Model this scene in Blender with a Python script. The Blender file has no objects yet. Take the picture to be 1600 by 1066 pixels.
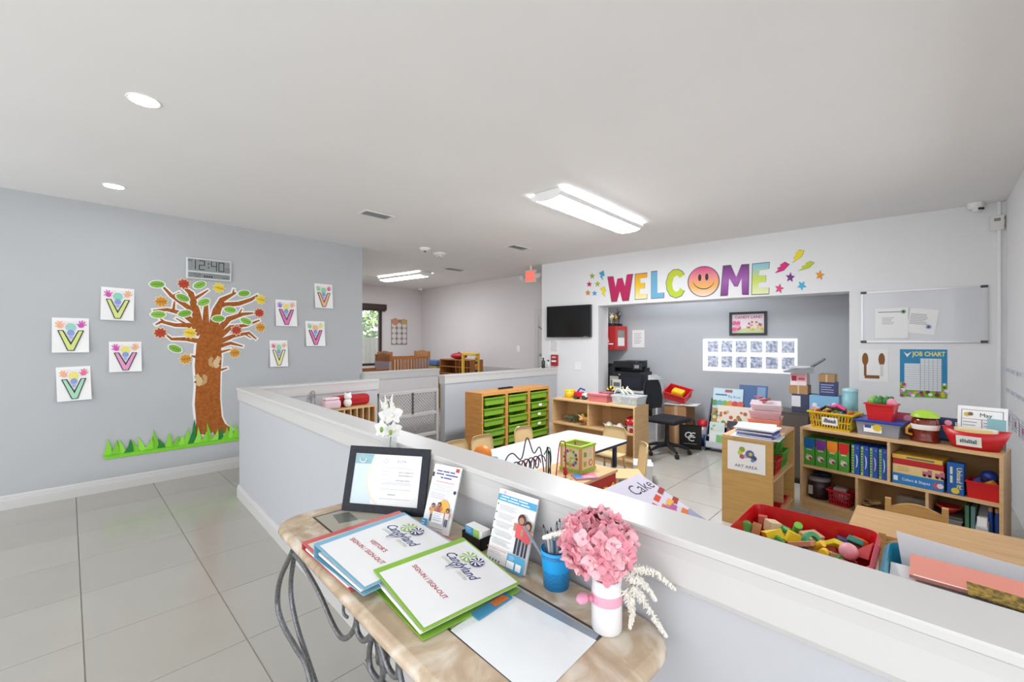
import bpy, bmesh, math, random
from mathutils import Vector, Matrix, Euler
random.seed(7)
C = bpy.context.scene.collection
SC = bpy.context.scene
# ------------------------------------------------------------------ camera, light, exposure
FPX = 670.0; TH = math.radians(44); CZ = 1.55; PCX, PCY = 800.0, 534.0
FW = Vector((math.cos(TH), math.sin(TH), 0)); RT = Vector((math.sin(TH), -math.cos(TH), 0)); UP = Vector((0, 0, 1))
CAMP = Vector((0, 0, CZ))
cam = bpy.data.cameras.new('camera'); cam.sensor_width = 36; cam.lens = FPX/1600*36; cam.shift_y = 1/1600; cam.clip_start = .02
camo = bpy.data.objects.new('camera', cam); C.objects.link(camo)
camo.location = CAMP; camo.rotation_euler = (math.pi/2, 0, TH-math.pi/2); SC.camera = camo
w = bpy.data.worlds.new('world'); SC.world = w; w.use_nodes = True
bg = w.node_tree.nodes['Background']; bg.inputs[0].default_value = (.95, .985, 1.03, 1); bg.inputs[1].default_value = 1.0
vs = SC.view_settings; vs.view_transform = 'Standard'; vs.look = 'None'; vs.gamma = 1; vs.use_curve_mapping = False; vs.exposure = 1.28
LAMP_DOWN = 25.0; LAMP_TUBE = 30.0
# ------------------------------------------------------------------ photo pixel -> place (distance always from the surface it touches)
def ray(x, y): return FW + RT*((x-PCX)/FPX) + UP*((PCY-y)/FPX)
def onZ(x, y, z=0): d = ray(x, y); return CAMP + d*((z-CZ)/d.z)
def onX(x, y, X): d = ray(x, y); return CAMP + d*(X/d.x)
def onY(x, y, Y): d = ray(x, y); return CAMP + d*(Y/d.y)
def onP(x, y, p, n): d = ray(x, y); return CAMP + d*((Vector(p)-CAMP).dot(n)/d.dot(n))
# ------------------------------------------------------------------ materials
def lin(h):
    h = h.lstrip('#'); o = []
    for i in (0, 2, 4):
        c = int(h[i:i+2], 16)/255; o.append(c/12.92 if c <= .04045 else ((c+.055)/1.055)**2.4)
    return (*o, 1)
MATS = {}
def M(col, rough=.55, metal=0, kind=None, spec=.5, alpha=1, trans=0, emit=0, scale=1.0, col2=None):
    key = (col, rough, metal, kind, spec, alpha, trans, emit, scale, col2)
    if key in MATS: return MATS[key]
    m = bpy.data.materials.new('%s_%s' % (kind or 'plain', col)); m.use_nodes = True
    nt = m.node_tree; b = nt.nodes['Principled BSDF']; c = lin(col)
    b.inputs['Base Color'].default_value = c; b.inputs['Roughness'].default_value = rough; b.inputs['Metallic'].default_value = metal
    b.inputs['Specular IOR Level'].default_value = spec; b.inputs['Alpha'].default_value = alpha; b.inputs['Transmission Weight'].default_value = trans
    if emit: b.inputs['Emission Color'].default_value = c; b.inputs['Emission Strength'].default_value = emit
    def tex(kindname, mapscale, ramp, **kw):
        tc = nt.nodes.new('ShaderNodeTexCoord'); mp = nt.nodes.new('ShaderNodeMapping'); mp.inputs['Scale'].default_value = mapscale
        t = nt.nodes.new(kindname)
        for k, v in kw.items():
            if k in t.inputs: t.inputs[k].default_value = v
            else: setattr(t, k, v)
        r = nt.nodes.new('ShaderNodeValToRGB')
        el = r.color_ramp.elements
        el[0].position, el[0].color = ramp[0][0], lin(ramp[0][1]); el[1].position, el[1].color = ramp[-1][0], lin(ramp[-1][1])
        for p, cc in ramp[1:-1]: e = el.new(p); e.color = lin(cc)
        nt.links.new(tc.outputs['Object'], mp.inputs[0]); nt.links.new(mp.outputs[0], t.inputs['Vector'])
        out = t.outputs['Fac'] if 'Fac' in t.outputs else t.outputs[0]
        nt.links.new(out, r.inputs[0]); nt.links.new(r.outputs[0], b.inputs['Base Color']); return t, r, out
    c2 = col2 or col
    if kind == 'wood': tex('ShaderNodeTexNoise', (2*scale, 2*scale, 26*scale) , [(.3, c2), (.7, col)], Scale=2.2, Detail=5, Distortion=.6)
    if kind == 'woodx': tex('ShaderNodeTexNoise', (2*scale, 26*scale, 26*scale), [(.3, c2), (.7, col)], Scale=2.2, Detail=5, Distortion=.6)
    if kind == 'woody': tex('ShaderNodeTexNoise', (26*scale, 2*scale, 26*scale), [(.3, c2), (.7, col)], Scale=2.2, Detail=5, Distortion=.6)
    if kind == 'marble': tex('ShaderNodeTexNoise', (1, 1, 1), [(.30, c2), (.5, col), (.62, '#d9cdbb'), (.8, '#e4dccf')], Scale=7*scale, Detail=9, Distortion=1.6)
    if kind == 'speck': tex('ShaderNodeTexNoise', (1, 1, 1), [(.35, c2), (.65, col)], Scale=60*scale, Detail=3)
    if kind == 'paint':
        t, r, out = tex('ShaderNodeTexNoise', (1, 1, 1), [(.2, c2), (.8, col)], Scale=1.3*scale, Detail=4)
    if kind == 'weave':
        t, r, out = tex('ShaderNodeTexChecker', (1, 1, 1), [(0, c2), (1, col)], Scale=160*scale)
    if kind == 'gradz':   # real printed gradient of a cut-out letter
        tc = nt.nodes.new('ShaderNodeTexCoord'); sx = nt.nodes.new('ShaderNodeSeparateXYZ'); r = nt.nodes.new('ShaderNodeValToRGB')
        cols = col2.split(','); el = r.color_ramp.elements
        el[0].color = lin(cols[0]); el[1].color = lin(cols[-1])
        for i, cc in enumerate(cols[1:-1]): e = el.new((i+1)/(len(cols)-1)); e.color = lin(cc)
        nt.links.new(tc.outputs['Generated'], sx.inputs[0]); nt.links.new(sx.outputs['Z'], r.inputs[0]); nt.links.new(r.outputs[0], b.inputs['Base Color'])
    if kind in ('paint', 'fabric'):
        bt = nt.nodes.new('ShaderNodeTexNoise'); bt.inputs['Scale'].default_value = 90 if kind == 'paint' else 400
        bp = nt.nodes.new('ShaderNodeBump'); bp.inputs['Strength'].default_value = .05 if kind == 'paint' else .3
        nt.links.new(bt.outputs[0], bp.inputs['Height']); nt.links.new(bp.outputs[0], b.inputs['Normal'])
    MATS[key] = m; return m
WHITE = M('#f4f4f2', .4); TRIM = M('#d2d0ce', .32); PAPER = M('#f3f2f0', .7); BLACK = M('#111113', .4)
CHROME = M('#c9c9c9', .25, 1); GREYP = M('#9a9a9a', .5); RED = M('#c9141c', .35); YEL = M('#f2c40f', .4); GRN = M('#5bb130', .4); BLU = M('#1d5fb8', .4)
GLASS = M('#f4fafa', .02, 0, None, .5, .16); CLEAR = M('#e8f0f2', .08, 0, None, .5, .28)
BIRCH = M('#dcb98a', .38, 0, 'wood', .4, col2='#cfa877'); BIRCHX = M('#dcb98a', .38, 0, 'woodx', .4, col2='#cfa877'); BIRCHY = M('#dcb98a', .38, 0, 'woody', .4, col2='#cfa877')
PINE = M('#d69a55', .42, 0, 'wood', .4, col2='#bd7f3e'); PINEX = M('#d69a55', .42, 0, 'woodx', .4, col2='#c4894a')
# ------------------------------------------------------------------ mesh builder
class MB:
    def __init__(s): s.v = []; s.f = []; s.m = []; s.mats = []; s.sm = []
    def mi(s, m):
        if m not in s.mats: s.mats.append(m)
        return s.mats.index(m)
    def add(s, vs, fs, m, T=None, smooth=False):
        o = len(s.v)
        for p in vs:
            p = Vector(p); s.v.append(T @ p if T else p)
        k = s.mi(m)
        for f in fs: s.f.append([i+o for i in f]); s.m.append(k); s.sm.append(smooth)
        return s
    def box(s, x0, y0, z0, x1, y1, z1, m, T=None):
        vs = [(x, y, z) for z in (z0, z1) for y in (y0, y1) for x in (x0, x1)]
        return s.add(vs, [(0, 2, 3, 1), (4, 5, 7, 6), (0, 1, 5, 4), (2, 6, 7, 3), (0, 4, 6, 2), (1, 3, 7, 5)], m, T)
    def rbox(s, x0, y0, z0, x1, y1, z1, m, r=.01, T=None, seg=2):
        bm = bmesh.new(); bmesh.ops.create_cube(bm, size=1)
        for v in bm.verts: v.co = Vector((x0+(v.co.x+.5)*(x1-x0), y0+(v.co.y+.5)*(y1-y0), z0+(v.co.z+.5)*(z1-z0)))
        bmesh.ops.bevel(bm, geom=bm.edges[:], offset=r, segments=seg, affect='EDGES', profile=.5)
        bm.verts.index_update(); vs = [v.co.copy() for v in bm.verts]; fs = [[v.index for v in f.verts] for f in bm.faces]; bm.free()
        return s.add(vs, fs, m, T)
    def cyl(s, p0, p1, r0, r1=None, m=None, n=12, caps=True, T=None, smooth=True):
        r1 = r0 if r1 is None else r1; p0 = Vector(p0); p1 = Vector(p1); a = (p1-p0).normalized()
        u = a.orthogonal().normalized(); w_ = a.cross(u)
        vs = [p0+(u*math.cos(2*math.pi*i/n)+w_*math.sin(2*math.pi*i/n))*r0 for i in range(n)]+[p1+(u*math.cos(2*math.pi*i/n)+w_*math.sin(2*math.pi*i/n))*r1 for i in range(n)]
        s.add(vs, [(i, (i+1) % n, n+(i+1) % n, n+i) for i in range(n)], m, T, smooth)
        if caps: s.add(vs, [list(range(n))[::-1], list(range(n, 2*n))], m, T)
        return s
    def tube(s, pts, r, m, n=6, T=None, closed=False):
        pts = [Vector(p) for p in pts]; k = len(pts); R = r if isinstance(r, (list, tuple)) else [r]*k
        vs = []; u = None
        for i, p in enumerate(pts):
            a = (pts[(i+1) % k if closed else min(i+1, k-1)]-pts[i-1 if (i or closed) else 0]).normalized()
            if u is None: u = a.orthogonal().normalized()
            u = (u-a*u.dot(a)); u = u.normalized() if u.length > 1e-6 else a.orthogonal().normalized(); w_ = a.cross(u)
            vs += [p+(u*math.cos(2*math.pi*j/n)+w_*math.sin(2*math.pi*j/n))*R[i] for j in range(n)]
        fs = [(i*n+j, i*n+(j+1) % n, ((i+1) % k)*n+(j+1) % n, ((i+1) % k)*n+j) for i in range(k if closed else k-1) for j in range(n)]
        s.add(vs, fs, m, T, True)
        if not closed: s.add(vs, [list(range(n))[::-1], list(range((k-1)*n, k*n))], m, T)
        return s
    def lathe(s, prof, m, n=20, c=(0, 0, 0), T=None, smooth=True):
        c = Vector(c); k = len(prof)
        vs = [c+Vector((r*math.cos(2*math.pi*j/n), r*math.sin(2*math.pi*j/n), z)) for r, z in prof for j in range(n)]
        return s.add(vs, [(i*n+j, i*n+(j+1) % n, (i+1)*n+(j+1) % n, (i+1)*n+j) for i in range(k-1) for j in range(n)], m, T, smooth)
    def sph(s, c, r, m, n=12, T=None, k=8):
        r = Vector(r) if isinstance(r, (tuple, list)) else Vector((r, r, r)); c = Vector(c)
        vs = []
        for i in range(k+1):
            ph = math.pi*i/k
            for j in range(n): vs.append(c+Vector((r.x*math.sin(ph)*math.cos(2*math.pi*j/n), r.y*math.sin(ph)*math.sin(2*math.pi*j/n), -r.z*math.cos(ph))))
        return s.add(vs, [(i*n+j, i*n+(j+1) % n, (i+1)*n+(j+1) % n, (i+1)*n+j) for i in range(k) for j in range(n)], m, T, True)
    def prism(s, poly, y0, y1, m, T=None):
        """polygon in x,z; thickness from y0 (back) to y1 (front, towards -y)"""
        n = len(poly); a = sum(poly[i][0]*poly[(i+1) % n][1]-poly[(i+1) % n][0]*poly[i][1] for i in range(n))
        if a < 0: poly = poly[::-1]
        vs = [(x, y0, z) for x, z in poly]+[(x, y1, z) for x, z in poly]
        s.add(vs, [list(range(n))[::-1], list(range(n, 2*n))]+[(i, (i+1) % n, n+(i+1) % n, n+i) for i in range(n)], m, T)
        return s
    def ring(s, outer, inner, y0, y1, m, T=None):
        n = len(outer); vs = [(x, y1, z) for x, z in outer]+[(x, y1, z) for x, z in inner]+[(x, y0, z) for x, z in outer]+[(x, y0, z) for x, z in inner]
        fs = []
        for i in range(n):
            j = (i+1) % n; fs += [(i, j, n+j, n+i), (2*n+i, 2*n+j, j, i), (n+i, n+j, 3*n+j, 3*n+i)]
        return s.add(vs, fs, m, T)
    def text(s, body, x, z, size, m, y=-.001, align='CENTER', shear=0, sx=1, rot=0, T=None, bold=0, depth=0, space=1):
        cu = bpy.data.curves.new('t', 'FONT'); cu.body = body; cu.size = size; cu.align_x = align; cu.align_y = 'CENTER'; cu.shear = shear; cu.resolution_u = 2; cu.offset = bold; cu.space_character = space
        ob = bpy.data.objects.new('t', cu); C.objects.link(ob); dg = bpy.context.evaluated_depsgraph_get(); me = ob.evaluated_get(dg).to_mesh()
        R = Matrix.Translation((x, y, z)) @ Matrix.Rotation(-rot, 4, 'Y') @ Matrix.Scale(sx, 4, (1, 0, 0)) @ Matrix.Rotation(math.pi/2, 4, 'X')
        s.add([R @ v.co for v in me.vertices], [list(p.vertices) for p in me.polygons], m, T)
        ob.evaluated_get(dg).to_mesh_clear(); bpy.data.objects.remove(ob); bpy.data.curves.remove(cu); return s
    def build(s, name, parent=None, T=None, kind=None, label=None):
        me = bpy.data.meshes.new(name); me.from_pydata([tuple(T @ v if T else v) for v in s.v], [], s.f)
        for m in s.mats: me.materials.append(m)
        me.polygons.foreach_set('material_index', s.m); me.polygons.foreach_set('use_smooth', s.sm); me.update()
        o = bpy.data.objects.new(name, me); C.objects.link(o)
        if parent: o.parent = parent
        if kind: o['kind'] = kind
        if label: o['label'] = label
        return o
def tag(o, label, cat, group=None):
    o['label'] = label; o['category'] = cat
    if group: o['group'] = group
    return o
def thing(name, label, cat, loc=(0, 0, 0), rz=0, group=None, rot=None):
    o = bpy.data.objects.new(name, None); C.objects.link(o); o.empty_display_size = .05
    o.location = loc; o.rotation_euler = rot.to_euler() if rot else (0, 0, rz); return tag(o, label, cat, group)
def dup(root, loc, rz=None, label=None, parent=None):
    r = root.copy(); C.objects.link(r); r.location = loc
    if rz is not None: r.rotation_euler = (0, 0, rz)
    if label: r['label'] = label
    for ch in [c for c in root.children]:
        c = ch.copy(); C.objects.link(c); c.parent = r
        for g in [g for g in ch.children]:
            d = g.copy(); C.objects.link(d); d.parent = c
    return r
def st(o): o['kind'] = 'structure'; return o
def circ(cx, cz, r, n=20, rx=None): return [(cx+(rx or r)*math.cos(2*math.pi*i/n), cz+r*math.sin(2*math.pi*i/n)) for i in range(n)]
def rrect(x0, z0, x1, z1, r, n=5):
    o = []
    for cx, cz, a in ((x1-r, z1-r, 0), (x0+r, z1-r, 90), (x0+r, z0+r, 180), (x1-r, z0+r, 270)):
        o += [(cx+r*math.cos(math.radians(a+90*i/n)), cz+r*math.sin(math.radians(a+90*i/n))) for i in range(n+1)]
    return o
def star(cx, cz, r, q=.45, n=5, rot=0): return [(cx+(r if i % 2 == 0 else r*q)*math.sin(rot+math.pi*i/n), cz+(r if i % 2 == 0 else r*q)*math.cos(rot+math.pi*i/n)) for i in range(2*n)]
class Flat(MB):
    """print on a sheet: each added patch lies a hair above the last, facing -y"""
    def __init__(s, y=-.0006): super().__init__(); s.y = y
    def lay(s): s.y -= .00025; return s.y
    def rect(s, x0, z0, x1, z1, m): y = s.lay(); return s.add([(x0, y, z0), (x1, y, z0), (x1, y, z1), (x0, y, z1)], [(0, 1, 2, 3)], m)
    def poly(s, p, m):
        y = s.lay(); n = len(p); a = sum(p[i][0]*p[(i+1) % n][1]-p[(i+1) % n][0]*p[i][1] for i in range(n))
        return s.add([(x, y, z) for x, z in (p if a > 0 else p[::-1])], [list(range(n))], m)
    def disc(s, cx, cz, r, m, n=18, rx=None): return s.poly(circ(cx, cz, r, n, rx), m)
    def txt(s, *a, **k): return s.text(*a, y=s.lay(), **k)
    def lines(s, x0, x1, z0, z1, n, m, h=.3, jit=.3):
        dz = (z1-z0)/max(1, n)
        for i in range(n):
            z = z0+dz*(i+.5); e = x1-(x1-x0)*jit*random.random(); s.rect(x0, z-abs(dz)*h/2, e, z+abs(dz)*h/2, m)
        return s
def RZ(a): return Matrix.Rotation(a, 4, 'Z')
def TR(x, y, z): return Matrix.Translation((x, y, z))
# ================================================================== the setting
CEIL = 2.967
WA = Vector((6.05, 5.08, 0)); WB = Vector((6.568, -.561, 0)); WD = (WB-WA).normalized(); WN = Vector((-WD.y, WD.x, 0))  # WN points away from the room (+x)
if WN.x < 0: WN = -WN
WRZ = math.atan2(WD.y, WD.x)
def onW(x, y, off=0): return onP(x, y, WA+WN*off, WN)
WALLP = M('#ececec', .6, 0, 'paint', .3, col2='#e8e8e9'); WALLL = M('#bcbec0', .6, 0, 'paint', .3, col2='#b8babc'); CEILP = M('#f5f4f2', .7, 0, 'paint', .2, col2='#f1f0ee')
NURS = M('#dfd9d8', .6, 0, 'paint', .3, col2='#dad4d3'); PONY = M('#c3c4c8', .55, 0, 'paint', .3, col2='#bfc0c4')
GROUT = M('#989187', .8)
# floor: base slab with joints, porcelain tiles as pieces
fl = st(MB().box(-3.2, -2.4, -.1, 8.2, 10.1, -.004, GROUT).build('floor'))
PIT = .5927; X0 = .0555; Y0 = 3.727
TILES = [M(c, .16, 0, 'paint', .5, col2=c2, scale=1.5) for c, c2 in (('#b8b4ac', '#b0aca3'), ('#b5b1a9', '#aeaaa1'), ('#bab6ae', '#b2aea5'))]
tm = []
for m in TILES:
    g = .0016; b = MB(); e = .0015
    b.add([(g, g, -.006), (PIT-g, g, -.006), (PIT-g, PIT-g, -.006), (g, PIT-g, -.006), (g+e, g+e, 0), (PIT-g-e, g+e, 0), (PIT-g-e, PIT-g-e, 0), (g+e, PIT-g-e, 0)], [(4, 5, 6, 7), (0, 1, 5, 4), (1, 2, 6, 5), (2, 3, 7, 6), (3, 0, 4, 7)], m)
    o = b.build('tile_proto'); tm.append(o.data); bpy.data.objects.remove(o)
cells = []
for i in range(-6, 14):
    for j in range(-11, 12):
        x = X0+i*PIT; y = Y0+j*PIT
        if x < -3.2 or x+PIT > 8.1 or y < -2.4 or y+PIT > 10.1: continue
        p = Vector((x+PIT/2, y+PIT/2, 0)); dep = p.dot(FW)
        if dep < .35: continue
        if abs(p.dot(RT))/dep > 1.45: continue
        cells.append((dep, x, y))
cells.sort()
for k, (dep, x, y) in enumerate(cells[:298]):
    o = bpy.data.objects.new('tile', tm[(k*7) % 3]); C.objects.link(o); o.location = (x, y, 0); o.parent = fl
# ceiling
ce = st(MB().box(-3.2, -2.4, CEIL, 8.2, 10.1, CEIL+.1, CEILP).build('ceiling'))
# left wall and its baseboard
LWY = 6.11; LWX = onY(566, 400, LWY).x
st(MB().box(-3.2, LWY, 0, LWX, LWY+.14, CEIL, WALLL).build('wall_left'))
def baseboard(name, p0, p1, h=.13, d=.018, out=None):
    p0 = Vector(p0); p1 = Vector(p1); L = (p1-p0).length; a = math.atan2((p1-p0).y, (p1-p0).x)
    prof = [(0, 0), (-d, 0), (-d, h*.62), (-d*.8, h*.66), (-d*.8, h*.74), (-d*.55, h*.78), (-d*.5, h*.9), (-d*.2, h), (0, h)]
    n = len(prof); vs = [(0, y, z) for y, z in prof]+[(L, y, z) for y, z in prof]
    b = MB().add(vs, [(i, i+1, n+i+1, n+i) for i in range(n-1)]+[list(range(n)), list(range(n, 2*n))[::-1]], TRIM)
    o = b.build(name, T=TR(*p0) @ RZ(a)); return st(o)
baseboard('baseboard_left', (-3.2, LWY, 0), (LWX, LWY, 0))
# welcome wall: pieces around the wide opening
def wallpiece(name, s0, s1, z0, z1, th, mat, off=0):
    b = MB().box(s0, 0, z0, s1, th, z1, mat); o = b.build(name); o.location = WA+WN*off; o.rotation_euler = (0, 0, WRZ); return st(o)
def sW(p): return (Vector((p.x, p.y, 0))-WA).dot(WD)
WLEN = (WB-WA).length; SO0 = sW(onW(935, 477)); SO1 = sW(onW(1327, 457)); HZ = 2.15
wallpiece('wall_back_left', 0, SO0, 0, CEIL, .36, WALLP); wallpiece('wall_back_right', SO1, WLEN+.1, 0, CEIL, .36, WALLP)
wallpiece('wall_back_header', SO0, SO1, HZ, CEIL, .36, WALLP)
AB = .78
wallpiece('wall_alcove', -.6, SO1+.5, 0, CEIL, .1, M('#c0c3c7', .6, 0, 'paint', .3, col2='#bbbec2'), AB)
b = MB().box(SO1+.4, .36, 0, SO1+.5, AB, CEIL, WALLP); o = st(b.build('wall_alcove_side')); o.location = WA; o.rotation_euler = (0, 0, WRZ)
# right wall
RWY = -.58
RX0, RX1 = 1.7, 4.9
st(MB().box(.9, RWY-.12, 0, RX0, RWY, CEIL, WALLP).box(RX1, RWY-.12, 0, 6.6, RWY, CEIL, WALLP).box(RX0, RWY-.12, 0, RX1, RWY, .85, WALLP).box(RX0, RWY-.12, 2.45, RX1, RWY, CEIL, WALLP).build('wall_right'))
w3 = st(bpy.data.objects.new('added_window', None)); C.objects.link(w3); w3.location = (RX0, RWY-.06, .85); RWW = RX1-RX0  # unseen window added to this wall to let more daylight in
for i in range(4): MB().box(RWW/3*i-(.03 if i else 0), -.03, 0, RWW/3*i+(.03 if i < 3 else 0), .03, 1.6, M('#dcdcda', .4)).build('window_frame', w3)
MB().box(0, -.03, 0, RWW, .03, .05, M('#dcdcda', .4)).build('window_sill', w3); MB().box(0, -.03, 1.55, RWW, .03, 1.6, M('#dcdcda', .4)).build('window_head', w3)
for i in range(3): MB().box(RWW/3*i+.03, -.004, .05, RWW/3*(i+1)-.03, .002, 1.55, M('#f4fafa', .02, 0, None, .5, .08)).build('pane', w3)
# nursery walls
NX = 6.72; NY = 9.93
wx0 = onY(480, 500, NY).x; wx1 = onY(597, 500, NY).x; wz0 = .95; wz1 = 2.40
b = MB().box(2.8, NY, 0, wx0, NY+.14, CEIL, NURS).box(wx1, NY, 0, NX+.2, NY+.14, CEIL, NURS).box(wx0, NY, 0, wx1, NY+.14, wz0, NURS).box(wx0, NY, wz1, wx1, NY+.14, CEIL, NURS)
st(b.build('wall_nursery_window'))
st(MB().box(NX, 5.2, 0, NX+.12, NY, CEIL, NURS).build('wall_nursery_side'))
st(MB().box(2.8, LWY+.14, 0, 2.92, NY, CEIL, NURS).build('wall_nursery_left'))
# half walls with caps and baseboards
def halfwall(name, poly_cap, h, inset=.022, mat=PONY, base=True):
    """poly_cap: four plan corners of the cap, counter-clockwise"""
    c = sum((Vector(p) for p in poly_cap), Vector((0, 0)))/4
    def off(d):
        out = []; n = len(poly_cap)
        for i in range(n):
            p = Vector(poly_cap[i]); a = (p-Vector(poly_cap[i-1])).normalized(); b2 = (Vector(poly_cap[(i+1) % n])-p).normalized()
            na = Vector((-a.y, a.x)); nb = Vector((-b2.y, b2.x)); k = (na+nb)/(1+na.dot(nb)); out.append(p+k*d)
        return out
    def slab(bb, d0, z0, d1, z1, m):
        A = off(d0); Bq = off(d1); n = 4
        vs = [(p.x, p.y, z0) for p in A]+[(p.x, p.y, z1) for p in Bq]
        bb.add(vs, [(3, 2, 1, 0), (4, 5, 6, 7)]+[(i, (i+1) % n, n+(i+1) % n, n+i) for i in range(n)], m)
    wall = MB(); slab(wall, inset, 0, inset, h-.03, mat); o = st(wall.build(name))
    cap = MB(); slab(cap, .004, h-.022, 0, h-.018, TRIM); slab(cap, 0, h-.018, 0, h-.004, TRIM); slab(cap, 0, h-.004, .003, h, TRIM)
    slab(cap, .010, h-.115, .008, h-.05, TRIM); slab(cap, .008, h-.05, .004, h-.022, TRIM); slab(cap, .017, h-.13, .010, h-.115, TRIM); cap.build('cap_rail', o)
    if base:
        bb = MB(); slab(bb, .004, 0, .004, .09, TRIM); slab(bb, .004, .09, .014, .125, TRIM); bb.build('base_trim', o)
    return o
HP = 1.09
def c2(v): return (v.x, v.y)
LO0 = onZ(369, 606, HP); LO1 = onZ(1600, 1025.5, HP); LI0 = onZ(424, 611, HP); LI1 = onZ(1600, 957.7, HP)
def ext(a, b2, y): t = (y-a.y)/(b2.y-a.y); return a+(b2-a)*t
LOe = ext(LO0, LO1, RWY+.005); LIe = ext(onZ(590, 661, HP), LI1, RWY+.005); LIs = ext(onZ(590, 661, HP), LI1, 4.95)
LOs = ext(onZ(675, 712, HP), LO0, 4.95)
halfwall('wall_divider', [(LOs.x, LOs.y), (LOe.x, LOe.y), (LIe.x, LIe.y), (LIs.x, LIs.y)], HP)
SE = onY(584, 594, 4.95).x
halfwall('wall_divider_short', [(LIs.x-.004, 4.95), (LIs.x-.004, 4.80), (SE, 4.80), (SE, 4.95)], HP)
P2 = onY(690, 587, 4.80).x; P2e = onW(862, 577).x
halfwall('wall_partition', [(P2, 4.88), (P2, 4.73), (P2e+.02, 4.73), (P2e+.02, 4.88)], HP)
P1e = onY(686, 576, 6.03).x
halfwall('wall_nursery_half', [(LWX-.02, 6.15), (LWX-.02, 6.0), (P1e, 6.0), (P1e, 6.15)], HP, mat=NURS)
# nursery window: brown frame, glass, roller shade, outdoors
wf = st(thing('window_1', 'x', 'x')); del wf['label']; del wf['category']
BROWN = M('#3a2a24', .5)
cxw = 0; b = MB()
for x0, x1, z0, z1 in ((wx0, wx0+.06, wz0, wz1), (wx1-.07, wx1, wz0, wz1), (wx0, wx1, wz0, wz0+.06), (wx0, wx1, wz1-.06, wz1)): b.box(x0, NY+.02, z0, x1, NY+.09, z1, BROWN)
b.build('window_frame', wf); MB().box(wx0+.05, NY+.05, wz0+.05, wx1-.05, NY+.056, wz1-.05, GLASS).build('pane', wf)
MB().box(wx1, NY-.012, wz0-.05, wx1+.06, NY, wz1-.04, TRIM).build('window_trim', wf)
sh = thing('roller_shade', 'dark brown roller shade cassette above the nursery window', 'shade', (wx0, NY, 2.34)); MB().rbox(0, -.11, 0, wx1-wx0+.08, -.004, .15, BROWN, .02).build('cassette', sh); MB().cyl((0, -.06, -.005), (wx1-wx0+.05, -.06, -.005), .02, None, M('#4b3a32', .7)).build('rolled_fabric', sh)
# outdoors
st(MB().box(-2, 10.2, -.1, 18, 24, -.05, M('#8d9277', .9, 0, 'speck', .2, col2='#7c8560')).build('ground'))
fe = thing('garden_fence', 'weathered grey board fence beyond the nursery window', 'fence', (3, 16, -.05))
for i in range(44): MB().box(i*.2+.006, 0, 0, i*.2+.194, .03, 1.75, M(['#8f8a82', '#9b958c', '#85817a'][i % 3], .8, 0, 'wood', .2, col2='#7b776f')).build('board', fe)
MB().box(0, .03, .4, 8.8, .08, .5, GREYP).box(0, .03, 1.3, 8.8, .08, 1.4, GREYP).build('rail', fe)
tr = thing('leafy_tree', 'leafy green tree behind the garden fence', 'tree', (8.6, 18.9, -.05))
MB().cyl((0, 0, 0), (0, 0, 3.2), .14, .08, M('#6b5a45', .9), 10).build('trunk', tr)
b = MB()
LFM = [M(c, .6) for c in ('#8db94a', '#6fa035', '#b7d46a', '#557f2b')]
for i in range(2600):
    a = random.random()*6.283; q = random.random()**.5*2.6; z = 1.6+random.random()*3.6; p = Vector((q*math.cos(a), q*math.sin(a)*.7, z)); n = Vector((random.gauss(0, 1), random.gauss(0, 1), random.gauss(0, 1))).normalized(); u = n.orthogonal().normalized()*.13; v = n.cross(u)
    b.add([p-u, p+v*.6, p+u, p-v*.6], [(0, 1, 2, 3)], random.choice(LFM))
b.build('foliage', tr, kind='stuff')
pt = thing('picnic_table', 'pale garden table outside the nursery window', 'table', (7.2, 13.2, -.05)); MB().box(-.7, -.4, .72, .7, .4, .76, WHITE).build('table_top', pt)
for sx in (-.6, .6):
    for sy in (-.32, .32): MB().box(sx-.03, sy-.03, 0, sx+.03, sy+.03, .72, WHITE).build('leg', pt)
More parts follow.
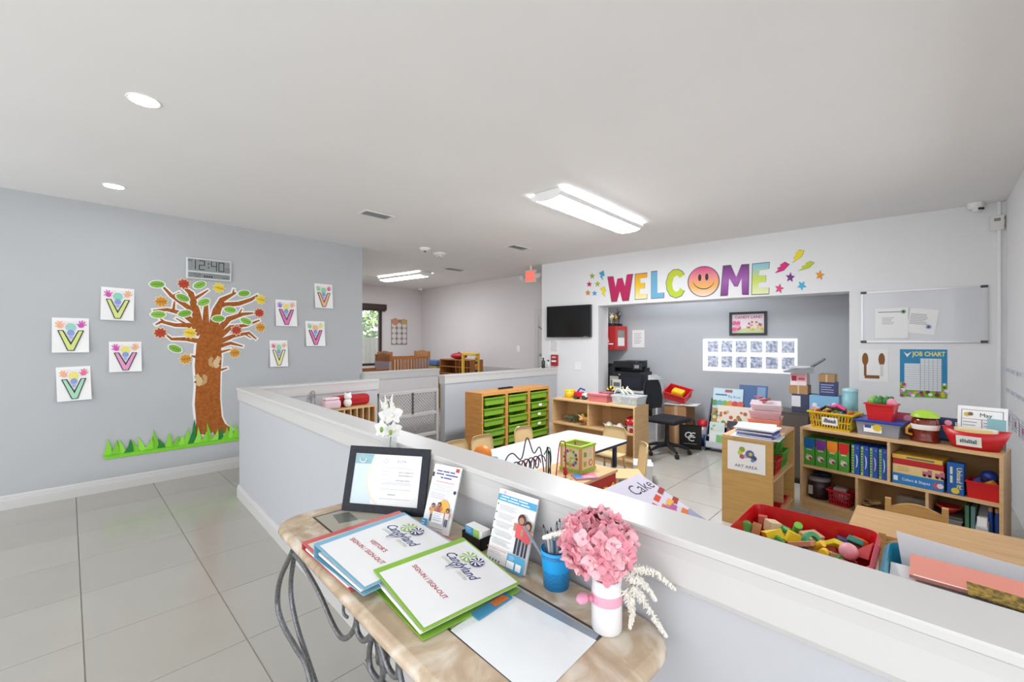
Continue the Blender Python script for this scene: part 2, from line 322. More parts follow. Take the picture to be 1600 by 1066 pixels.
# ================================================================== ceiling fittings
def downlight(p, lab):
    t = thing('downlight', lab, 'ceiling light', p, 0, 'recessed downlights')
    MB().lathe([(.083, 0), (.083, -.003), (.076, -.006), (.070, -.003)], WHITE, 32).build('trim_ring', t)
    MB().lathe([(.071, -.003), (.03, -.0045), (.0001, -.005)], M('#f6faff', .5, emit=LAMP_DOWN), 32).build('lens', t)
for px, py, lab in ((225, 157, 'round recessed ceiling downlight, the one farther from the tree wall'), (178, 291, 'round recessed ceiling downlight close to the wall with the paper tree')):
    downlight(onZ(px, py, CEIL), lab)
for x, y in ((.3, 1.29), (.3, -.73), (-1.7, 5.32), (-1.7, 3.30), (-1.7, 1.29), (-1.7, -.73)): downlight(Vector((x, y, CEIL)), 'unseen downlight added to brighten the lobby')  # extra downlights out of view, added to raise the lobby light
def wrap_light(name, label, p0, p1, wd, h, emit):
    p0 = Vector(p0); p1 = Vector(p1); L = (p1-p0).length; a = math.atan2((p1-p0).y, (p1-p0).x)
    t = thing(name, label, 'ceiling light', ((p0+p1)/2).xy.to_3d()+Vector((0, 0, CEIL-.001)), a)
    MB().rbox(-L/2+.004, -wd/2+.02, -.02, L/2-.004, wd/2-.02, 0, WHITE, .004).build('housing', t)
    prof = [(-wd/2, -.018), (-wd/2, -h*.45), (-wd/2+.03, -h*.8), (-wd/4, -h), (0, -h*1.04), (wd/4, -h), (wd/2-.03, -h*.8), (wd/2, -h*.45), (wd/2, -.018)]
    n = len(prof); vs = [(-L/2+.02, y, z) for y, z in prof]+[(L/2-.02, y, z) for y, z in prof]
    MB().add(vs, [(i, i+1, n+i+1, n+i) for i in range(2, n-3)], M('#f5f9ff', .4, emit=emit), None, True).build('diffuser', t)
    for k in (0, 1, n-3, n-2): MB().add([vs[k], vs[k+1], vs[n+k+1], vs[n+k]], [(0, 1, 2, 3)], WHITE).build('side_rail', t)
    for s in (-1, 1):
        vs = [(s*(L/2-.02), y*1.01, z) for y, z in prof]+[(s*L/2, y*1.01, z) for y, z in prof]
        b = MB().add(vs, [(i, i+1, n+i+1, n+i) for i in range(n-1)]+[list(range(n)), list(range(n, 2*n))[::-1]], WHITE); b.build('end_cap', t)
    return t
wrap_light('wrap_light', 'long glowing white fluorescent wrap light over the classroom', (3.11, 2.56, 0), (4.76, 2.60, 0), .34, .085, LAMP_TUBE)
wrap_light('wrap_light', 'fluorescent wrap light on the nursery ceiling', (4.86, 8.62, 0), (5.05, 7.3, 0), .34, .085, LAMP_TUBE*.55)
def vent(px, py, w_, d_, lab, rz=0):
    t = thing('ceiling_vent', lab, 'vent', onZ(px, py, CEIL), rz, 'ceiling vents')
    MB().ring([(x, z) for x, z in ((-w_/2, -d_/2), (w_/2, -d_/2), (w_/2, d_/2), (-w_/2, d_/2))], [(-w_/2+.03, -d_/2+.03), (w_/2-.03, -d_/2+.03), (w_/2-.03, d_/2-.03), (-w_/2+.03, d_/2-.03)], 0, -.008, WHITE, Matrix.Rotation(-math.pi/2, 4, 'X') @ Matrix.Scale(-1, 4, (0, 1, 0)) if False else Matrix.Rotation(math.pi/2, 4, 'X')).build('frame', t).location.z = -.004
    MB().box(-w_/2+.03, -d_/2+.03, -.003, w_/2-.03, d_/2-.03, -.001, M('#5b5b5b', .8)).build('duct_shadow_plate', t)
    for i in range(6):
        y = -d_/2+.04+(d_-.08)*i/5; MB().box(-w_/2+.03, y-.008, -.014, w_/2-.03, y+.002, -.011, M('#b9b9b7', .5), TR(0, y, -.012) @ Matrix.Rotation(.5, 4, 'X') @ TR(0, -y, .012)).build('slat', t)
vent(588, 335, .36, .20, 'slotted white air vent in the ceiling above the short half wall')
vent(809, 386, .38, .20, 'slotted air vent in the ceiling near the welcome wall')
vent(710, 420.5, .45, .2, 'slotted air vent in the ceiling at the nursery entrance')
t = thing('smoke_detector', 'round white ceiling smoke detector beside the twin-headed one', 'detector', onZ(664, 388, CEIL)); MB().lathe([(.085, 0), (.085, -.015), (.07, -.035), (.03, -.045), (.0001, -.046)], WHITE, 20).build('body', t); MB().lathe([(.02, -.045), (.018, -.055), (.0001, -.056)], BLACK, 10).build('sensor', t)
t = thing('motion_sensor', 'white ceiling sensor with small round heads near the nursery', 'detector', onZ(687, 396, CEIL)); MB().lathe([(.10, 0), (.10, -.018), (.08, -.03), (.0001, -.032)], WHITE, 20).build('base', t)
for a in (0, 2.1, 4.2): MB().sph((.045*math.cos(a), .045*math.sin(a), -.042), .022, M('#dedede', .3), 10).build('head', t)
def domecam(loc, lab, rz):
    t = thing('dome_camera', lab, 'camera', loc, rz)
    MB().lathe([(.062, 0), (.062, -.02), (.055, -.05), (.04, -.062)], WHITE, 20).build('housing', t)
    MB().sph((0, -.018, -.052), .045, M('#e9e9e9', .3), 14).build('ball', t)
    for dx in (-.014, .014): MB().cyl((dx, -.055, -.066), (dx, -.064, -.070), .012, None, BLACK, 12).build('lens', t)
p = onZ(1524, 318, CEIL); domecam(p, 'white dome security camera above the whiteboard', math.radians(-50))
domecam(Vector((6.55, 9.75, CEIL)), 'small white dome camera in the corner of the nursery ceiling', math.radians(-45))
# exit sign and door on the nursery side wall
p = onX(831, 432, 6.05); t = thing('exit_light', 'red exit light with two emergency lamp heads hung near the nursery door', 'exit sign', p, -math.pi/2)
MB().rbox(-.13, -.05, -.125, .13, 0, .115, M('#d8d4d2', .4), .008).build('housing', t); MB().box(-.115, -.053, -.10, .115, -.05, .095, M('#e8796a', .4, emit=.25)).build('panel', t)
MB().cyl((0, -.025, .11), (0, -.025, CEIL-p.z), .02, None, WHITE, 10).build('ceiling_stem', t)
for sx in (-.20, .19): MB().cyl((sx, -.02, 0), (sx, -.08, -.02), .038, .045, M('#dddddd', .3), 14).cyl((sx*.6, -.02, .02), (sx, -.035, 0), .01, None, GREYP, 8).build('lamp_head', t)
d0 = onX(836, 500, NX).y
dr = st(thing('door_1', 'x', 'x', (NX, d0, 0), -math.pi/2)); del dr['label']; del dr['category']
MB().box(0, -.02, 0, .10, -.0005, 2.1, TRIM).build('door_jamb', dr); MB().box(0, -.02, 2.101, .66, -.0005, 2.22, TRIM).build('door_head', dr); MB().box(.101, -.012, 0, .66, -.001, 2.1, M('#d6d2d0', .45)).build('door_leaf', dr)
hd = MB().cyl((.16, -.012, 1.02), (.16, -.06, 1.02), .025, .02, CHROME).cyl((.16, -.055, 1.02), (.27, -.06, 1.02), .01, None, CHROME).cyl((.16, -.012, 1.28), (.16, -.03, 1.28), .028, None, CHROME).build('door_handle', dr)
MB().tube([(.12, -.02, 1.86), (.18, -.08, 1.84), (.3, -.1, 1.78)], .008, M('#666666', .4)).build('door_closer', dr)
st(MB().box(NX-.03, d0+.02, .60, NX, d0+2.2, .98, M('#c2bfbc', .6)).build('trim_1'))
p = onX(810, 545, NX); t = thing('light_switch', 'white light switch plate on the nursery wall', 'switch', p, -math.pi/2); MB().rbox(-.04, -.006, -.065, .04, 0, .065, WHITE, .003).build('plate', t); MB().box(-.012, -.012, -.03, .012, -.006, .03, WHITE).build('rocker', t)

ac = WA+WN*.57; wrap_light('wrap_light', 'unseen lamp added behind the header to brighten the alcove', ac+WD*1.7, ac+WD*3.2, .28, .07, LAMP_TUBE*.16)  # added lamp out of view, lifts the alcove brightness
# ================================================================== left wall: V sheets, clock, paper tree, grass
VCOL = {'lime': '#d6e08a', 'pink': '#e59ac4', 'mint': '#a9d9bd', 'magenta': '#e07ab5', 'peach': '#f3b493', 'cream': '#e8e6a0'}
def hand(f, cx, cz, s, m, rot):
    f.poly([(cx+s*.5*math.cos(a*.524+rot), cz+s*.5*math.sin(a*.524+rot)) for a in range(12)], m)
    for k, (a, L) in enumerate(((-60, .95), (-22, 1.15), (4, 1.25), (30, 1.12), (80, .85))):
        an = math.radians(90+a)+rot; ux, uz = math.cos(an), math.sin(an); px_, pz_ = -uz, ux; w_ = s*.13
        f.poly([(cx+ux*s*.3+px_*w_, cz+uz*s*.3+pz_*w_), (cx+ux*s*.3-px_*w_, cz+uz*s*.3-pz_*w_), (cx+ux*s*L-px_*w_*.7, cz+uz*s*L-pz_*w_*.7), (cx+ux*s*L+px_*w_*.7, cz+uz*s*L+pz_*w_*.7)], m)
def vsheet(x0, y0, x1, y1, vc, hands, blob, lab, rot=0):
    a = onY(x0, y0, LWY); b2 = onY(x1, y1, LWY); wd = b2.x-a.x; zt = (a.z+onY(x1, y0, LWY).z)/2; zb = (onY(x0, y1, LWY).z+b2.z)/2; h = zt-zb
    t = thing('craft_sheet', lab, 'paper', (a.x+wd/2, LWY-.002, zt), 0, 'V craft sheets'); t.rotation_euler = (math.radians(-3.5), rot, 0)
    n = 5; vs = []; fs = []
    for i in range(n+1):
        for j in range(n+1):
            u = j/n-.5; v = i/n; cu = -.012*v**2*abs(u)*2; vs.append((u*wd, cu-.0005, -v*h))
    for i in range(n):
        for j in range(n): k = i*(n+1)+j; fs.append((k, k+n+1, k+n+2, k+1))
    MB().add(vs, fs, PAPER).build('sheet', t)
    f = Flat(-.004)
    pal = {'p': '#d655b4', 'o': '#f6b48a', 'v': '#a583d8', 'r': '#ea6f93', 'y': '#f2e27a', 'g': '#9fd6a4', 't': '#7fc9cf'}
    f.poly(circ(-.14*wd, -h*.19, h*.10, 14, wd*.13), M('#f3e0e6', .8)); f.poly(circ(.13*wd, -h*.20, h*.11, 14, wd*.14), M('#e6ecf3', .8)); f.poly(circ(0, -h*.27, h*.12, 14, wd*.15), M(blob, .8)); f.poly(circ(0, -h*.43, h*.09, 14, wd*.10), M('#8fa0d8', .8)); f.poly(circ(.0, -h*.55, h*.06, 12, wd*.05), M('#a9b6e0', .8))
    hand(f, -wd*.28, -h*.24, wd*.17, M(pal[hands[0]], .8), .25); hand(f, wd*.28, -h*.22, wd*.17, M(pal[hands[1]], .8), -.25)
    f.build('handprints', t)
    V = [(-.36, -.36), (-.20, -.36), (0, -.72), (.20, -.36), (.36, -.36), (.09, -.95), (-.09, -.95)]
    Vi = [(-.32, -.38), (-.225, -.38), (0, -.79), (.225, -.38), (.32, -.38), (.07, -.93), (-.07, -.93)]
    MB().prism([(x*wd, z*h) for x, z in V], -.008, -.0105, M('#1a1a1d', .6)).prism([(x*wd, z*h) for x, z in Vi], -.010, -.0118, M(VCOL[vc], .8)).build('letter_v', t)
vsheet(81, 497, 139, 551, 'lime', 'op', '#9fd0c4', 'handprint craft sheet with lime V below a lilac and pink print, outermost from the tree')
vsheet(158, 450, 210, 501, 'lime', 'po', '#8fd3b8', 'handprint craft sheet with lime V, purple and orange hands, uppermost beside the tree', .02)
vsheet(170, 534, 221, 581, 'pink', 'po', '#e8e07a', 'handprint craft sheet with pink V below the tree branch tips')
vsheet(87, 573, 141, 626, 'mint', 'or', '#efe27c', 'handprint craft sheet with mint green V, lowest beside the tree', -.03)
vsheet(430, 469, 463, 510, 'magenta', 'vo', '#f0e27a', 'handprint craft sheet with magenta V nearest the right branches of the tree')
vsheet(491, 444, 519, 482, 'peach', 'gr', '#9fd6a4', 'handprint craft sheet with peach V, highest near the wall end')
vsheet(477, 502, 507, 541, 'magenta', 'gy', '#f3c08a', 'handprint craft sheet with magenta V under the peach V sheet')
vsheet(421, 532, 449, 573, 'cream', 'ro', '#9fd6a4', 'handprint craft sheet with pale yellow V, lowest between tree and half wall')
# digital wall clock
a = onY(290, 399.5, LWY); bq = onY(361, 441, LWY); cw = bq.x-a.x; ch = a.z-onY(290, 434, LWY).z
t = thing('digital_clock', 'silver framed digital wall clock showing 12:40 above the paper tree', 'clock', (a.x+cw/2, LWY-.001, a.z-ch/2-.01))
MB().rbox(-cw/2, -.028, -ch/2, cw/2, 0, ch/2, M('#d6d7d8', .3, .3), .008).build('case', t)
MB().box(-cw/2+.02, -.030, -ch*.12, cw/2-.02, -.028, ch/2-.02, M('#8f9494', .3)).build('time_screen', t); MB().box(-cw/2+.02, -.030, -ch/2+.02, cw/2-.02, -.028, -ch*.19, M('#84898a', .3)).build('date_screen', t)
SEG = {'0': 'abcdef', '1': 'bc', '2': 'abged', '4': 'fgbc', '5': 'afgcd', '7': 'abc'}
def seg7(b, ch_, x, z, w_, h_, m, y=-.0305):
    q = w_*.17
    R = {'a': (x, z+h_-q, x+w_, z+h_), 'd': (x, z, x+w_, z+q), 'g': (x, z+h_/2-q/2, x+w_, z+h_/2+q/2), 'f': (x, z+h_/2, x+q, z+h_), 'b': (x+w_-q, z+h_/2, x+w_, z+h_), 'e': (x, z, x+q, z+h_/2), 'c': (x+w_-q, z, x+w_, z+h_/2)}
    for s in SEG[ch_]: x0, z0, x1, z1 = R[s]; b.box(x0+.001, y, z0+.001, x1-.001, y+.0005, z1-.001, m)
b = MB(); dm = M('#17191a', .5); dw = cw*.135; dh = ch*.44; z = -ch*.06
for c_, x in (('1', -cw*.43), ('2', -cw*.235), ('4', .03*cw), ('0', .195*cw)): bb = MB(); seg7(bb, c_, x, z, dw, dh, dm); bb.build('digit', t)
b.box(-.035*cw, -.0305, .05*ch, -.012*cw, -.03, .12*ch, dm).box(-.035*cw, -.0305, .22*ch, -.012*cw, -.03, .29*ch, dm)
seg7(b, '0', .355*cw, z, dw*.42, dh*.42, dm); seg7(b, '5', .42*cw-.004, z, dw*.42, dh*.42, dm)
seg7(b, '7', -.36*cw, -ch*.41, dw*.5, ch*.17, dm); seg7(b, '2', -.27*cw, -ch*.41, dw*.5, ch*.17, dm)
for i in range(4): b.box(-.12*cw+i*.05*cw, -.0305, -ch*.38, -.09*cw+i*.05*cw, -.03, -ch*.30, dm)
for i in range(2): b.box(.3*cw+i*.07*cw, -.0305, -ch*.36, .34*cw+i*.07*cw, -.03, -ch*.33, dm)
b.text('PM', -.42*cw, .32*ch, ch*.13, dm, y=-.0304)
b.build('small_readouts', t, kind='stuff')
# paper tree
def zt(x, y): p = onY(220+x/3.136, 380+y/3.136, LWY); return (p.x, p.z)
T0 = zt(335, 955); TB = Vector((T0[0], LWY-.001, T0[1]))
tree = thing('paper_tree', 'brown paper tree with green, red and yellow leaves on the grey wall', 'wall decal', TB)
def L2(x, y): q = zt(x, y); return (q[0]-T0[0], q[1]-T0[1])
PXM = (zt(340, 500)[0]-zt(339, 500)[0])*1.25   # metres per traced unit
BR = [[(290, 430, 38), (268, 330, 32), (245, 245, 22), (200, 207, 8)], [(320, 430, 28), (318, 350, 22), (320, 296, 14)], [(350, 440, 42), (372, 330, 34), (398, 278, 24), (465, 243, 8)], [(378, 305, 24), (480, 297, 20), (540, 277, 16), (575, 254, 7)],
      [(365, 445, 32), (430, 372, 24), (500, 348, 16), (550, 343, 8)], [(372, 470, 26), (440, 412, 20), (520, 402, 14), (582, 378, 7)], [(382, 485, 24), (450, 456, 18), (530, 440, 13), (566, 470, 7)], [(386, 505, 20), (440, 490, 15), (500, 506, 6)],
      [(292, 445, 30), (235, 402, 22), (170, 402, 16), (100, 385, 12), (72, 400, 6)], [(282, 405, 24), (205, 345, 20), (130, 326, 14), (60, 330, 6)], [(262, 335, 22), (200, 292, 18), (150, 258, 14), (108, 213, 7)], [(285, 480, 22), (220, 470, 17), (150, 470, 12), (128, 452, 6)],
      [(278, 560, 14), (248, 553, 7)], [(388, 535, 12), (440, 520, 6)], [(392, 622, 11), (424, 612, 5)], [(250, 280, 14), (300, 250, 10), (330, 230, 5)], [(160, 325, 10), (165, 285, 5)], [(150, 262, 9), (190, 240, 4)], [(450, 255, 9), (455, 225, 4)], [(480, 350, 9), (495, 322, 4)], [(120, 390, 9), (95, 370, 4)], [(500, 440, 9), (540, 465, 4)], [(230, 402, 10), (172, 368, 4)]]
TRUNK = [(296, 430), (372, 430), (392, 500), (396, 560), (390, 650), (388, 760), (396, 850), (412, 885), (450, 912), (420, 925), (392, 940), (375, 958), (352, 925), (330, 950), (300, 935), (275, 950), (245, 958), (262, 920), (272, 880), (264, 790), (270, 700), (264, 600), (272, 500)]
BARK = M('#b0682f', .8, 0, 'speck', .2, col2='#985426', scale=.5)
def strip(b, pts, grow, y0, y1, m):
    P_ = [Vector(L2(x, y)) for x, y, _ in pts]; W_ = [(w_/2*PXM+grow) for _, _, w_ in pts]; lft = []; rgt = []
    for i, p in enumerate(P_):
        d = (P_[min(i+1, len(P_)-1)]-P_[max(i-1, 0)]).normalized(); n = Vector((-d.y, d.x)); e = d*grow if i == len(P_)-1 else Vector((0, 0)); lft.append(p+n*W_[i]+e); rgt.append(p-n*W_[i]+e)
    for i in range(len(P_)-1): b.prism([tuple(lft[i]), tuple(lft[i+1]), tuple(rgt[i+1]), tuple(rgt[i])], y0, y1, m)
bk = MB()
for k, s in enumerate(BR): strip(bk, s, .016, 0, -.001-.00002*k, PAPER)
tl = [Vector(L2(x, y)) for x, y in TRUNK]; cen = sum(tl, Vector((0, 0)))/len(tl)
bk.prism([((p.x-cen.x)*1.16+cen.x, (p.y-cen.y)*1.03+cen.y) for p in tl], 0, -.0013, PAPER); bk.build('paper_backing', tree)
b = MB()
for k, s in enumerate(BR): b = MB(); strip(b, s, 0, -.0015, -.003-.00003*k, BARK); b.build('branch', tree)
MB().prism([tuple(p) for p in tl], -.0015, -.0042, BARK).build('trunk', tree)
def leaf(x, y, col, kind, rot):
    cx, cz = L2(x, y); s = .062; m = M(col, .7); b = MB()
    if kind == 'o': pts = [(s*1.05*math.cos(a_), s*.62*math.sin(a_)*(1 if abs(math.cos(a_)) < .9 else .8)) for a_ in [i*.3927 for i in range(16)]]
    else: pts = star(0, 0, s*1.0, .68, 9)
    big = [(px*1.18, pz*1.22) for px, pz in pts]; R = lambda q: [(cx+px*math.cos(rot)-pz*math.sin(rot), cz+px*math.sin(rot)+pz*math.cos(rot)) for px, pz in q]
    b.prism(R(big), -.0045, -.0052, PAPER if kind == 'o' else M('#e9d9b8', .8)).prism(R(pts), -.0052, -.0062, m)
    vein = M('#4c7a24' if kind == 'o' else '#8a3a14', .8); b.prism(R([(-s*.8, -.002), (s*.8, -.002), (s*.8, .002), (-s*.8, .002)]), -.0062, -.0066, vein)
    for q in (-.3, .1, .45): b.prism(R([(s*q, 0), (s*(q+.25), s*.35), (s*(q+.28), s*.33), (s*(q+.05), 0)]), -.0062, -.0066, vein).prism(R([(s*q, 0), (s*(q+.25), -s*.35), (s*(q+.28), -s*.33), (s*(q+.05), 0)]), -.0062, -.0066, vein)
    b.build('leaf', tree)
for i, (x, y) in enumerate(((80, 202), (288, 205), (205, 268), (308, 290), (505, 247), (85, 350), (215, 345), (437, 327), (380, 370), (515, 382), (168, 517))): leaf(x, y, ['#7fb63f', '#8cc24a'][i % 2], 'o', [.1, .5, -.4, .5, .2, .05, .3, -.1, .1, -.4, -.5][i])
for x, y in ((210, 200), (95, 440), (580, 342), (468, 427)): leaf(x, y, '#b8402a', 'm', .3)
for x, y in ((100, 287), (585, 413), (220, 568), (460, 538)): leaf(x, y, '#d3922b', 'm', .1)
for x, y in ((382, 220), (587, 277), (240, 440)): leaf(x, y, '#ecd23a', 'm', -.2)
for x, y, s_ in ((370, 590, 1), (285, 678, -1)):
    cx, cz = L2(x, y); b = MB(); tn = M('#d8b98a', .8); dk = M('#6b4a2a', .8)
    b.prism(circ(cx, cz, .055, 16, .036), -.0045, -.0056, tn).prism(circ(cx+.02*s_, cz+.055, .028, 12), -.0056, -.0066, tn).prism([(cx-.03*s_, cz-.05), (cx-.075*s_, cz-.02), (cx-.08*s_, cz+.05), (cx-.05*s_, cz+.085), (cx-.03*s_, cz+.06), (cx-.045*s_, cz+.02), (cx-.02*s_, cz-.03)], -.0045, -.0060, M('#c39f6c', .8))
    b.prism(circ(cx+.03*s_, cz+.06, .005, 8), -.0066, -.0072, dk).prism([(cx+.005*s_, cz+.08), (cx+.012*s_, cz+.10), (cx+.02*s_, cz+.08)], -.0045, -.0058, tn).prism(circ(cx+.035*s_, cz-.005, .012, 8), -.0056, -.007, dk); b.build('squirrel', tree)
# grass border
g0 = onY(163, 719, LWY); g1 = onY(372, 692, LWY); gw = g1.x-g0.x
gr = thing('grass_border', 'green paper grass strip along the foot of the paper tree', 'wall decal', (g0.x, LWY-.0075, g0.z+.004))
MB().prism([(0, 0), (gw, 0), (gw, .075), (0, .06)], 0, -.002, M('#7fd12e', .7)).build('grass_band', gr)
for i in range(22):
    x = gw*(i+.3)/22; h_ = .10+.09*random.random()+(.1 if i in (7, 12, 13, 16) else 0); ln = random.uniform(-.04, .05); dark = i % 5 == 3
    MB().prism([(x-.03, .045), (x+.045, .045), (x+.028+ln*.5, .045+h_*.5), (x+ln, .04+h_), (x-.005+ln*.4, .04+h_*.45)], -.0025, -.004-.012*random.random(), M('#1f7f35' if dark else ['#86d733', '#78c92b', '#95df45'][i % 3], .7)).build('grass_blade', gr)
# ================================================================== welcome wall decorations
def wthing(name, label, cat, px, py, off=0, group=None, dy=.001):
    p = onW(px, py, off); return thing(name, label, cat, p-WN*dy, WRZ, group)
def wl(px, py, org, off=0):
    p = onW(px, py, off)-org; return (p.dot(WD), p.z)
def cutout(label, poly_px, mat, cat='wall letter', group=None, extra=None, name='welcome_letter', edge='#6b5a66'):
    cx = sum(p[0] for p in poly_px)/len(poly_px); cy = sum(p[1] for p in poly_px)/len(poly_px)
    t = wthing(name, label, cat, cx, cy, 0, group); org = onW(cx, cy)
    P_ = [wl(x, y, org) for x, y in poly_px]
    MB().prism([(x*1.07, z*1.05) for x, z in P_], 0, -.002, M(edge, .7)).build('outline', t); MB().prism(P_, -.002, -.004, mat).build('face', t)
    if extra: extra(t, org)
    return t
def ZZ(pts, ox=900, oy=390, s=8.0): return [(ox+x/s, oy+y/s) for x, y in pts]
GZ = lambda c: M('#ffffff', .6, 0, 'gradz', col2=c)
cutout('magenta letter W of the welcome sign', ZZ([(402, 345), (470, 340), (497, 480), (520, 370), (580, 360), (610, 470), (635, 318), (705, 312), (655, 635), (580, 640), (548, 520), (515, 645), (450, 648)]), GZ('#b3164f,#c81e63'), group=None)
cutout('yellow and orange letter E standing second in the welcome sign', ZZ([(742, 312), (888, 296), (884, 352), (805, 362), (803, 425), (862, 420), (860, 484), (800, 490), (798, 556), (888, 552), (886, 612), (742, 622)]), GZ('#f3ecb4,#f2c81c,#e9a21a'))
cutout('light blue letter L of the welcome sign', ZZ([(944, 282), (1018, 274), (1018, 545), (1100, 536), (1098, 600), (944, 612)]), GZ('#6fb1d2,#6fb1d2'))
cutout('lime green letter C of the welcome sign', ZZ([(1352, 318), (1300, 355), (1265, 322), (1225, 345), (1200, 430), (1215, 500), (1245, 530), (1280, 520), (1303, 480), (1352, 512), (1320, 575), (1250, 604), (1180, 575), (1140, 500), (1130, 410), (1160, 310), (1215, 258), (1280, 252), (1330, 280)]), GZ('#bcd531,#c3cc22'))
def smile(t, org):
    f = Flat(-.0045); e = M('#2a1a22', .6)
    for px, py, r in ((1093.5, 434, 4), (1104.5, 433, 4)): x, z = wl(px, py, org); f.disc(x, z, .05, e, 14, .022)
    arc = [wl(1099.5+17*math.cos(a), 436+15*math.sin(a), org) for a in [math.radians(15+150*i/14) for i in range(15)]]
    for i in range(14): f.poly([arc[i], arc[i+1], (arc[i+1][0], arc[i+1][1]-.012), (arc[i][0], arc[i][1]-.012)], e)
    f.build('smile', t)
cutout('round smiley face used as the letter O in the welcome sign', [(1099.5+23.5*math.cos(i*.2094), 440+23*math.sin(i*.2094)-(23.5*math.cos(i*.2094))*.05) for i in range(30)], GZ('#f3d9c4,#f0b256,#ec8f8b,#d93b86'), extra=smile)
Z4 = lambda pts: [(840+x/3.2, 380+y/3.2) for x, y in pts]
cutout('purple letter M of the welcome sign', Z4([(930, 116), (968, 112), (993, 172), (1018, 110), (1054, 108), (1052, 256), (1022, 256), (1020, 170), (1000, 216), (984, 216), (958, 172), (952, 260), (918, 262)]), GZ('#7a2a7c,#a65fae,#6d2474'))
cutout('blue to lime letter E closing the welcome sign', Z4([(1076, 106), (1158, 98), (1157, 130), (1108, 135), (1107, 164), (1142, 162), (1141, 193), (1105, 196), (1104, 225), (1157, 221), (1156, 252), (1072, 256)]), GZ('#e7edbd,#cbdb4c,#86c6e0'))
def pstar(px, py, r, col, lab, rot=0):
    cutout(lab, [(px+(r if i % 2 == 0 else r*.45)*math.sin(rot+math.pi*i/5)*.9, py-(r if i % 2 == 0 else r*.45)*math.cos(rot+math.pi*i/5)) for i in range(10)], M(col, .6), 'wall star', 'cutout stars by the welcome sign', name='star_cutout')
def bolt(pts, col, lab): cutout(lab, pts, M(col, .6), 'wall bolt', 'cutout lightning bolts by the welcome sign', name='bolt_cutout')
pstar(925.3, 431.5, 4.8, '#a5ad28', 'olive star at the top of the cluster before the letter W'); pstar(920.8, 444.3, 4.8, '#c4275f', 'magenta star beside the letter W'); pstar(933.6, 444, 4.8, '#aebb33', 'olive star below the blue bolt before the letter W'); pstar(918.5, 457.8, 4.8, '#dd8a22', 'orange star lowest beside the letter W'); pstar(929, 458.5, 4.4, '#4aa0d8', 'small blue star before the letter W')
bolt([(936, 427), (943, 423), (944.5, 431), (941, 432), (942.5, 438), (937.5, 432), (939.5, 431)], '#3aa4cf', 'blue lightning bolt before the letter W'); bolt([(938, 452), (944, 448), (947, 455), (944.5, 456), (945.5, 464), (940, 458), (942, 457)], '#f0dd20', 'yellow lightning bolt touching the letter W')
ZB = lambda pts: [(1160+x/6.66, 320+y/6.66) for x, y in pts]
bolt(ZB([(590, 470), (640, 480), (612, 545), (520, 605), (548, 560), (532, 552), (560, 520), (550, 508)]), '#f2dd22', 'yellow lightning bolt highest after the last E'); bolt(ZB([(440, 595), (488, 622), (430, 685), (340, 712), (378, 672), (360, 662), (402, 640), (390, 628)]), '#d9247c', 'pink lightning bolt right after the last E'); bolt(ZB([(700, 588), (746, 605), (690, 660), (580, 690), (630, 655), (618, 645), (665, 620), (655, 610)]), '#c3cf29', 'lime lightning bolt after the last E')
for x, y, c_, lab, r_ in ((498, 757, '#7b2a8c', 'purple star after the last E', .1), (806, 733, '#f09a1f', 'orange star farthest after the last E', .15), (618, 842, '#43b4e0', 'sky blue star under the purple star', .6), (384, 873, '#e0457f', 'pink star beside the foot of the last E', .2)): pstar(1160+x/6.66, 320+y/6.66, 8, c_, lab, r_)
# television
p0 = onW(859, 480); p1 = onW(926, 527); tw = sW(p1)-sW(p0); t = thing('wall_television', 'black flat screen television on the wall beside the opening', 'television', (p0+p1)/2-WN*.06, WRZ+.05)
hh = (p0.z-p1.z)/2; MB().rbox(-tw/2, -.025, -hh, tw/2, .02, hh, M('#17171a', .3), .006).build('bezel', t); MB().box(-tw/2+.015, -.0265, -hh+.02, tw/2-.015, -.025, hh-.015, M('#050506', .12)).build('screen', t)
MB().box(-.12, .02, -.1, .12, .055, .1, BLACK).build('wall_mount', t); MB().box(tw/2-.14, -.027, -hh+.004, tw/2-.06, -.025, -hh+.014, M('#8d8d8d', .4)).build('badge', t)
def notice(lab, px0, py0, px1, py1, off=0, lines=8, col=PAPER, draw=None, name='paper_notice', tilt=0, group=None):
    a = onW(px0, py0, off); b2 = onW(px1, py1, off); wd = sW(b2)-sW(a); h = (a.z+onW(px1, py0, off).z)/2-(b2.z+onW(px0, py1, off).z)/2
    t = thing(name, lab, 'paper', (a+b2)/2-WN*.002, WRZ, group); t.rotation_euler = (0, tilt, WRZ)
    MB().box(-wd/2, -.0008, -h/2, wd/2, .0008, h/2, col).build('sheet', t); f = Flat(-.001)
    if draw: draw(f, wd, h)
    else: f.lines(-wd*.35, wd*.35, h*.35, -h*.3, lines, M('#a9a9ad', .8))
    f.build('print', t); return t
notice('white typed notice under the television', 858, 529, 874, 555)
notice('pale typed notice on the alcove wall beside the red cabinet', 988, 516, 1007, 543, AB, 7)
p = onW(867.5, 563); t = thing('fire_alarm_pull', 'red fire alarm pull station below the television', 'fire alarm', p-WN*.001, WRZ); MB().rbox(-.07, -.04, -.1, .07, 0, .1, M('#a8262c', .4), .008).build('box', t); MB().box(-.045, -.052, -.03, .045, -.04, .0, WHITE).build('handle', t); MB().box(-.04, -.042, .04, .04, -.04, .07, M('#e0b9b9', .5)).build('plate_print', t)
p = onW(903, 572); t = thing('switch_plate', 'white double switch plate between television and opening', 'switch', p-WN*.001, WRZ); MB().rbox(-.06, -.006, -.07, .06, 0, .07, WHITE, .003).build('plate', t)
for sx in (-.025, .025): MB().box(sx-.01, -.011, -.025, sx+.01, -.006, .025, WHITE).build('rocker', t)
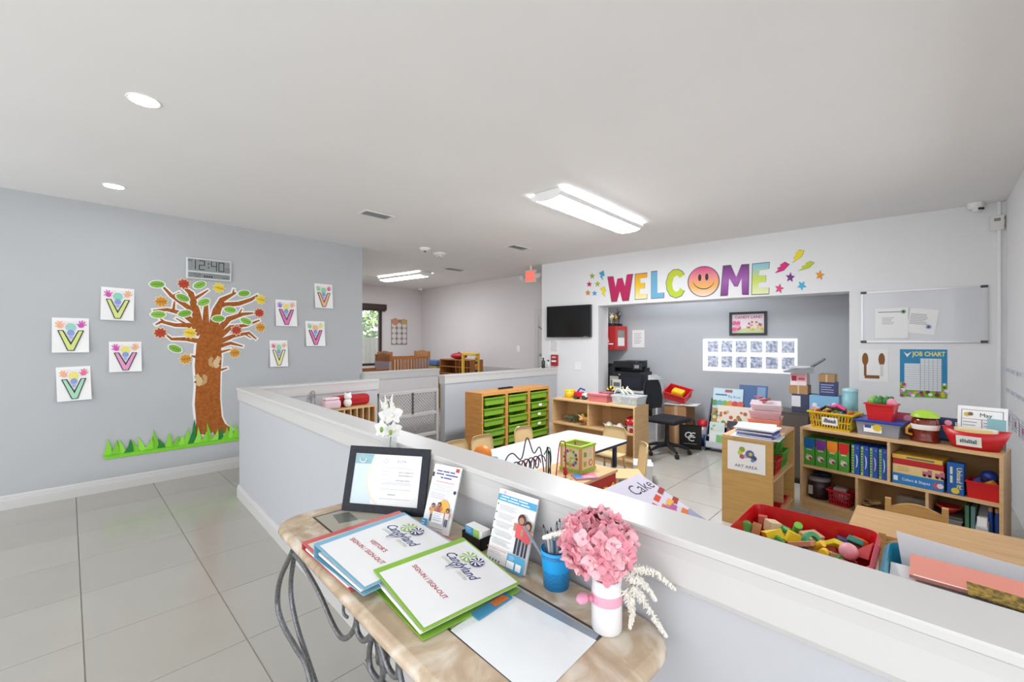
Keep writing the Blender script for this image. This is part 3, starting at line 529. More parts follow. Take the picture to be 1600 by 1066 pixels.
# whiteboard
p0 = onW(1345.4, 456.3); p1 = onW(1542.5, 537); bw = sW(p1)-sW(p0); zt_ = (p0.z+onW(1543, 447).z)/2; zb_ = (onW(1344.5, 534).z+p1.z)/2; bh = zt_-zb_
t = thing('whiteboard', 'wide whiteboard with silver frame and dark corner caps', 'whiteboard', ((p0+p1)/2).xy.to_3d()+Vector((0, 0, (zt_+zb_)/2))-WN*.001, WRZ)
MB().box(-bw/2+.01, -.012, -bh/2+.01, bw/2-.01, 0, bh/2-.01, M('#d9dadd', .12, 0, None, .5)).build('board', t)
fr = M('#d2d3d5', .3, .6)
for x0, x1, z0, z1 in ((-bw/2, bw/2, bh/2-.018, bh/2), (-bw/2, bw/2, -bh/2, -bh/2+.018), (-bw/2, -bw/2+.018, -bh/2, bh/2), (bw/2-.018, bw/2, -bh/2, bh/2)): MB().box(x0, -.018, z0, x1, -.001, z1, fr).build('frame_rail', t)
for sx in (-1, 1):
    for sz in (-1, 1): MB().rbox(min(sx*(bw/2+.004), sx*(bw/2-.05)), -.022, min(sz*(bh/2+.004), sz*(bh/2-.022)), max(sx*(bw/2+.004), sx*(bw/2-.05)), 0, max(sz*(bh/2+.004), sz*(bh/2-.022)), M('#4a4742', .4), .004).build('corner_cap', t)
def lettr(f, w_, h): f.lines(-w_*.4, w_*.32, h*.40, h*.34, 1, M('#8d9096', .8), .45, 0); f.disc(w_*.36, h*.37, h*.07, M('#9fc79a', .7), 14); f.disc(w_*.36, h*.37, h*.04, M('#3b5a48', .7)); f.lines(-w_*.28, w_*.1, h*.2, -h*.05, 5, M('#a6a8ae', .8), .3, .3)
def lettr2(f, w_, h): f.lines(-w_*.45, w_*.35, h*.3, -h*.15, 7, M('#9ea0a8', .8), .35, .4); f.disc(w_*.25, -h*.2, h*.09, M('#b9bcd6', .7)); f.disc(w_*.25, -h*.2, h*.05, M('#4c5a9a', .7))
for lab, q, tl_, dr, o in (('typed letter with a green logo on the whiteboard', (1367, 482, 1419, 529), 0, lettr, .016), ('tilted typed letter with a blue stamp on the whiteboard', (1419, 483, 1464, 522), .14, lettr2, .0135)):
    tt = notice(lab, *q, -o, draw=dr, tilt=tl_)
# papers and posters below it
def spoons(f, w_, h):
    br = M('#8a5a30', .8)
    for x, L in ((-.28, .0), (.28, .0)): f.disc(x*w_, h*.2, h*.2, br, 14, w_*.11); f.rect(x*w_-w_*.045, -h*.32, x*w_+w_*.045, h*.05, br if x < 0 else M('#d9d9d6', .8))
    f.rect(-w_*.3, -h*.40, w_*.2, -h*.30, br)
notice('white sheet with brown spoon-like handprint craft below the whiteboard', 1342, 547, 1388, 597, draw=spoons)
def job(f, w_, h):
    f.rect(-w_*.5, -h*.5, w_*.5, h*.5, M('#1c86b8', .4)); f.rect(-w_*.5, -h*.5, w_*.5, -h*.2, M('#7bbf3b', .4)); f.txt('JOB CHART', w_*.12, h*.40, h*.13, M('#e6e07a', .5), bold=.002, sx=.72)
    f.rect(-w_*.40, -h*.36, w_*.38, h*.20, M('#e6e8ea', .4)); f.rect(-w_*.06, h*.20, w_*.38, h*.31, M('#dfe4e6', .4))
    for i in range(12): f.rect(-w_*.40, -h*.36+i*h*.047, w_*.38, -h*.355+i*h*.047, M('#a9b4ba', .6))
    for i in range(6): x = -w_*.06+i*w_*.088; f.rect(x, -h*.36, x+w_*.008, h*.31, M('#a9b4ba', .6))
    f.poly([(-w_*.42, h*.45), (-w_*.34, h*.33), (-w_*.24, h*.45), (-w_*.34, h*.40)], M('#f1f1e6', .5))
    cs = ['#b13c8c', '#f0f0f0', '#7e3a2c', '#e3c43c', '#d98ad0']
    for i in range(26): x = random.choice((-1, 1))*random.uniform(.40, .49)*w_ if i % 2 else random.uniform(-.48, .48)*w_; z = random.uniform(-.48, -.38)*h if not i % 2 else random.uniform(-.48, -.2)*h; f.disc(x, z, h*random.uniform(.02, .04), M(cs[i % 5], .6), 8)
notice('blue JOB CHART poster with white grid and flowers', 1406, 547, 1480, 622, draw=job, name='job_chart')
# thermostat and conduit by the corner
p = onW(1557, 349); t = thing('thermostat', 'small white wall thermostat under the dome camera', 'thermostat', p-WN*.001, WRZ); MB().rbox(-.05, -.035, -.075, .05, 0, .075, M('#e6e4dd', .4), .006).build('case', t); MB().box(-.022, -.037, .015, .022, -.035, .045, M('#8c8f8a', .3)).build('display', t)
MB().box(.05, -.03, .03, .054, -.01, .055, M('#555550', .5)).box(.05, -.03, -.05, .054, -.01, -.025, M('#555550', .5)).build('side_slots', t)
c0 = onW(1560, 400); st(MB().box(-.012, -.022, 0, .012, -.0005, c0.z+.9, WHITE).build('trim_2')).location = (c0.x, c0.y, 0); bpy.data.objects['trim_2'].rotation_euler = (0, 0, WRZ)
# right wall charts
def rw(px, py): p = onY(px, py, RWY); return p
def rchart(lab, px0, py0, px1, py1, draw):
    a = rw(px0, py0); b2 = rw(px1, py1); wd = abs(b2.x-a.x); h = abs(a.z-b2.z); t = thing('wall_chart', lab, 'chart', ((a.x+b2.x)/2, RWY+.002, (a.z+b2.z)/2), math.pi, 'charts on the side wall')
    MB().box(-wd/2, -.001, -h/2, wd/2, .001, h/2, M('#dcdce4', .35)).build('sheet', t); f = Flat(-.0012); draw(f, wd, h); f.build('print', t)
INK = M('#8b8fa3', .7)
def cards(n, cols):
    def d(f, w_, h):
        for i in range(n):
            x = -w_*.46+w_*.92*i/n; f.rect(x, -h*.42, x+w_*.8/n, h*.42, M('#e9e9f0', .5)); f.lines(x+w_*.05/n, x+w_*.7/n, h*.35, -h*.35, 6, INK, .35, .3)
            if cols: f.disc(x+w_*.4/n, h*.05, h*.18, M(cols[i % len(cols)], .6), 10)
    return d
rchart('pale strip chart at the top of the side wall group', 1563, 571, 1640, 606, cards(6, None)); rchart('pocket chart of lettered cards in the middle of the side wall', 1564, 606, 1650, 650, cards(7, None)); rchart('pocket chart with red picture cards lowest on the side wall', 1564, 655, 1650, 700, cards(6, ['#d9435a', '#b98ac8', '#c93a3a']))
p = rw(1580, 790); t = thing('outlet_plate', 'white outlet plate low on the side wall', 'switch', (p.x, RWY+.001, max(p.z, .13)), math.pi); MB().rbox(-.05, -.012, -.09, .05, 0, .09, WHITE, .004).build('plate', t); MB().box(-.02, -.014, .01, .02, -.012, .05, M('#dcdcdc', .4)).box(-.02, -.014, -.05, .02, -.012, -.01, M('#dcdcdc', .4)).build('sockets', t)
# ---- alcove: glass block window, framed poster, cabinet, trophies
ALN = WA+WN*AB
def al(px, py): return onW(px, py, AB)
p0 = al(1099, 530.5); p1 = al(1246, 579); s0, s1 = sW(p0), sW(p1); gz1 = 1.59; gz0 = gz1-.50; gw_ = (s1-s0)
t = st(thing('window_2', 'x', 'x', ALN+WD*s0, WRZ)); del t['label']; del t['category']
GB = M('#fbfcff', .25, emit=.35); GP = M('#8794b8', .15, 0, 'speck', .6, scale=.4, col2='#eef2fd', emit=0)  # mortar and block bodies glow in place of daylight coming through
MB().box(0, -.012, gz0, gw_, -.0005, gz1, GB).build('mortar_frame', t)
for i in range(6):
    for j in range(2):
        x = .05+(gw_-.06)*i/6; z = gz0+.045+j*.235; w_ = (gw_-.06)/6
        MB().rbox(x+.012, -.03, z, x+w_-.012, -.010, z+.21, M('#f4f7ff', .1, emit=.2), .008).box(x+.024, -.034, z+.02, x+w_-.024, -.029, z+.19, GP).build('glass_block', t)
def candy(f, w_, h):
    f.rect(-w_*.5, -h*.5, w_*.5, h*.5, M('#f1dfe6', .3)); f.rect(-w_*.5, -h*.5, w_*.5, -h*.25, M('#c9d79a', .3)); f.txt('CANDY LAND', .02*w_, h*.34, h*.2, M('#c76a86', .5), bold=.002, sx=1.0)
    for i in range(20): f.disc(random.uniform(-.05, .45)*w_, random.uniform(-.35, .1)*h, h*random.uniform(.04, .09), M(random.choice(['#e9b23c', '#d98a4a', '#b74a5a', '#9ab8e0', '#efe0a0', '#c98ac0']), .5), 9)
    for i in range(9): f.disc(random.uniform(-.46, -.28)*w_, random.uniform(-.4, .25)*h, h*random.uniform(.07, .12), M(random.choice(['#e56a94', '#d94a7a', '#f3a6c0']), .5), 9)
p0 = al(1140, 488.5); p1 = al(1198.5, 524); fw_ = sW(p1)-sW(p0); fh = (p0.z+al(1198, 487).z)/2-(p1.z+al(1140, 525).z)/2
t = thing('framed_poster', 'black framed colourful CANDY LAND picture above the glass block window', 'picture', (p0+p1)/2-WN*.001, WRZ)
MB().ring([(-fw_/2, -fh/2), (fw_/2, -fh/2), (fw_/2, fh/2), (-fw_/2, fh/2)], [(-fw_/2+.035, -fh/2+.035), (fw_/2-.035, -fh/2+.035), (fw_/2-.035, fh/2-.035), (-fw_/2+.035, fh/2-.035)], 0, -.025, M('#1b1c24', .4)).build('frame', t)
MB().box(-fw_/2+.03, -.006, -fh/2+.03, fw_/2-.03, 0, fh/2-.03, PAPER).build('backing', t); f = Flat(-.007); candy(f, fw_-.07, fh-.07); f.build('print', t)
# red cabinet with a big white letter A, trophies on top
CBX0, CBX1, CBY, CBZ = 6.53, 6.915, 3.83, 1.41
cb = thing('red_cabinet', 'red wall cabinet with glazed door and white mark on its front', 'cabinet', ((CBX0+CBX1)/2, CBY, CBZ)); hw = (CBX1-CBX0)/2
MB().box(-hw, .013, 0, hw, .30, .41, M('#a81318', .4)).build('body', cb); d = MB().ring([(-hw, 0), (hw, 0), (hw, .41), (-hw, .41)], [(-hw+.07, .06), (hw-.07, .06), (hw-.07, .34), (-hw+.07, .34)], .012, 0, M('#c4302f', .4)).build('door', cb); MB().box(-hw+.07, .006, .06, hw-.07, .010, .34, M('#8f8f8b', .15)).build('door_pane', d)
MB().box(-hw+.08, .002, .065, hw-.09, .005, .21, PAPER).build('label_card', cb)
MB().prism([(-.20, .13), (-.13, .13), (-.16, .28), (-.20, .28)], -hw, -hw-.002, WHITE, RZ(-math.pi/2)).prism([(-.22, .09), (-.05, .09), (-.05, .11), (-.22, .11)], -hw, -hw-.002, WHITE, RZ(-math.pi/2)).build('white_mark', cb, kind='stuff')
def trophy(x, h, lab, mm):
    t = thing('trophy', lab, 'trophy', Vector((CBX0+.19+x, CBY+.12, CBZ+.4105)), 0, 'trophies on the red cabinet'); MB().rbox(-.045, -.045, 0, .045, .045, .05, BLACK, .005).build('base', t)
    MB().lathe([(.012, .05), (.01, .05+h*.25), (.02, .05+h*.3), (.04, .05+h*.5), (.05, .05+h*.7), (.045, .05+h*.7), (.015, .05+h*.4)], mm, 14).build('cup', t)
    MB().sph((0, 0, .05+h*.75), .025, mm).tube([(0, 0, .05+h*.72), (.05, 0, .05+h*.85), (.045, 0, .05+h)], .008, mm).tube([(0, 0, .05+h*.72), (-.05, 0, .05+h*.85), (-.045, 0, .05+h)], .008, mm).build('figure', t)
trophy(.12, .28, 'tall dark silver trophy on the red cabinet', M('#777a7a', .3, .8)); trophy(-.01, .17, 'short gold trophy on the red cabinet', M('#c9a85a', .3, .8)); trophy(-.135, .19, 'short pale trophy beside the gold one on the red cabinet', M('#d8d2bd', .3, .5))
# ================================================================== gate, storage units, toy shelf
PL = M('#b9b6b2', .5)
g0, g1 = SE+.01, P2-.02; gl = g1-g0; gt = thing('baby_gate', 'grey plastic mesh baby gate between the two half walls', 'gate', (g0, 4.86, 0))
for z in (.30, .58, .885): MB().rbox(0, -.02, z-.022, gl, .02, z+.022, PL, .006).build('rail', gt)
MB().rbox(0, -.02, .04, gl, .02, .09, PL, .006).build('rail', gt)
for x in (0.0, gl-.04): MB().rbox(x, -.024, .03, x+.04, .024, .91, PL, .006).build('post', gt)
MB().rbox(gl*.52, -.03, .60, gl*.55, -.02, .88, M('#4a4846', .5), .003).build('latch_strip', gt)
for x0, x1, z0, z1 in ((.05, gl-.05, .61, .86), (.05, gl-.05, .33, .555), (.05, gl-.05, .1, .275)):
    b = MB(); n = int((x1-x0+(z1-z0))/.045)
    for i in range(n):
        for s in (1, -1):
            xa = x0+i*.045-(z1-z0)*.5; a = max(x0, min(x1, xa)); c = max(x0, min(x1, xa+s*0+(z1-z0)))
            if c-a < .01: continue
            za, zc = z0+(a-xa), z0+(c-xa); za, zc = min(z1, max(z0, za)), min(z1, max(z0, zc))
            if s < 0: za, zc = z0+z1-za, z0+z1-zc
            b.cyl((a, 0, za), (c, 0, zc), .0035, None, M('#8f8c88', .6), 4, False)
    b.build('mesh_panel', gt, kind='stuff')
GB_ = M('#7fae32', .4)
def binmesh(w_, d_, h_, m, th=.004, rim=.012, taper=.92):
    b = MB(); wb, db = w_*taper, d_*taper; q = lambda W_, D_, z: [(-W_/2, -D_/2, z), (W_/2, -D_/2, z), (W_/2, D_/2, z), (-W_/2, D_/2, z)]
    vs = q(wb, db, 0)+q(w_, d_, h_)+q(w_-2*th, d_-2*th, h_)+q(wb-2*th, db-2*th, th)
    fs = [(3, 2, 1, 0)]
    for i in range(4): j = (i+1) % 4; fs += [(i, j, 4+j, 4+i), (4+i, 4+j, 8+j, 8+i), (8+i, 8+j, 12+j, 12+i)]
    fs.append((12, 13, 14, 15)); b.add(vs, fs, m)
    if rim: b.ring([(-w_/2-rim, -d_/2-rim), (w_/2+rim, -d_/2-rim), (w_/2+rim, d_/2+rim), (-w_/2-rim, d_/2+rim)], [(-w_/2, -d_/2), (w_/2, -d_/2), (w_/2, d_/2), (-w_/2, d_/2)], -(h_-.012), -h_, m, Matrix(((1, 0, 0, 0), (0, 0, 1, 0), (0, -1, 0, 0), (0, 0, 0, 1))))
    return b
ga = onZ(749, 615, .91); gb = onZ(862, 603.5, .91); UW = (gb.x-ga.x)/3; UD = .32; gy = (ga.y+gb.y)/2
for k in range(3):
    u = thing('storage_unit', ['pine tower of green drawers at the gate end of the row', 'middle pine tower of green drawers in the row', 'pine tower of green drawers next to the toy shelf'][k], 'storage unit', (ga.x+UW*(k+.5), gy, 0), 0, 'pine drawer towers')
    hw = UW/2-.001
    MB().box(-hw, 0, 0, -hw+.022, UD, .91, PINE).build('side_panel', u); MB().box(hw-.022, 0, 0, hw, UD, .91, PINE).build('side_panel', u)
    MB().box(-hw+.022, .0, .875, hw-.022, UD, .91, PINEX).build('top_panel', u); MB().box(-hw+.022, .02, .04, hw-.022, UD, .07, PINEX).build('bottom_panel', u); MB().box(-hw+.022, UD-.008, .07, hw-.022, UD, .875, M('#3a2a1c', .8)).build('back_panel', u)
    for i in range(6):
        z = .755-i*.132; bx = binmesh(UW-.085, UD-.03, .092, GB_, taper=.93); o = bx.build('drawer', u); o.location = (0, UD/2+(-.012 if (i+k) % 3 else -.03), z)
        if (k, i) in ((1, 3), (2, 1), (2, 2), (2, 3)): MB().box(-.03, -(UD-.03)/2-.004, .025, .03, -(UD-.03)/2+.002, .06, WHITE).build('drawer_tag', o)
t = thing('remote_bar', 'thin black bar lying on top of the pine drawer towers', 'remote', onZ(790, 607.5, .91), 0); MB().rbox(-.13, -.02, 0, .13, .02, .022, BLACK, .005).build('body', t); MB().box(-.1, -.012, .022, .1, .012, .0235, M('#2c2c30', .5)).build('keypad', t)
# birch toy shelf facing the play table
tsr = onZ(1013, 725, 0); TSX = 4.76; TSY0 = 2.535; TSY1 = 3.815; TSL = TSY1-TSY0; TSH = .753; TSD = .36
ts = thing('toy_shelf', 'low birch toy shelf with dinosaurs inside, beside the drawer towers', 'shelf', (TSX, (TSY0+TSY1)/2, 0), -math.pi/2)
L = TSL/2
MB().box(-L, 0, TSH-.02, L, TSD, TSH, BIRCHX).build('top_panel', ts)
for x in (-L, L-.02): MB().box(x, 0, 0, x+.02, TSD, TSH-.02, BIRCH).build('side_panel', ts)
MB().box(-L+.02, .01, .40, L-.02, TSD, .42, BIRCHX).build('shelf_board', ts); MB().box(-L+.02, .01, .07, L-.02, TSD, .09, BIRCHX).build('bottom_panel', ts)
MB().box(-.05, .015, .42, -.03, TSD, TSH-.02, BIRCH).build('divider', ts); MB().box(-L+.02, TSD-.01, .09, L-.02, TSD-.002, TSH-.02, M('#c9a070', .5)).build('back_panel', ts); MB().box(-L+.02, .03, 0, L-.02, .05, .07, BIRCHX).build('toe_kick', ts)
def onts(px, py, z, dy=0): return onZ(px, py, z)
def at_ts(f, d, z): return Vector((TSX+d, TSY1-f*TSL, z))   # f along the shelf, d into it
# things on its top
def cup(name, lab, cat, loc, r, h, m, rim=None):
    t = thing(name, lab, cat, loc); MB().lathe([(.0001, 0), (r*.85, 0), (r, h), (r-.004, h), (r*.85-.004, .004), (.0001, .004)], m, 20).build('wall', t)
    MB().lathe([(r+.003, h-.008), (r+.003, h), (r-.003, h)], rim or m, 20).build('rim', t); return t
cup('yellow_cup', 'yellow plastic tub on the birch toy shelf', 'tub', at_ts(.13, .2, TSH), .075, .11, M('#f0c61c', .35))
t = thing('toy_cluster', 'red and white toy truck with blue arms on the toy shelf', 'toy', at_ts(.30, .18, TSH), -1.4)
MB().rbox(-.10, -.05, .03, .02, .05, .10, RED, .012).build('body', t); MB().rbox(.02, -.045, .03, .09, .045, .085, M('#e9e3e3', .4), .012).build('cab', t)
for x in (-.07, .05): MB().cyl((x, -.055, .03), (x, .055, .03), .03, None, M('#3b3b3f', .5), 14).build('wheel', t)
MB().tube([(-.06, 0, .10), (-.02, 0, .15), (.05, 0, .13)], .012, M('#3b4aa0', .4)).build('arm', t)
t = thing('pink_box', 'translucent pink plastic box on the birch toy shelf', 'box', at_ts(.55, .17, TSH), -math.pi/2)
binmesh(.30, .2, .10, M('#dd7f86', .25, 0, None, .5, .85), rim=.006).build('tub', t); MB().rbox(-.155, -.105, .10, .155, .105, .115, M('#e49a9e', .25, 0, None, .5, .9), .005).build('lid', t)
t = thing('maroon_case', 'small maroon case on the pink box', 'case', at_ts(.62, .17, TSH+.115), -math.pi/2); MB().rbox(-.09, -.06, 0, .07, .06, .022, M('#9a5566', .4), .006).build('shell', t); MB().box(-.02, -.063, .006, .02, -.058, .016, GREYP).build('clasp', t)
t = thing('clear_box', 'clear plastic box of green and blue toys at the shelf end', 'box', at_ts(.86, .19, TSH), -math.pi/2)
binmesh(.36, .25, .11, CLEAR, rim=.006).build('tub', t); MB().rbox(-.185, -.13, .11, .185, .13, .122, M('#e9eef0', .2, 0, None, .5, .45), .004).build('lid', t)
for i in range(14): MB().rbox(-.02, -.02, -.015, .02, .02, .015, M(['#7cc06a', '#8fb4d6', '#d99aa0', '#e6e2da'][i % 4], .5), .006, TR(random.uniform(-.13, .13), random.uniform(-.08, .08), .025+random.random()*.055) @ Euler((random.random()*3, random.random()*3, 0)).to_matrix().to_4x4()).build('toy_piece', t)
t = thing('flower_puppet', 'yellow and black flower toy with green base behind the pink box', 'toy', at_ts(.60, .318, TSH+.0005), -1.57)
MB().lathe([(.0001, 0), (.035, 0), (.04, .05), (.03, .08), (.0001, .08)], M('#3f7a2c', .6), 14).build('pot', t); b = MB()
for i in range(12): a = i*.5236; b.sph((.05*math.cos(a), -.01, .13+.05*math.sin(a)), (.022, .01, .022), YEL if i % 2 else BLACK, 8, k=5)
b.build('petals', t); MB().sph((0, -.02, .13), (.03, .015, .03), BLACK).build('centre', t); MB().cyl((0, 0, .08), (0, 0, .13), .008, None, GRN, 8).build('stem', t)
t = thing('cream_streamers', 'tangle of cream paper streamers on the clear box', 'streamers', at_ts(.80, .2, TSH+.1225), -1.57)
for i in range(12): a = random.uniform(0, 6.28); MB().tube([(0.01*math.cos(a), .01*math.sin(a), .006), (.05*math.cos(a), .05*math.sin(a), .05+.05*random.random()), (.10*math.cos(a+.4), .09*math.sin(a+.4), .04+.02*random.random()), (.13*math.cos(a+.7), .10*math.sin(a+.7), .008)], .006, M('#eae2c6' if i % 3 else '#bcd0dc', .8), 5).build('streamer', t)
# dinosaurs and toys on its middle board
def dino(lab, loc, rz, s, m, frill=True):
    t = thing('toy_dinosaur', lab, 'toy', loc, rz, 'toy dinosaurs'); b = MB()
    P_ = [(-.16, 0, .045), (-.11, 0, .06), (-.06, 0, .075), (0, 0, .085), (.05, 0, .08), (.085, 0, .095), (.12, 0, .10), (.15, 0, .085)]; R_ = [.004, .012, .026, .042, .038, .026, .03, .012]
    b.tube([(x*s, y*s, z*s) for x, y, z in P_], [r*s for r in R_], m, 10).build('body', t)
    for x in (-.035, .04):
        for y in (-.026, .026): MB().tube([(x*s, y*s, .06*s), (x*s, y*1.3*s, .03*s), ((x+.008)*s, y*1.3*s, 0.0)], [.018*s, .013*s, .014*s], m, 8).build('leg', t)
    if frill:
        MB().prism([(p[0], p[1]) for p in star(0, .12*s, .055*s, .8, 7)], .004, -.004, m, TR(.10*s, 0, 0) @ RZ(math.pi/2)).build('frill', t)
        for y in (-.02, .02): MB().cyl((.12*s, y*s, .12*s), (.165*s, y*s, .16*s), .007*s, .001, M('#f0e6d0', .5), 8).build('horn', t)
    else:
        for i in range(5): MB().prism([(-.02*s, .1*s), (.0, .15*s), (.02*s, .1*s)], .003, -.003, M('#5c6b3a', .6), TR((-.08+.035*i)*s, 0, -.01*s)).build('back_plate', t)
dino('orange horned toy dinosaur on the toy shelf', at_ts(.42, .13, .42), 2.6, .95, M('#d99a4e', .5)); dino('dark green spiked toy dinosaur on the toy shelf', at_ts(.20, .15, .42), 2.2, .8, M('#56604a', .6), False); dino('small green toy dinosaur behind the orange one', at_ts(.28, .28, .42), 1.4, .9, M('#93a04a', .6), False)
for f_, lab in ((.66, 'white rounded ceramic shell toy on the toy shelf'), (.78, 'white spiral shell toy near the mushroom house')):
    t = thing('shell_toy', lab, 'toy', at_ts(f_, .14, .42), 1.0+f_); MB().lathe([(.0001, 0), (.05, .005), (.06, .03), (.045, .06), (.02, .085), (.0001, .09)], M('#eeeae4', .4), 12).build('shell', t)
    for i in range(5): a = i*1.2; MB().cyl((.045*math.cos(a), .045*math.sin(a), .04), (.085*math.cos(a), .085*math.sin(a), .055), .012, .003, M('#e6e0d8', .4), 8).build('spike', t)
t = thing('mushroom_house', 'red dotted mushroom toy house in the birch toy shelf', 'toy', at_ts(.925, .14, .42), -1.4)
MB().lathe([(.0001, 0), (.07, 0), (.075, .05), (.065, .11), (.0001, .11)], M('#d8c9c4', .35), 18).build('house', t); MB().lathe([(.085, .10), (.09, .125), (.075, .165), (.04, .19), (.0001, .198)], RED, 18).build('cap', t)
for i in range(7): a = i*.9-3; MB().sph((.078*math.cos(a), .078*math.sin(a), .15), .012, WHITE, 8).build('dot', t)
MB().box(-.02, -.078, 0, .02, -.068, .06, M('#9a2a30', .5)).build('door', t)
t = thing('red_dish', 'round red plate leaning beside the mushroom house', 'plate', at_ts(.85, .27, .42), -1.57); MB().lathe([(.0001, 0), (.06, 0), (.085, .012), (.08, .014), (.0001, .004)], RED, 20, T=TR(0, 0, .085) @ Matrix.Rotation(math.radians(80), 4, 'X')).build('dish', t); MB().lathe([(.05, .005), (.052, .007), (.048, .007)], M('#8d0f14', .4), 20, T=TR(0, 0, .085) @ Matrix.Rotation(math.radians(80), 4, 'X')).build('ring', t)
t = thing('cardboard_sheet', 'brown cardboard sheet standing at the back of the toy shelf', 'cardboard', at_ts(.75, .325, .42), -1.57); MB().box(-.2, -.006, 0, .2, .006, .26, M('#b98d5c', .8)).build('sheet', t); MB().box(-.2, -.007, .24, .2, .007, .262, M('#7c5a3a', .8)).build('folded_edge', t)
# ================================================================== white activity table with small chairs
WT = .51; wa = onZ(891, 671.5, WT); wb_ = onZ(981, 689, WT); wx1_ = (wa.x+wb_.x)/2; wy1 = wa.y; wy0 = wb_.y; wx0_ = 2.28
NAVY = M('#27344f', .4)
t = thing('activity_table', 'white topped activity table with navy edge and legs', 'table', ((wx0_+wx1_)/2, (wy0+wy1)/2, 0)); hx = (wx1_-wx0_)/2; hy = (wy1-wy0)/2
MB().prism(rrect(-hx, -hy, hx, hy, .05), -(WT-.024), -(WT-.002), NAVY, Matrix(((1, 0, 0, 0), (0, 0, 1, 0), (0, -1, 0, 0), (0, 0, 0, 1)))).build('edge_band', t)
MB().prism(rrect(-hx+.004, -hy+.004, hx-.004, hy-.004, .048), -(WT-.002), -WT, M('#d5d6da', .3), Matrix(((1, 0, 0, 0), (0, 0, 1, 0), (0, -1, 0, 0), (0, 0, 0, 1)))).build('table_top', t)
for sx in (-1, 1):
    for sy in (-1, 1): lg = MB().cyl((sx*(hx-.12), sy*(hy-.1), 0), (sx*(hx-.12), sy*(hy-.1), .26), .018, None, CHROME, 12).cyl((sx*(hx-.12), sy*(hy-.1), .24), (sx*(hx-.12), sy*(hy-.1), WT-.024), .024, None, NAVY, 12).build('leg', t)
TAN = M('#d9bd8d', .4)
def shell_chair(lab, x, y, rz, first=[None]):
    if first[0]: o = dup(first[0], (x, y, 0), rz, lab); return o
    t = thing('small_chair', lab, 'chair', (x, y, 0), rz, 'tan chairs at the white table')   # faces -y ; back at +y
    MB().rbox(-.15, -.15, .285, .15, .13, .30, TAN, .007).build('seat', t)
    n = 9; vs = []; fs = []
    for i in range(7):
        v = i/6; z = .29+.29*v; w_ = .15*(1 if v < .75 else 1-.22*((v-.75)/.25)**2)
        for j in range(n): u = -1+2*j/(n-1); vs.append((u*w_, .13+.03*v-.028*u*u+.012, z))
    for i in range(6):
        for j in range(n-1): k = i*n+j; fs.append((k, k+n, k+n+1, k+1))
    b = MB().add(vs, fs, TAN, None, True).add([(x_, y_+.012, z_) for x_, y_, z_ in vs], [f[::-1] for f in fs], TAN, None, True)
    top = [6*n+j for j in range(n)]; o_ = len(vs)
    for a_, b2 in [(top[j], top[j+1]) for j in range(n-1)]+[(i*n, (i+1)*n) for i in range(6)]+[((i+1)*n+n-1, i*n+n-1) for i in range(6)]: b.f.append([a_, b2, b2+o_, a_+o_]); b.m.append(0); b.sm.append(False)
    b.build('backrest', t)
    for sx in (-1, 1):
        MB().cyl((sx*.12, -.12, .29), (sx*.145, -.15, 0), .012, None, TAN, 8).build('leg', t); MB().cyl((sx*.12, .11, .29), (sx*.145, .16, 0), .012, None, TAN, 8).build('leg', t)
    first[0] = t; return t
cy = wy1+.13
p = onZ(737, 697, .58); shell_chair('tan child chair nearest the gate along the white table', p.x+.02, cy, 0)
p = onZ(781, 687, .58); shell_chair('tan child chair in the middle beside the white table', p.x, cy, 0); p = onZ(843, 673, .58); shell_chair('tan child chair by the third drawer tower at the white table', p.x+.03, cy, 0)
p = onZ(947, 671, .58); shell_chair('tan child chair at the table end facing the toy shelf', wx1_+.08, p.y, -math.pi/2)
p = onZ(987, 697, .58); shell_chair('tan child chair turned sideways between white table and classroom floor', 3.70, wy0-.21, math.radians(-140))
t = thing('spare_box', 'white cardboard box lying under the white table by the toy shelf', 'box', (4.46, 2.28, 0), .5); MB().rbox(-.15, -.1, 0, .15, .1, .2, M('#d9dadf', .7), .004).build('carton', t); MB().box(-.15, -.11, .2, .02, .1, .204, M('#c9cacf', .7)).build('flap', t)
# play table with activity cube, bead maze
PT = .53; px1 = onZ(972, 734.5, PT).x; py0 = onZ(915, 754, PT).y; py1 = wy0-.012; px0 = 1.86
t = thing('play_table', 'birch play table with red painted side panel and squiggle', 'table', ((px0+px1)/2, (py0+py1)/2, 0)); hx = (px1-px0)/2; hy = (py1-py0)/2
MB().rbox(-hx, -hy, PT-.025, hx, hy, PT, BIRCHX, .006).build('table_top', t); MB().box(-hx+.015, -hy+.012, .16, hx-.015, -hy+.028, PT-.025, M('#b32424', .45)).build('front_panel', t); MB().box(hx-.03, -hy+.03, .16, hx-.014, hy-.02, PT-.025, BIRCHY).build('end_panel', t)
b = MB().tube([(hx-.42+.033*i, -hy+.008, .40+.035*math.sin(i*1.9)) for i in range(12)], .009, YEL, 6).tube([(hx-.32+.03*i, -hy+.008, .36+.03*math.cos(i*1.9)) for i in range(9)], .008, GRN, 6); b.build('painted_squiggle', t)
for sx in (-1, 1):
    for sy in (-1, 1): MB().box(sx*(hx-.035)-.02, sy*(hy-.035)-.02, 0, sx*(hx-.035)+.02, sy*(hy-.035)+.02, PT-.025, BIRCH).build('leg', t)
cp = onZ(907.5, 740.5, PT); S = .2; t = thing('activity_cube', 'wooden activity cube with lime edges on the play table', 'toy', (cp.x+S/2, cp.y+S/2, PT))
LIM = M('#a3c93a', .4); CUB = M('#e8d3a8', .45)
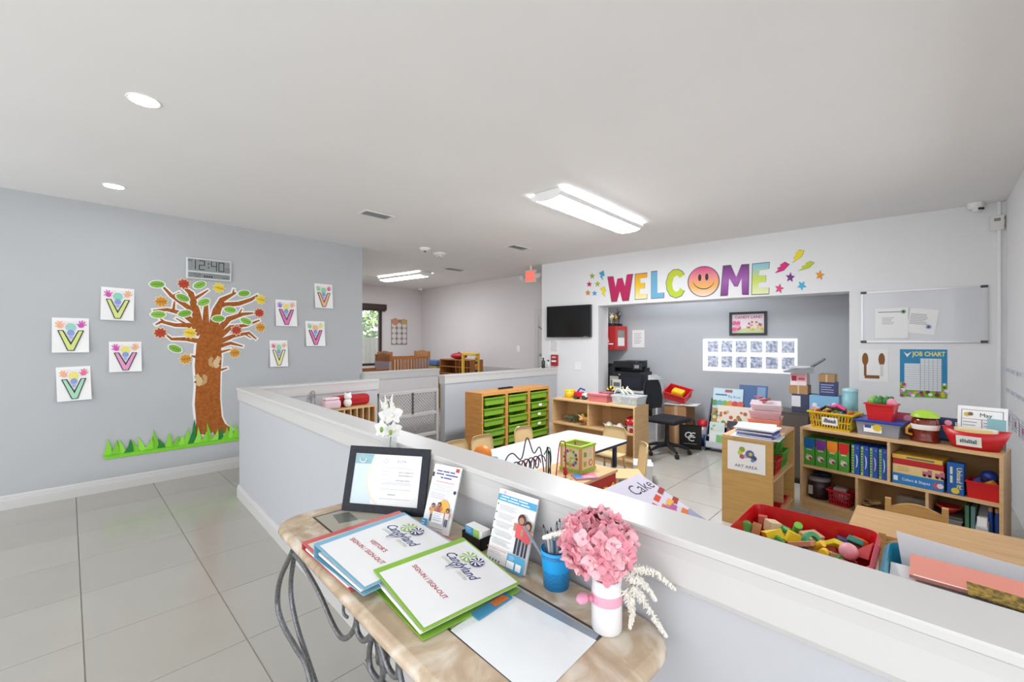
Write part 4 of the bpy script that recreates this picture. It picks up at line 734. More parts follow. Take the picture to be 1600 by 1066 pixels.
for z0, z1 in ((0, .018), (S-.012, S+.006)): MB().ring([(-S/2-.006, -S/2-.006), (S/2+.006, -S/2-.006), (S/2+.006, S/2+.006), (-S/2-.006, S/2+.006)], [(-S/2+.02, -S/2+.02), (S/2-.02, -S/2+.02), (S/2-.02, S/2-.02), (-S/2+.02, S/2-.02)], -z0, -z1, LIM, Matrix(((1, 0, 0, 0), (0, 0, 1, 0), (0, -1, 0, 0), (0, 0, 0, 1)))).build('edge_frame', t)
for sx in (-1, 1):
    for sy in (-1, 1): MB().box(sx*S/2-sx*.018, sy*S/2-sy*.018, .018, sx*S/2, sy*S/2, S-.012, M('#cf9a5c', .45)).build('corner_post', t)
MB().box(-S/2+.018, -S/2+.004, .018, S/2-.018, -S/2+.01, S-.012, CUB).build('side_panel', t); MB().box(-S/2+.004, -S/2+.018, .018, -S/2+.01, S/2-.018, S-.012, CUB).build('side_panel', t); MB().box(-S/2+.02, S/2-.012, .018, S/2-.02, S/2-.006, S-.012, CUB).build('side_panel', t); MB().box(S/2-.012, -S/2+.02, .018, S/2-.006, S/2-.02, S-.012, CUB).build('side_panel', t); MB().box(-S/2+.02, -S/2+.02, 0, S/2-.02, S/2-.02, .016, M('#8f3f2a', .6)).build('floor_panel', t)
f = Flat(0); cs = ['#b23434', '#3f57a8', '#6aa84a', '#d9a531', '#8a4fa0', '#2f8f8a']
for i in range(12): a = i*.5236; f.disc(.058*math.cos(a), S/2+.003+.058*math.sin(a), .013, M(cs[i % 6], .5), 10)
f.disc(0, S/2+.003, .04, M('#cfd8a0', .5)); f.rect(-.004, S/2, .03, S/2+.008, M('#6aa84a', .5)); f.rect(-.006, S/2-.03, .004, S/2+.01, M('#d9a531', .5))
f.build('clock_face', t, TR(-S/2+.0035, 0, 0) @ RZ(-math.pi/2))
f = Flat(0); f.poly([(-.055, S/2+.055), (-.055, S/2+.015), (-.015, S/2+.015), (-.02, S/2+.05)], M('#7aa05a', .5)); f.poly([(.02, S/2+.015), (.06, S/2+.015), (.04, S/2+.06)], M('#d6cbb0', .5)); f.rect(-.055, S/2-.06, -.02, S/2-.02, M('#c2a93a', .5)); f.disc(.04, S/2-.04, .026, M('#c25d50', .5)); f.disc(.04, S/2-.04, .018, CUB)
f.build('shape_holes', t, TR(0, -S/2+.0035, 0))
bmz = thing('bead_maze', 'bead maze toy of looping coloured wires on the play table', 'toy', (2.26, py0+.20, PT))
MB().rbox(-.32, -.11, 0, .30, .11, .022, BIRCHX, .006).build('base', bmz)
def catmull(pts, k, v):
    q = [Vector(pts[max(0, min(len(pts)-1, k+j))]) for j in (-1, 0, 1, 2)]
    return .5*((2*q[1])+(q[2]-q[0])*v+(2*q[0]-5*q[1]+4*q[2]-q[3])*v*v+(3*q[1]-q[0]-3*q[2]+q[3])*v**3)
def smooth(pts, per=6): return [catmull(pts, k, j/per) for k in range(len(pts)-1) for j in range(per)]+[Vector(pts[-1])]
def loop(pts, c, n=40, r=.0045):
    P_ = []
    for i in range(n):
        u = i/(n-1)*(len(pts)-1); k = min(int(u), len(pts)-2); P_.append(catmull(pts, k, u-k))
    MB().tube(P_, r, M(c, .35), 6).build('wire', bmz)
DKB = '#2b2c46'
loop([(-.30, .04, .02), (-.24, .04, .22), (-.16, .05, .26), (-.06, .06, .20), (0.0, .06, .34), (.06, .05, .22), (.12, .04, .25), (.16, .03, .02)], DKB)
for i in range(7): a0 = -.24+.05*i; MB().tube([(a0+.035*math.cos(q*.6), -.03+.006*q, .17+.05*math.sin(q*.6)) for q in range(12)], .0045, M(DKB if i % 2 else '#7a2432', .35), 6).build('wire', bmz)
loop([(.10, -.03, .02), (.11, -.03, .24), (.125, -.03, .24), (.13, -.03, .02)], '#1c1c22'); loop([(.16, .0, .02), (.165, .0, .20), (.18, 0, .2), (.19, 0, .02)], '#1c1c22'); loop([(.14, .02, .20), (.2, .02, .24), (.22, .02, .14), (.18, .02, .02)], '#2a7a4a')
loop([(.20, -.04, .02), (.23, -.05, .26), (.26, -.06, .29), (.29, -.06, .25), (.29, -.06, .02)], '#b02a30')
for x, y, z, c in ((.29, -.06, .05, '#b3141c'), (.285, -.06, .08, '#c22026'), (.0, .06, .1, '#2f6fb0'), (-.2, -.02, .06, '#d99a2a')): MB().sph((x, y, z), .018, M(c, .3), 10).build('bead', bmz)
t = thing('stacking_toy', 'orange ball toy with a teal bottle body on the play table corner', 'toy', (1.98, py1-.07, PT)); MB().lathe([(.0001, 0), (.05, 0), (.05, .13), (.03, .19), (.03, .22), (.0001, .22)], M('#3f9fb0', .35), 14, (.06, -.02, 0)).build('bottle', t); MB().sph((-.015, .01, .25), .065, M('#f08a2c', .4), 14).build('ball', t); MB().lathe([(.0001, 0), (.055, 0), (.04, .1), (.03, .2), (.0001, .2)], M('#f0a34c', .4), 14, (-.015, .01, 0)).build('stand', t)
t = thing('picture_book', 'small pink and blue picture book lying on the play table before the cube', 'book', (2.70, py0+.07, PT+.0065), math.radians(8)); t.rotation_euler = (math.radians(-90), 0, math.radians(-35)); MB().box(-.09, -.006, -.06, .09, .006, .06, M('#c78a9c', .5)).build('cover', t); f = Flat(-.0065); f.rect(-.085, -.05, -.03, .05, M('#3f8fd0', .5)); f.rect(-.02, .01, .085, .05, M('#d9637a', .5)); f.lines(-.02, .08, 0, -.05, 3, M('#f0e0e0', .6)); f.build('print', t); MB().box(-.087, -.004, -.057, .091, .0045, .0585, PAPER).build('pages', t)
# big book with "Cake" on a sloping stand
pa = onZ(945, 764, .75); pb = onZ(999, 740, .75); pc_ = onZ(1089, 806.5, .60); u = (pb-pa).normalized(); dn = (pc_-pb); dn = (dn-u*dn.dot(u)).normalized(); nrm = u.cross(-dn).normalized()
if nrm.z < 0: nrm = -nrm
R = Matrix((u, -nrm, -dn)).transposed().to_4x4()   # local x=u, z=up the page, -y out of the page
t = thing('big_book', 'large open page reading Cake with orange cake pictures', 'book', pb, rot=R); bwid = (pb-pa).length+.12; bl = .56
MB().box(-bwid, 0, -bl, 0, .012, 0, M('#d9d3e2', .5)).build('page', t); MB().box(-bwid, .012, -bl, 0, .02, 0, M('#c63f28', .5)).build('cover', t)
f = Flat(0); f.txt('Cake', -.13, -.09, .11, M('#3a3440', .6), rot=0); f.rect(-bwid, -bl, 0, -.33, M('#9fa3c0', .5)); 
for i in range(16): x = random.uniform(-.30, -.05); z = random.uniform(-.36, -.17); f.poly([(x, z), (x+.07, z+.02), (x+.06, z+.05), (x-.01, z+.03)], M(['#e0762a', '#d9492a', '#f0b04a', '#a83a2a', '#b85a9a'][i % 5], .5))
f.build('print', t)
es = thing('book_easel', 'low wooden easel holding the large Cake page', 'easel', ((pa.x+pb.x)/2-.03, pb.y-.2, 0)); MB().box(-.2, -.22, 0, -.17, .2, .03, BIRCHY).box(.14, -.22, 0, .17, .2, .03, BIRCHY).build('foot', es); MB().box(-.2, .1, .03, -.17, .13, .58, BIRCH).box(.14, .1, .03, .17, .13, .58, BIRCH).build('upright', es); MB().box(-.2, .1, .55, .17, .13, .58, BIRCHX).build('crossbar', es)
# ================================================================== art shelf
AX0, AX1, AY0, AY1, AH = 3.93, 4.72, .885, 1.27, .75
a = thing('art_shelf', 'birch shelf unit with ART AREA sign on its end panel', 'shelf', ((AX0+AX1)/2, AY0, 0)); hw = (AX1-AX0)/2; dp = AY1-AY0
for x in (-hw, hw-.02): MB().box(x, 0, 0, x+.02, dp, AH-.02, M('#cfa766', .4, 0, 'wood', .4, col2='#c59a58')).build('side_panel', a)
MB().box(-hw, 0, AH-.02, hw, dp, AH, BIRCHX).build('top_panel', a); MB().box(-hw+.02, .01, .395, hw-.02, dp, .415, BIRCHX).build('shelf_board', a); MB().box(-hw+.02, .01, .07, hw-.02, dp, .09, BIRCHX).build('bottom_panel', a)
MB().box(-.01, .01, .09, .01, dp, .395, BIRCH).build('divider', a); MB().box(-hw+.02, dp-.01, .09, hw-.02, dp-.002, AH-.02, M('#b98f5c', .5)).build('back_panel', a); MB().box(-hw+.02, .03, 0, hw-.02, .05, .07, BIRCHX).build('toe_kick', a)
p0 = onX(1137, 693, AX0); p1 = onX(1196, 742, AX0); sw = abs(p1.y-p0.y); sh_ = .245
s = thing('art_area_sign', 'white laminated sign reading ART AREA with paints picture', 'sign', (AX0-.0015, (p0.y+p1.y)/2, (p0.z+p1.z)/2+.012), -math.pi/2); MB().box(-sw/2, -.001, -sh_/2, sw/2, .001, sh_/2, PAPER).build('card', s)
f = Flat(-.0012); f.txt('ART AREA', 0, -sh_*.33, .036, M('#3a3a40', .7), sx=1.05)
for x, z, r, c in ((-.03, .06, .024, '#9aa83a'), (-.045, .03, .02, '#c2cf52'), (-.03, .0, .02, '#b05a7a'), (.0, .01, .018, '#d0a0b0'), (.03, .03, .034, '#5f6f9a'), (.06, .0, .022, '#4c5570'), (.035, .03, .014, '#e0c060'), (.05, -.02, .014, '#6f8ab0')): f.disc(x, z, r, M(c, .6), 9)
f.build('print', s)
def pile(name, lab, loc, rz, items):
    """items: (w,d,h,colour,dx,dy,rot) -> a stack of separate sheets/books, each its own thing"""
    z = loc[2]
    for i, (w_, d_, h_, c, dx, dy, r) in enumerate(items):
        t = thing(name[i] if isinstance(name, list) else name, lab[i], 'book' if h_ > .006 else 'paper', (loc[0]+dx, loc[1]+dy, z), rz+r)
        if h_ > .012: MB().box(-w_/2, -d_/2, 0, w_/2, d_/2, .003, M(c, .5)).box(-w_/2, -d_/2, h_-.003, w_/2, d_/2, h_, M(c, .5)).box(w_/2-.003, -d_/2, .003, w_/2, d_/2, h_-.003, M(c, .5)).build('cover', t); MB().box(-w_/2+.004, -d_/2+.004, .003, w_/2-.004, d_/2-.004, h_-.003, PAPER).build('pages', t)
        else: MB().box(-w_/2, -d_/2, 0, w_/2, d_/2, h_, M(c, .6)).build('sheets', t)
        z += h_+.0005
pp = onZ(1172, 684, AH)
pile(['paper_stack', 'workbook', 'workbook', 'workbook', 'workbook', 'paper_stack', 'paper_stack'], ['loose white sheets at the bottom of the art shelf pile', 'blue workbook low in the art shelf pile', 'grey workbook in the art shelf pile', 'dark blue workbook in the art shelf pile', 'lilac workbook in the art shelf pile', 'thick stack of white paper on the art shelf pile', 'loose top sheets on the art shelf pile'], (pp.x+.10, pp.y-.03, AH), -math.pi/2,
     [(.36, .26, .004, '#e9e8ea', .0, .0, .05), (.28, .22, .016, '#4c5aa0', .01, .0, -.06), (.28, .21, .014, '#a9b0c6', .03, -.01, .08), (.28, .22, .018, '#3f4a94', .0, .0, -.02), (.27, .21, .014, '#b9a9c4', .02, .01, .1), (.30, .23, .011, '#eeedf0', .0, .0, -.05), (.29, .22, .005, '#f6f5f5', .05, .02, .2)])
# clear pink craft boxes at the far end of the art shelf
pk = onZ(1220, 661, AH); z = AH
for i, (w_, d_, h_, c, al_) in enumerate(((.34, .24, .10, '#f0937a', .9), (.32, .24, .075, '#e9b9bd', .6), (.32, .23, .06, '#ecd3d6', .5))):
    t = thing('craft_box', ['salmon coloured craft box at the bottom of the art shelf stack', 'clear pink craft box in the middle of the art shelf stack', 'clear craft box on top of the art shelf stack'][i], 'box', (4.50, 1.07, z), .12+.05*i)
    binmesh(w_, d_, h_-.012, M(c, .25, 0, None, .5, al_), rim=.004).build('tub', t); MB().rbox(-w_/2-.008, -d_/2-.008, h_-.012, w_/2+.008, d_/2+.008, h_, M(c, .25, 0, None, .5, .75), .004).build('lid', t)
    MB().box(-w_*.4, -d_*.4, .006, w_*.4, d_*.4, h_*.6, M(['#ee8468', '#d9808c', '#d8a29a'][i], .6)).build('contents', t); z += h_+.001
t = thing('craft_scraps', 'heap of red and white craft scraps on the clear boxes', 'craft scraps', (4.48, 1.08, z), .3)
for i in range(12): MB().box(-.03, -.012, 0, .03, .012, .006, M(['#a33a3f', '#f0e9e6', '#6d5a3a', '#c9505a'][i % 4], .7), TR(random.uniform(-.1, .1), random.uniform(-.06, .06), .012+.003*i) @ Euler((random.uniform(-.3, .3), random.uniform(-.3, .3), i)).to_matrix().to_4x4()).build('scrap', t)
def basket(lab, loc, rz, w_, d_, h_, m, cols, rows, name='plastic_basket', tag_=None, taper=.86, handle=False):
    """tub with real slots: bars and bands"""
    t = thing(name, lab, 'basket', loc, rz)
    MB().rbox(-w_*taper/2, -d_*taper/2, 0, w_*taper/2, d_*taper/2, .008, m, .003).build('base', t)
    b = MB()
    for s, (L_, dd) in enumerate(((w_, d_), (d_, w_), (w_, d_), (d_, w_))):
        T = RZ(s*math.pi/2)
        def P(u, v): return Vector((u*L_/2*(taper+(1-taper)*v), -dd/2*(taper+(1-taper)*v), v*h_))
        def quad(u0, u1, v0, v1):
            q = [P(u0, v0), P(u1, v0), P(u1, v1), P(u0, v1)]; b.add(q+[x+Vector((0, .004, 0)) for x in q], [(0, 1, 2, 3), (7, 6, 5, 4), (0, 4, 5, 1), (1, 5, 6, 2), (2, 6, 7, 3), (3, 7, 4, 0)], m, T)
        n = cols if s % 2 == 0 else max(2, int(cols*d_/w_)); bands = [0, .12]+sum([[.12+(k+1)*.72/rows-.04, .12+(k+1)*.72/rows+.04] for k in range(rows-1)], [])+[.84, 1.0]
        for k in range(0, len(bands), 2): quad(-1, 1, bands[k], bands[k+1])
        for k in range(n+1): u = -1+2*k/n; quad(max(-1, u-.35/n), min(1, u+.35/n), 0, 1)
    b.build('slotted_wall', t)
    MB().ring([(-w_/2-.01, -d_/2-.01), (w_/2+.01, -d_/2-.01), (w_/2+.01, d_/2+.01), (-w_/2-.01, d_/2+.01)], [(-w_/2, -d_/2), (w_/2, -d_/2), (w_/2, d_/2), (-w_/2, d_/2)], -(h_-.012), -h_-.002, m, Matrix(((1, 0, 0, 0), (0, 0, 1, 0), (0, -1, 0, 0), (0, 0, 0, 1)))).build('rim', t)
    if tag_:
        T = TR(0, -d_/2*(taper+(1-taper)*.5)-.003, h_*.5) @ Matrix.Rotation(math.atan2(d_/2*(1-taper), h_), 4, 'X')
        f = Flat(0); f.rect(-tag_[0]/2, -tag_[1]/2, tag_[0]/2, tag_[1]/2, PAPER)
        for i in range(14): f.rect(-tag_[0]*.4+tag_[0]*.057*i, -tag_[1]*.2, -tag_[0]*.4+tag_[0]*.057*(i+.8), tag_[1]*random.uniform(.1, .35), M(tag_[2][i % len(tag_[2])], .6))
        f.build('label_card', t, T)
    return t
basket('green slotted basket inside the art shelf', (4.50, AY0+.13, .4155), 0, .24, .2, .15, M('#3f9f3a', .4), 8, 2); t = basket('green slotted basket stacked on the other in the art shelf', (4.50, AY0+.14, .57), .1, .22, .18, .09, M('#4fae44', .4), 8, 1)
basket('red slotted basket beside the green ones in the art shelf', (4.24, AY0+.12, .4155), 0, .22, .2, .13, M('#c23030', .4), 7, 2)
t = thing('red_tray', 'red tray on the bottom board of the art shelf', 'tray', (4.42, AY0+.12, .0905), 0); binmesh(.25, .2, .06, RED, rim=.01).build('tub', t); MB().box(-.1, -.07, .006, .1, .07, .035, M('#3b3f66', .6)).build('contents', t)
t = thing('dark_folders', 'dark purple folders lying in the art shelf', 'folder', (4.12, AY0+.17, .0905), .1); MB().box(-.14, -.11, 0, .14, .11, .03, M('#5a4a66', .6)).build('folder', t); MB().box(-.13, -.1, .03, .13, .11, .05, M('#39406a', .6)).build('folder', t)
# ================================================================== book shelf under the whiteboard
q0 = onZ(1250, 793, 0); q1 = onZ(1568, 713, .754); q1.z = 0; BL = (q1-q0).length; BRZ = math.atan2((q1-q0).y, (q1-q0).x); BU = (q1-q0).normalized(); BN = Vector((-BU.y, BU.x, 0)); BH = .754; BD = .36
if BN.x < 0: BN = -BN
bs = thing('book_shelf', 'long birch shelf unit of boxed games under the whiteboard', 'shelf', (q0+q1)/2, BRZ); hw = BL/2
for x in (-hw, hw-.02): MB().box(x, 0, 0, x+.02, BD, BH-.02, BIRCH).build('side_panel', bs)
MB().box(-hw, 0, BH-.02, hw, BD, BH, BIRCHX).build('top_panel', bs); MB().box(-hw+.02, .0, .388, hw-.02, BD, .408, BIRCHX).build('shelf_board', bs); MB().box(-hw+.02, .0, .072, hw-.02, BD, .092, BIRCHX).build('bottom_panel', bs); MB().box(-hw+.02, .008, 0, hw-.02, .025, .072, BIRCHX).build('toe_kick', bs)
MB().box(-hw+.02, BD-.01, .092, hw-.02, BD-.002, .388, M('#a9814f', .6)).box(-hw+.02, BD-.01, .408, hw-.02, BD-.002, BH-.02, M('#a9814f', .6)).build('back_panel', bs)
def fx(px): p = onP(px, 700, q0, BN); return (Vector((p.x, p.y, 0))-q0).dot(BU)-hw
for px, z0, z1 in ((1388, .408, BH-.02), (1338, .092, .388), (1448, .092, .388)): x = fx(px); MB().box(x-.009, .005, z0, x+.009, BD-.01, z1, BIRCH).build('divider', bs)
def bsl(x, d, z): return (q0+q1)/2+BU*x+BN*d+Vector((0, 0, z))
def boxed(name, lab, px0, px1, d, z, dep, h, cols, draw=None, cat='box', group=None, zz=None):
    x0, x1 = fx(px0), fx(px1); t = thing(name, lab, cat, bsl((x0+x1)/2, d, z), BRZ, group); w_ = (x1-x0)-.004
    MB().rbox(-w_/2, 0, 0, w_/2, dep, h, M(cols, .4), .002).build('carton', t)
    if draw: f = Flat(-.0004); draw(f, w_, h); f.build('print', t)
    return t, w_
for i, (c, cn) in enumerate((('#2166b0', 'blue'), ('#7f3a93', 'purple'), ('#e8842a', 'orange'), ('#cc2a2a', 'red'))):
    xa = 1253.5+18*i
    def d(f, w_, h, c=c): f.rect(-w_/2+.001, h*.70, w_/2-.001, h*.985, M(c, .35)); f.disc(0, h*.70, w_*.42, M(c, .35), 12); f.rect(-w_*.25, h*.55, w_*.25, h*.60, M('#b9cc94', .6)); f.disc(0, h*.28, w_*.3, M('#e8d2cc', .5)); f.disc(.01*1, h*.25, w_*.16, M('#8f4456', .5)); f.disc(-.012, h*.36, w_*.12, M('#b9b0b0', .5))
    boxed('card_box', 'green flash card box with %s flap on the upper shelf' % cn, xa, xa+17.5, .03, .4085, .2, .25, '#4f9c38', d, group='green card boxes')
for i in range(4):
    xa = 1328+14.3*i; cn = ['#cfe2f2', '#d8cdf0', '#d8a9c9', '#bfe0f0'][i]
    def d(f, w_, h, cn=cn): f.rect(-w_*.48, h*.02, -w_*.18, h*.97, M('#9fb86a', .5)); f.lines(-w_*.44, -w_*.22, h*.9, h*.1, 9, M('#3a6a54', .6), .5, .1); f.poly([(w_*.02, h*.70), (w_*.22, h*.62), (w_*.28, h*.45), (w_*.2, h*.28), (w_*.04, h*.22), (w_*.12, h*.34), (w_*.14, h*.46), (w_*.1, h*.58)], M(cn, .4)); f.disc(w_*.25, h*.9, w_*.14, M('#7a6ac0', .5))
    boxed('puzzle_pack', ['blue puzzle box with pale blue arc, next to the red-topped card box', 'blue puzzle box with lilac arc', 'blue puzzle box with pink arc', 'blue puzzle box with sky blue arc, against the shelf divider'][i], xa, xa+13.8, .03, .4085, .2, .255, '#1d4f9c', d, group='blue puzzle boxes')
def dcs(f, w_, h): f.txt('Colors & Shapes', -.02*w_, h*.5, h*.36, WHITE, sx=.8); f.rect(-w_*.47, h*.3, -w_*.38, h*.75, M('#dfe8f0', .5)); f.disc(w_*.38, h*.5, h*.28, M('#b8506a', .5)); f.disc(w_*.44, h*.5, h*.22, M('#e8d0d0', .5))
boxed('board_game', 'blue Colors & Shapes game box at the bottom of the game stack', 1392, 1474, .02, .4085, .26, .085, '#2a78b8', dcs, group='game stack')
def dtr(f, w_, h):
    f.rect(-w_*.5, 0, w_*.5, h*.62, M('#dcc083', .5)); f.lines(-w_*.4, -w_*.1, h*.5, h*.15, 3, M('#a88a50', .6))
    for x in (.1, .34): f.rect(w_*x, h*.18, w_*(x+.18), h*.42, M('#b8607a', .5)); f.rect(w_*(x+.1), h*.4, w_*(x+.18), h*.55, M('#b8607a', .5)); f.disc(w_*(x+.04), h*.16, h*.09, BLACK); f.disc(w_*(x+.14), h*.16, h*.09, BLACK)
boxed('board_game', 'red and cream game box with pink trucks in the game stack', 1393, 1474, .022, .4945, .26, .115, '#b21c24', dtr, group='game stack')
boxed('board_game', 'thin yellow game box on top of the game stack', 1392, 1472, .025, .6105, .25, .032, '#d9b04a', lambda f, w_, h: f.rect(-w_*.2, h*.3, w_*.35, h*.7, M('#6b6a60', .5)), group='game stack')
x = fx(1490); t = thing('upright_game', 'blue game box with yellow upright title beside the game stack', 'box', bsl(x+.004, .03, .4085), BRZ); MB().rbox(-.044, 0, 0, .044, .08, .235, M('#1e5aa6', .4), .002).build('carton', t); f = Flat(-.0004); f.txt('Unload It!', .02, .125, .04, M('#e6df7a', .5), rot=-math.pi/2, bold=.0006); f.rect(-.028, .15, -.014, .205, M('#cfd8c0', .5)); f.rect(-.028, .085, -.014, .14, M('#cfd8c0', .5)); f.disc(0, .03, .022, M('#d9c23a', .5)); f.build('print', t)
x = fx(1532); t = thing('red_bin', 'red bin of blue and dark toys on the upper shelf', 'bin', bsl(x+.006, .12, .4085), BRZ); binmesh(.165, .17, .125, RED, rim=.006).build('tub', t)
for i in range(12): MB().rbox(-.03, -.022, -.018, .03, .022, .018, M(['#1f3f9a', '#3a2a40', '#7a2430', '#26264a', '#c98a3a'][i % 5], .5), .006, TR(random.uniform(-.05, .05), random.uniform(-.045, .045), .05+.007*i) @ Euler((random.random()*2, random.random()*2, i)).to_matrix().to_4x4()).build('toy_piece', t)
MB().sph((.02, .02, .155), .045, M('#1d3f9a', .35), 12).build('ball', t)
# lower row
x = fx(1270); t = thing('dark_bucket', 'dark round tub with clear lid on the lowest shelf', 'tub', bsl(x-.006, .16, .0925), BRZ); MB().lathe([(.0001, 0), (.08, 0), (.088, .17), (.0001, .17)], M('#3a2730', .35), 20).build('tub', t); MB().lathe([(.092, .165), (.092, .185), (.09, .19), (.0001, .19)], M('#a9a3a6', .2, 0, None, .5, .7), 20).build('lid', t); MB().box(-.055, -.093, .04, -.02, -.088, .12, M('#b9b5a8', .6)).build('label_card', t)
t = thing('navy_bundle', 'dark navy bundle resting on the dark round tub', 'bundle', bsl(x+.005, .2, .284), BRZ); MB().sph((0, 0, .02), (.075, .06, .02), M('#1d2230', .8), 12).build('cloth', t); MB().sph((.02, -.01, .03), (.04, .04, .015), M('#262c3c', .8), 10).build('fold', t)
x = fx(1306); t = basket('red slotted basket on the lowest shelf', bsl(x+.008, .11, .0925), BRZ, .16, .16, .135, M('#bb1f2c', .4), 8, 3)
t = thing('game_bag', 'clear bag of white pieces inside the red slotted basket', 'bag', bsl(x, .12, .105), BRZ); MB().sph((0, 0, .06), (.06, .055, .05), M('#c9b9b9', .4), 12).build('bag', t); MB().rbox(-.05, -.04, .1, .05, .04, .135, M('#b5a3a3', .5), .01).build('pieces', t)
x = fx(1362); t = thing('wood_puzzle_bag', 'bag of wooden puzzle pieces on the lowest shelf', 'bag', bsl(x-.02, .14, .0925), BRZ+.2); MB().rbox(-.09, -.08, 0, .09, .08, .05, M('#7a5a3c', .6), .015).build('bag', t)
for i in range(6): MB().box(-.03, -.02, 0, .03, .02, .008, M('#a98a5c', .6), TR(random.uniform(-.05, .05), random.uniform(-.05, .04), .052+.009*i) @ RZ(i)).build('piece', t)
x = fx(1418); t = thing('clear_toy_bag', 'clear zip bag of tan pieces behind the child chair', 'bag', bsl(x, .16, .0925), BRZ); MB().rbox(-.1, -.05, 0, .1, .05, .2, M('#8d8478', .2, 0, None, .5, .55), .02).build('bag', t); MB().box(-.06, -.03, .02, .07, .03, .13, M('#8a6a44', .6)).build('pieces', t)
x = fx(1475); t = thing('clear_tub', 'clear tub with dark lid and red toys on the lowest shelf', 'box', bsl(x, .16, .0925), BRZ); binmesh(.17, .2, .12, M('#9a9a96', .2, 0, None, .5, .5), rim=.006).build('tub', t); MB().box(-.08, -.08, .006, .08, .08, .09, M('#5a2a2a', .6)).build('contents', t); MB().rbox(-.09, -.105, .12, .09, .105, .14, M('#4c4a46', .4), .006).build('lid', t)
t = thing('red_bowl', 'red bowl with an orange rim on the clear tub', 'bowl', bsl(x+.0, .15, .233), BRZ); MB().lathe([(.0001, 0), (.03, 0), (.07, .05), (.066, .05), (.028, .006), (.0001, .006)], M('#b3282a', .4), 18).build('bowl', t); MB().lathe([(.071, .045), (.073, .053), (.066, .053)], M('#d9532a', .4), 18).build('rim', t)
x = fx(1518); 
for i, (c, lab) in enumerate((('#3f7a55', 'green plastic folder upright on the lowest shelf'), ('#5f8a86', 'clear teal folder upright on the lowest shelf'))): t = thing('folder', lab, 'folder', bsl(x-.03+.03*i, .05, .0925), BRZ); MB().box(-.011, 0, 0, .011, .24, .25, M(c, .3, 0, None, .5, .8)).build('cover', t); MB().box(-.007, .003, .003, .007, .242, .245, PAPER).build('pages', t)
x = fx(1533); t = thing('magazine_file', 'grey magazine file on the lowest shelf', 'file', bsl(x, .02, .0925), BRZ); MB().add([(-.03, 0, 0), (.03, 0, 0), (.03, .22, 0), (-.03, .22, 0), (-.03, 0, .12), (.03, 0, .12), (.03, .22, .27), (-.03, .22, .27)], [(3, 2, 1, 0), (0, 1, 5, 4), (1, 2, 6, 5), (2, 3, 7, 6), (3, 0, 4, 7), (4, 5, 6, 7)], M('#b9bcc0', .5)).build('case', t); MB().box(-.024, .01, .1, .024, .2, .19, PAPER).build('pages', t)
for i, px in enumerate((1544, 1555)): x = fx(px); t = thing('blue_bottle', ['tall blue bottle beside the grey magazine file', 'tall blue bottle against the shelf end panel'][i], 'bottle', bsl(x, .09, .0925), BRZ, 'blue bottles'); MB().lathe([(.0001, 0), (.015, 0), (.015, .19), (.01, .22), (.01, .245), (.0001, .245)], M('#1f4fa8', .3), 14).build('body', t); MB().lathe([(.012, .235), (.012, .265), (.0001, .265)], M('#c9a070', .5), 12).build('cap', t)
# on top of the book shelf
def topx(px, py): p = onZ(px, py, BH); return p
p = topx(1295, 670); t = basket('yellow slotted basket with picture label on the long shelf', bsl(fx(1295)-.01, .17, BH+.0005), BRZ, .335, .25, .155, M('#dcb71c', .4), 14, 2, tag_=(.12, .07, ['#5a5f78', '#7a8094', '#3f4660']))
for i in range(14):
    c = ['#d13f6a', '#f0ead8', '#4aa0d0', '#e8c23a', '#2b2b30', '#e0653a', '#8fc45a'][i % 7]; x = -.14+.021*i
    t2 = MB().box(-.004, -.08, 0, .004, .08, .10+.05*random.random(), M(c, .5), TR(x, random.uniform(-.02, .02), .03) @ Matrix.Rotation(random.uniform(-.25, .25), 4, 'Y')); t2.build('booklet', t)
b = MB()
b.tube([(-.1, -.02, .165), (-.05, -.05, .20), (.03, -.05, .185), (.10, -.04, .165)], .012, BLACK, 8).build('black_strap', t); MB().tube([(-.02, -.03, .19), (.03, -.02, .215), (.09, -.03, .18)], .02, M('#d13f7a', .5), 8).build('pink_roll', t)
x = fx(1368); t = thing('blue_lid_box', 'clear storage box with blue lid and label on the long shelf', 'box', bsl(x-.005, .17, BH), BRZ); binmesh(.29, .22, .115, M('#b9bcc6', .15, 0, None, .5, .42), rim=.003).build('tub', t); MB().rbox(-.165, -.125, .112, .165, .125, .132, M('#1f3f9c', .35), .006).build('lid', t); MB().box(-.12, -.08, .006, .12, .08, .06, M('#8a86a0', .6)).build('contents', t)
f = Flat(-.111); f.rect(-.09, .03, .03, .085, PAPER); f.disc(.0, .072, .03, M('#d9bf3a', .5)); f.rect(-.085, .065, -.04, .09, M('#2f4a8a', .5)); f.build('label_card', t)
t = thing('red_bucket', 'red bucket of plastic vegetables on the blue-lidded box', 'bucket', bsl(x-.0, .16, BH+.133), BRZ); binmesh(.19, .15, .14, M('#cc1c20', .35), rim=.008, taper=.82).build('tub', t)
for i, (dx, dy, c) in enumerate(((-.06, 0, '#7aa84a'), (-.02, -.01, '#2f7a34'), (.02, .01, '#3f8f3a'), (.05, .0, '#256a2c'), (.07, -.02, '#d98aa0'))): MB().sph((dx, dy, .15), (.035, .03, .04), M(c, .5), 10, TR(0, 0, 0)).tube([(dx, dy, .06), (dx, dy, .15), (dx+.02, dy, .2 if i < 4 else .16)], [.02, .025, .012], M(c, .5), 8).build('vegetable', t)
x = fx(1434)+.01; t = thing('amber_jar', 'amber plastic jar with lime green domed lid on the long shelf', 'jar', bsl(x, .16, BH), BRZ)
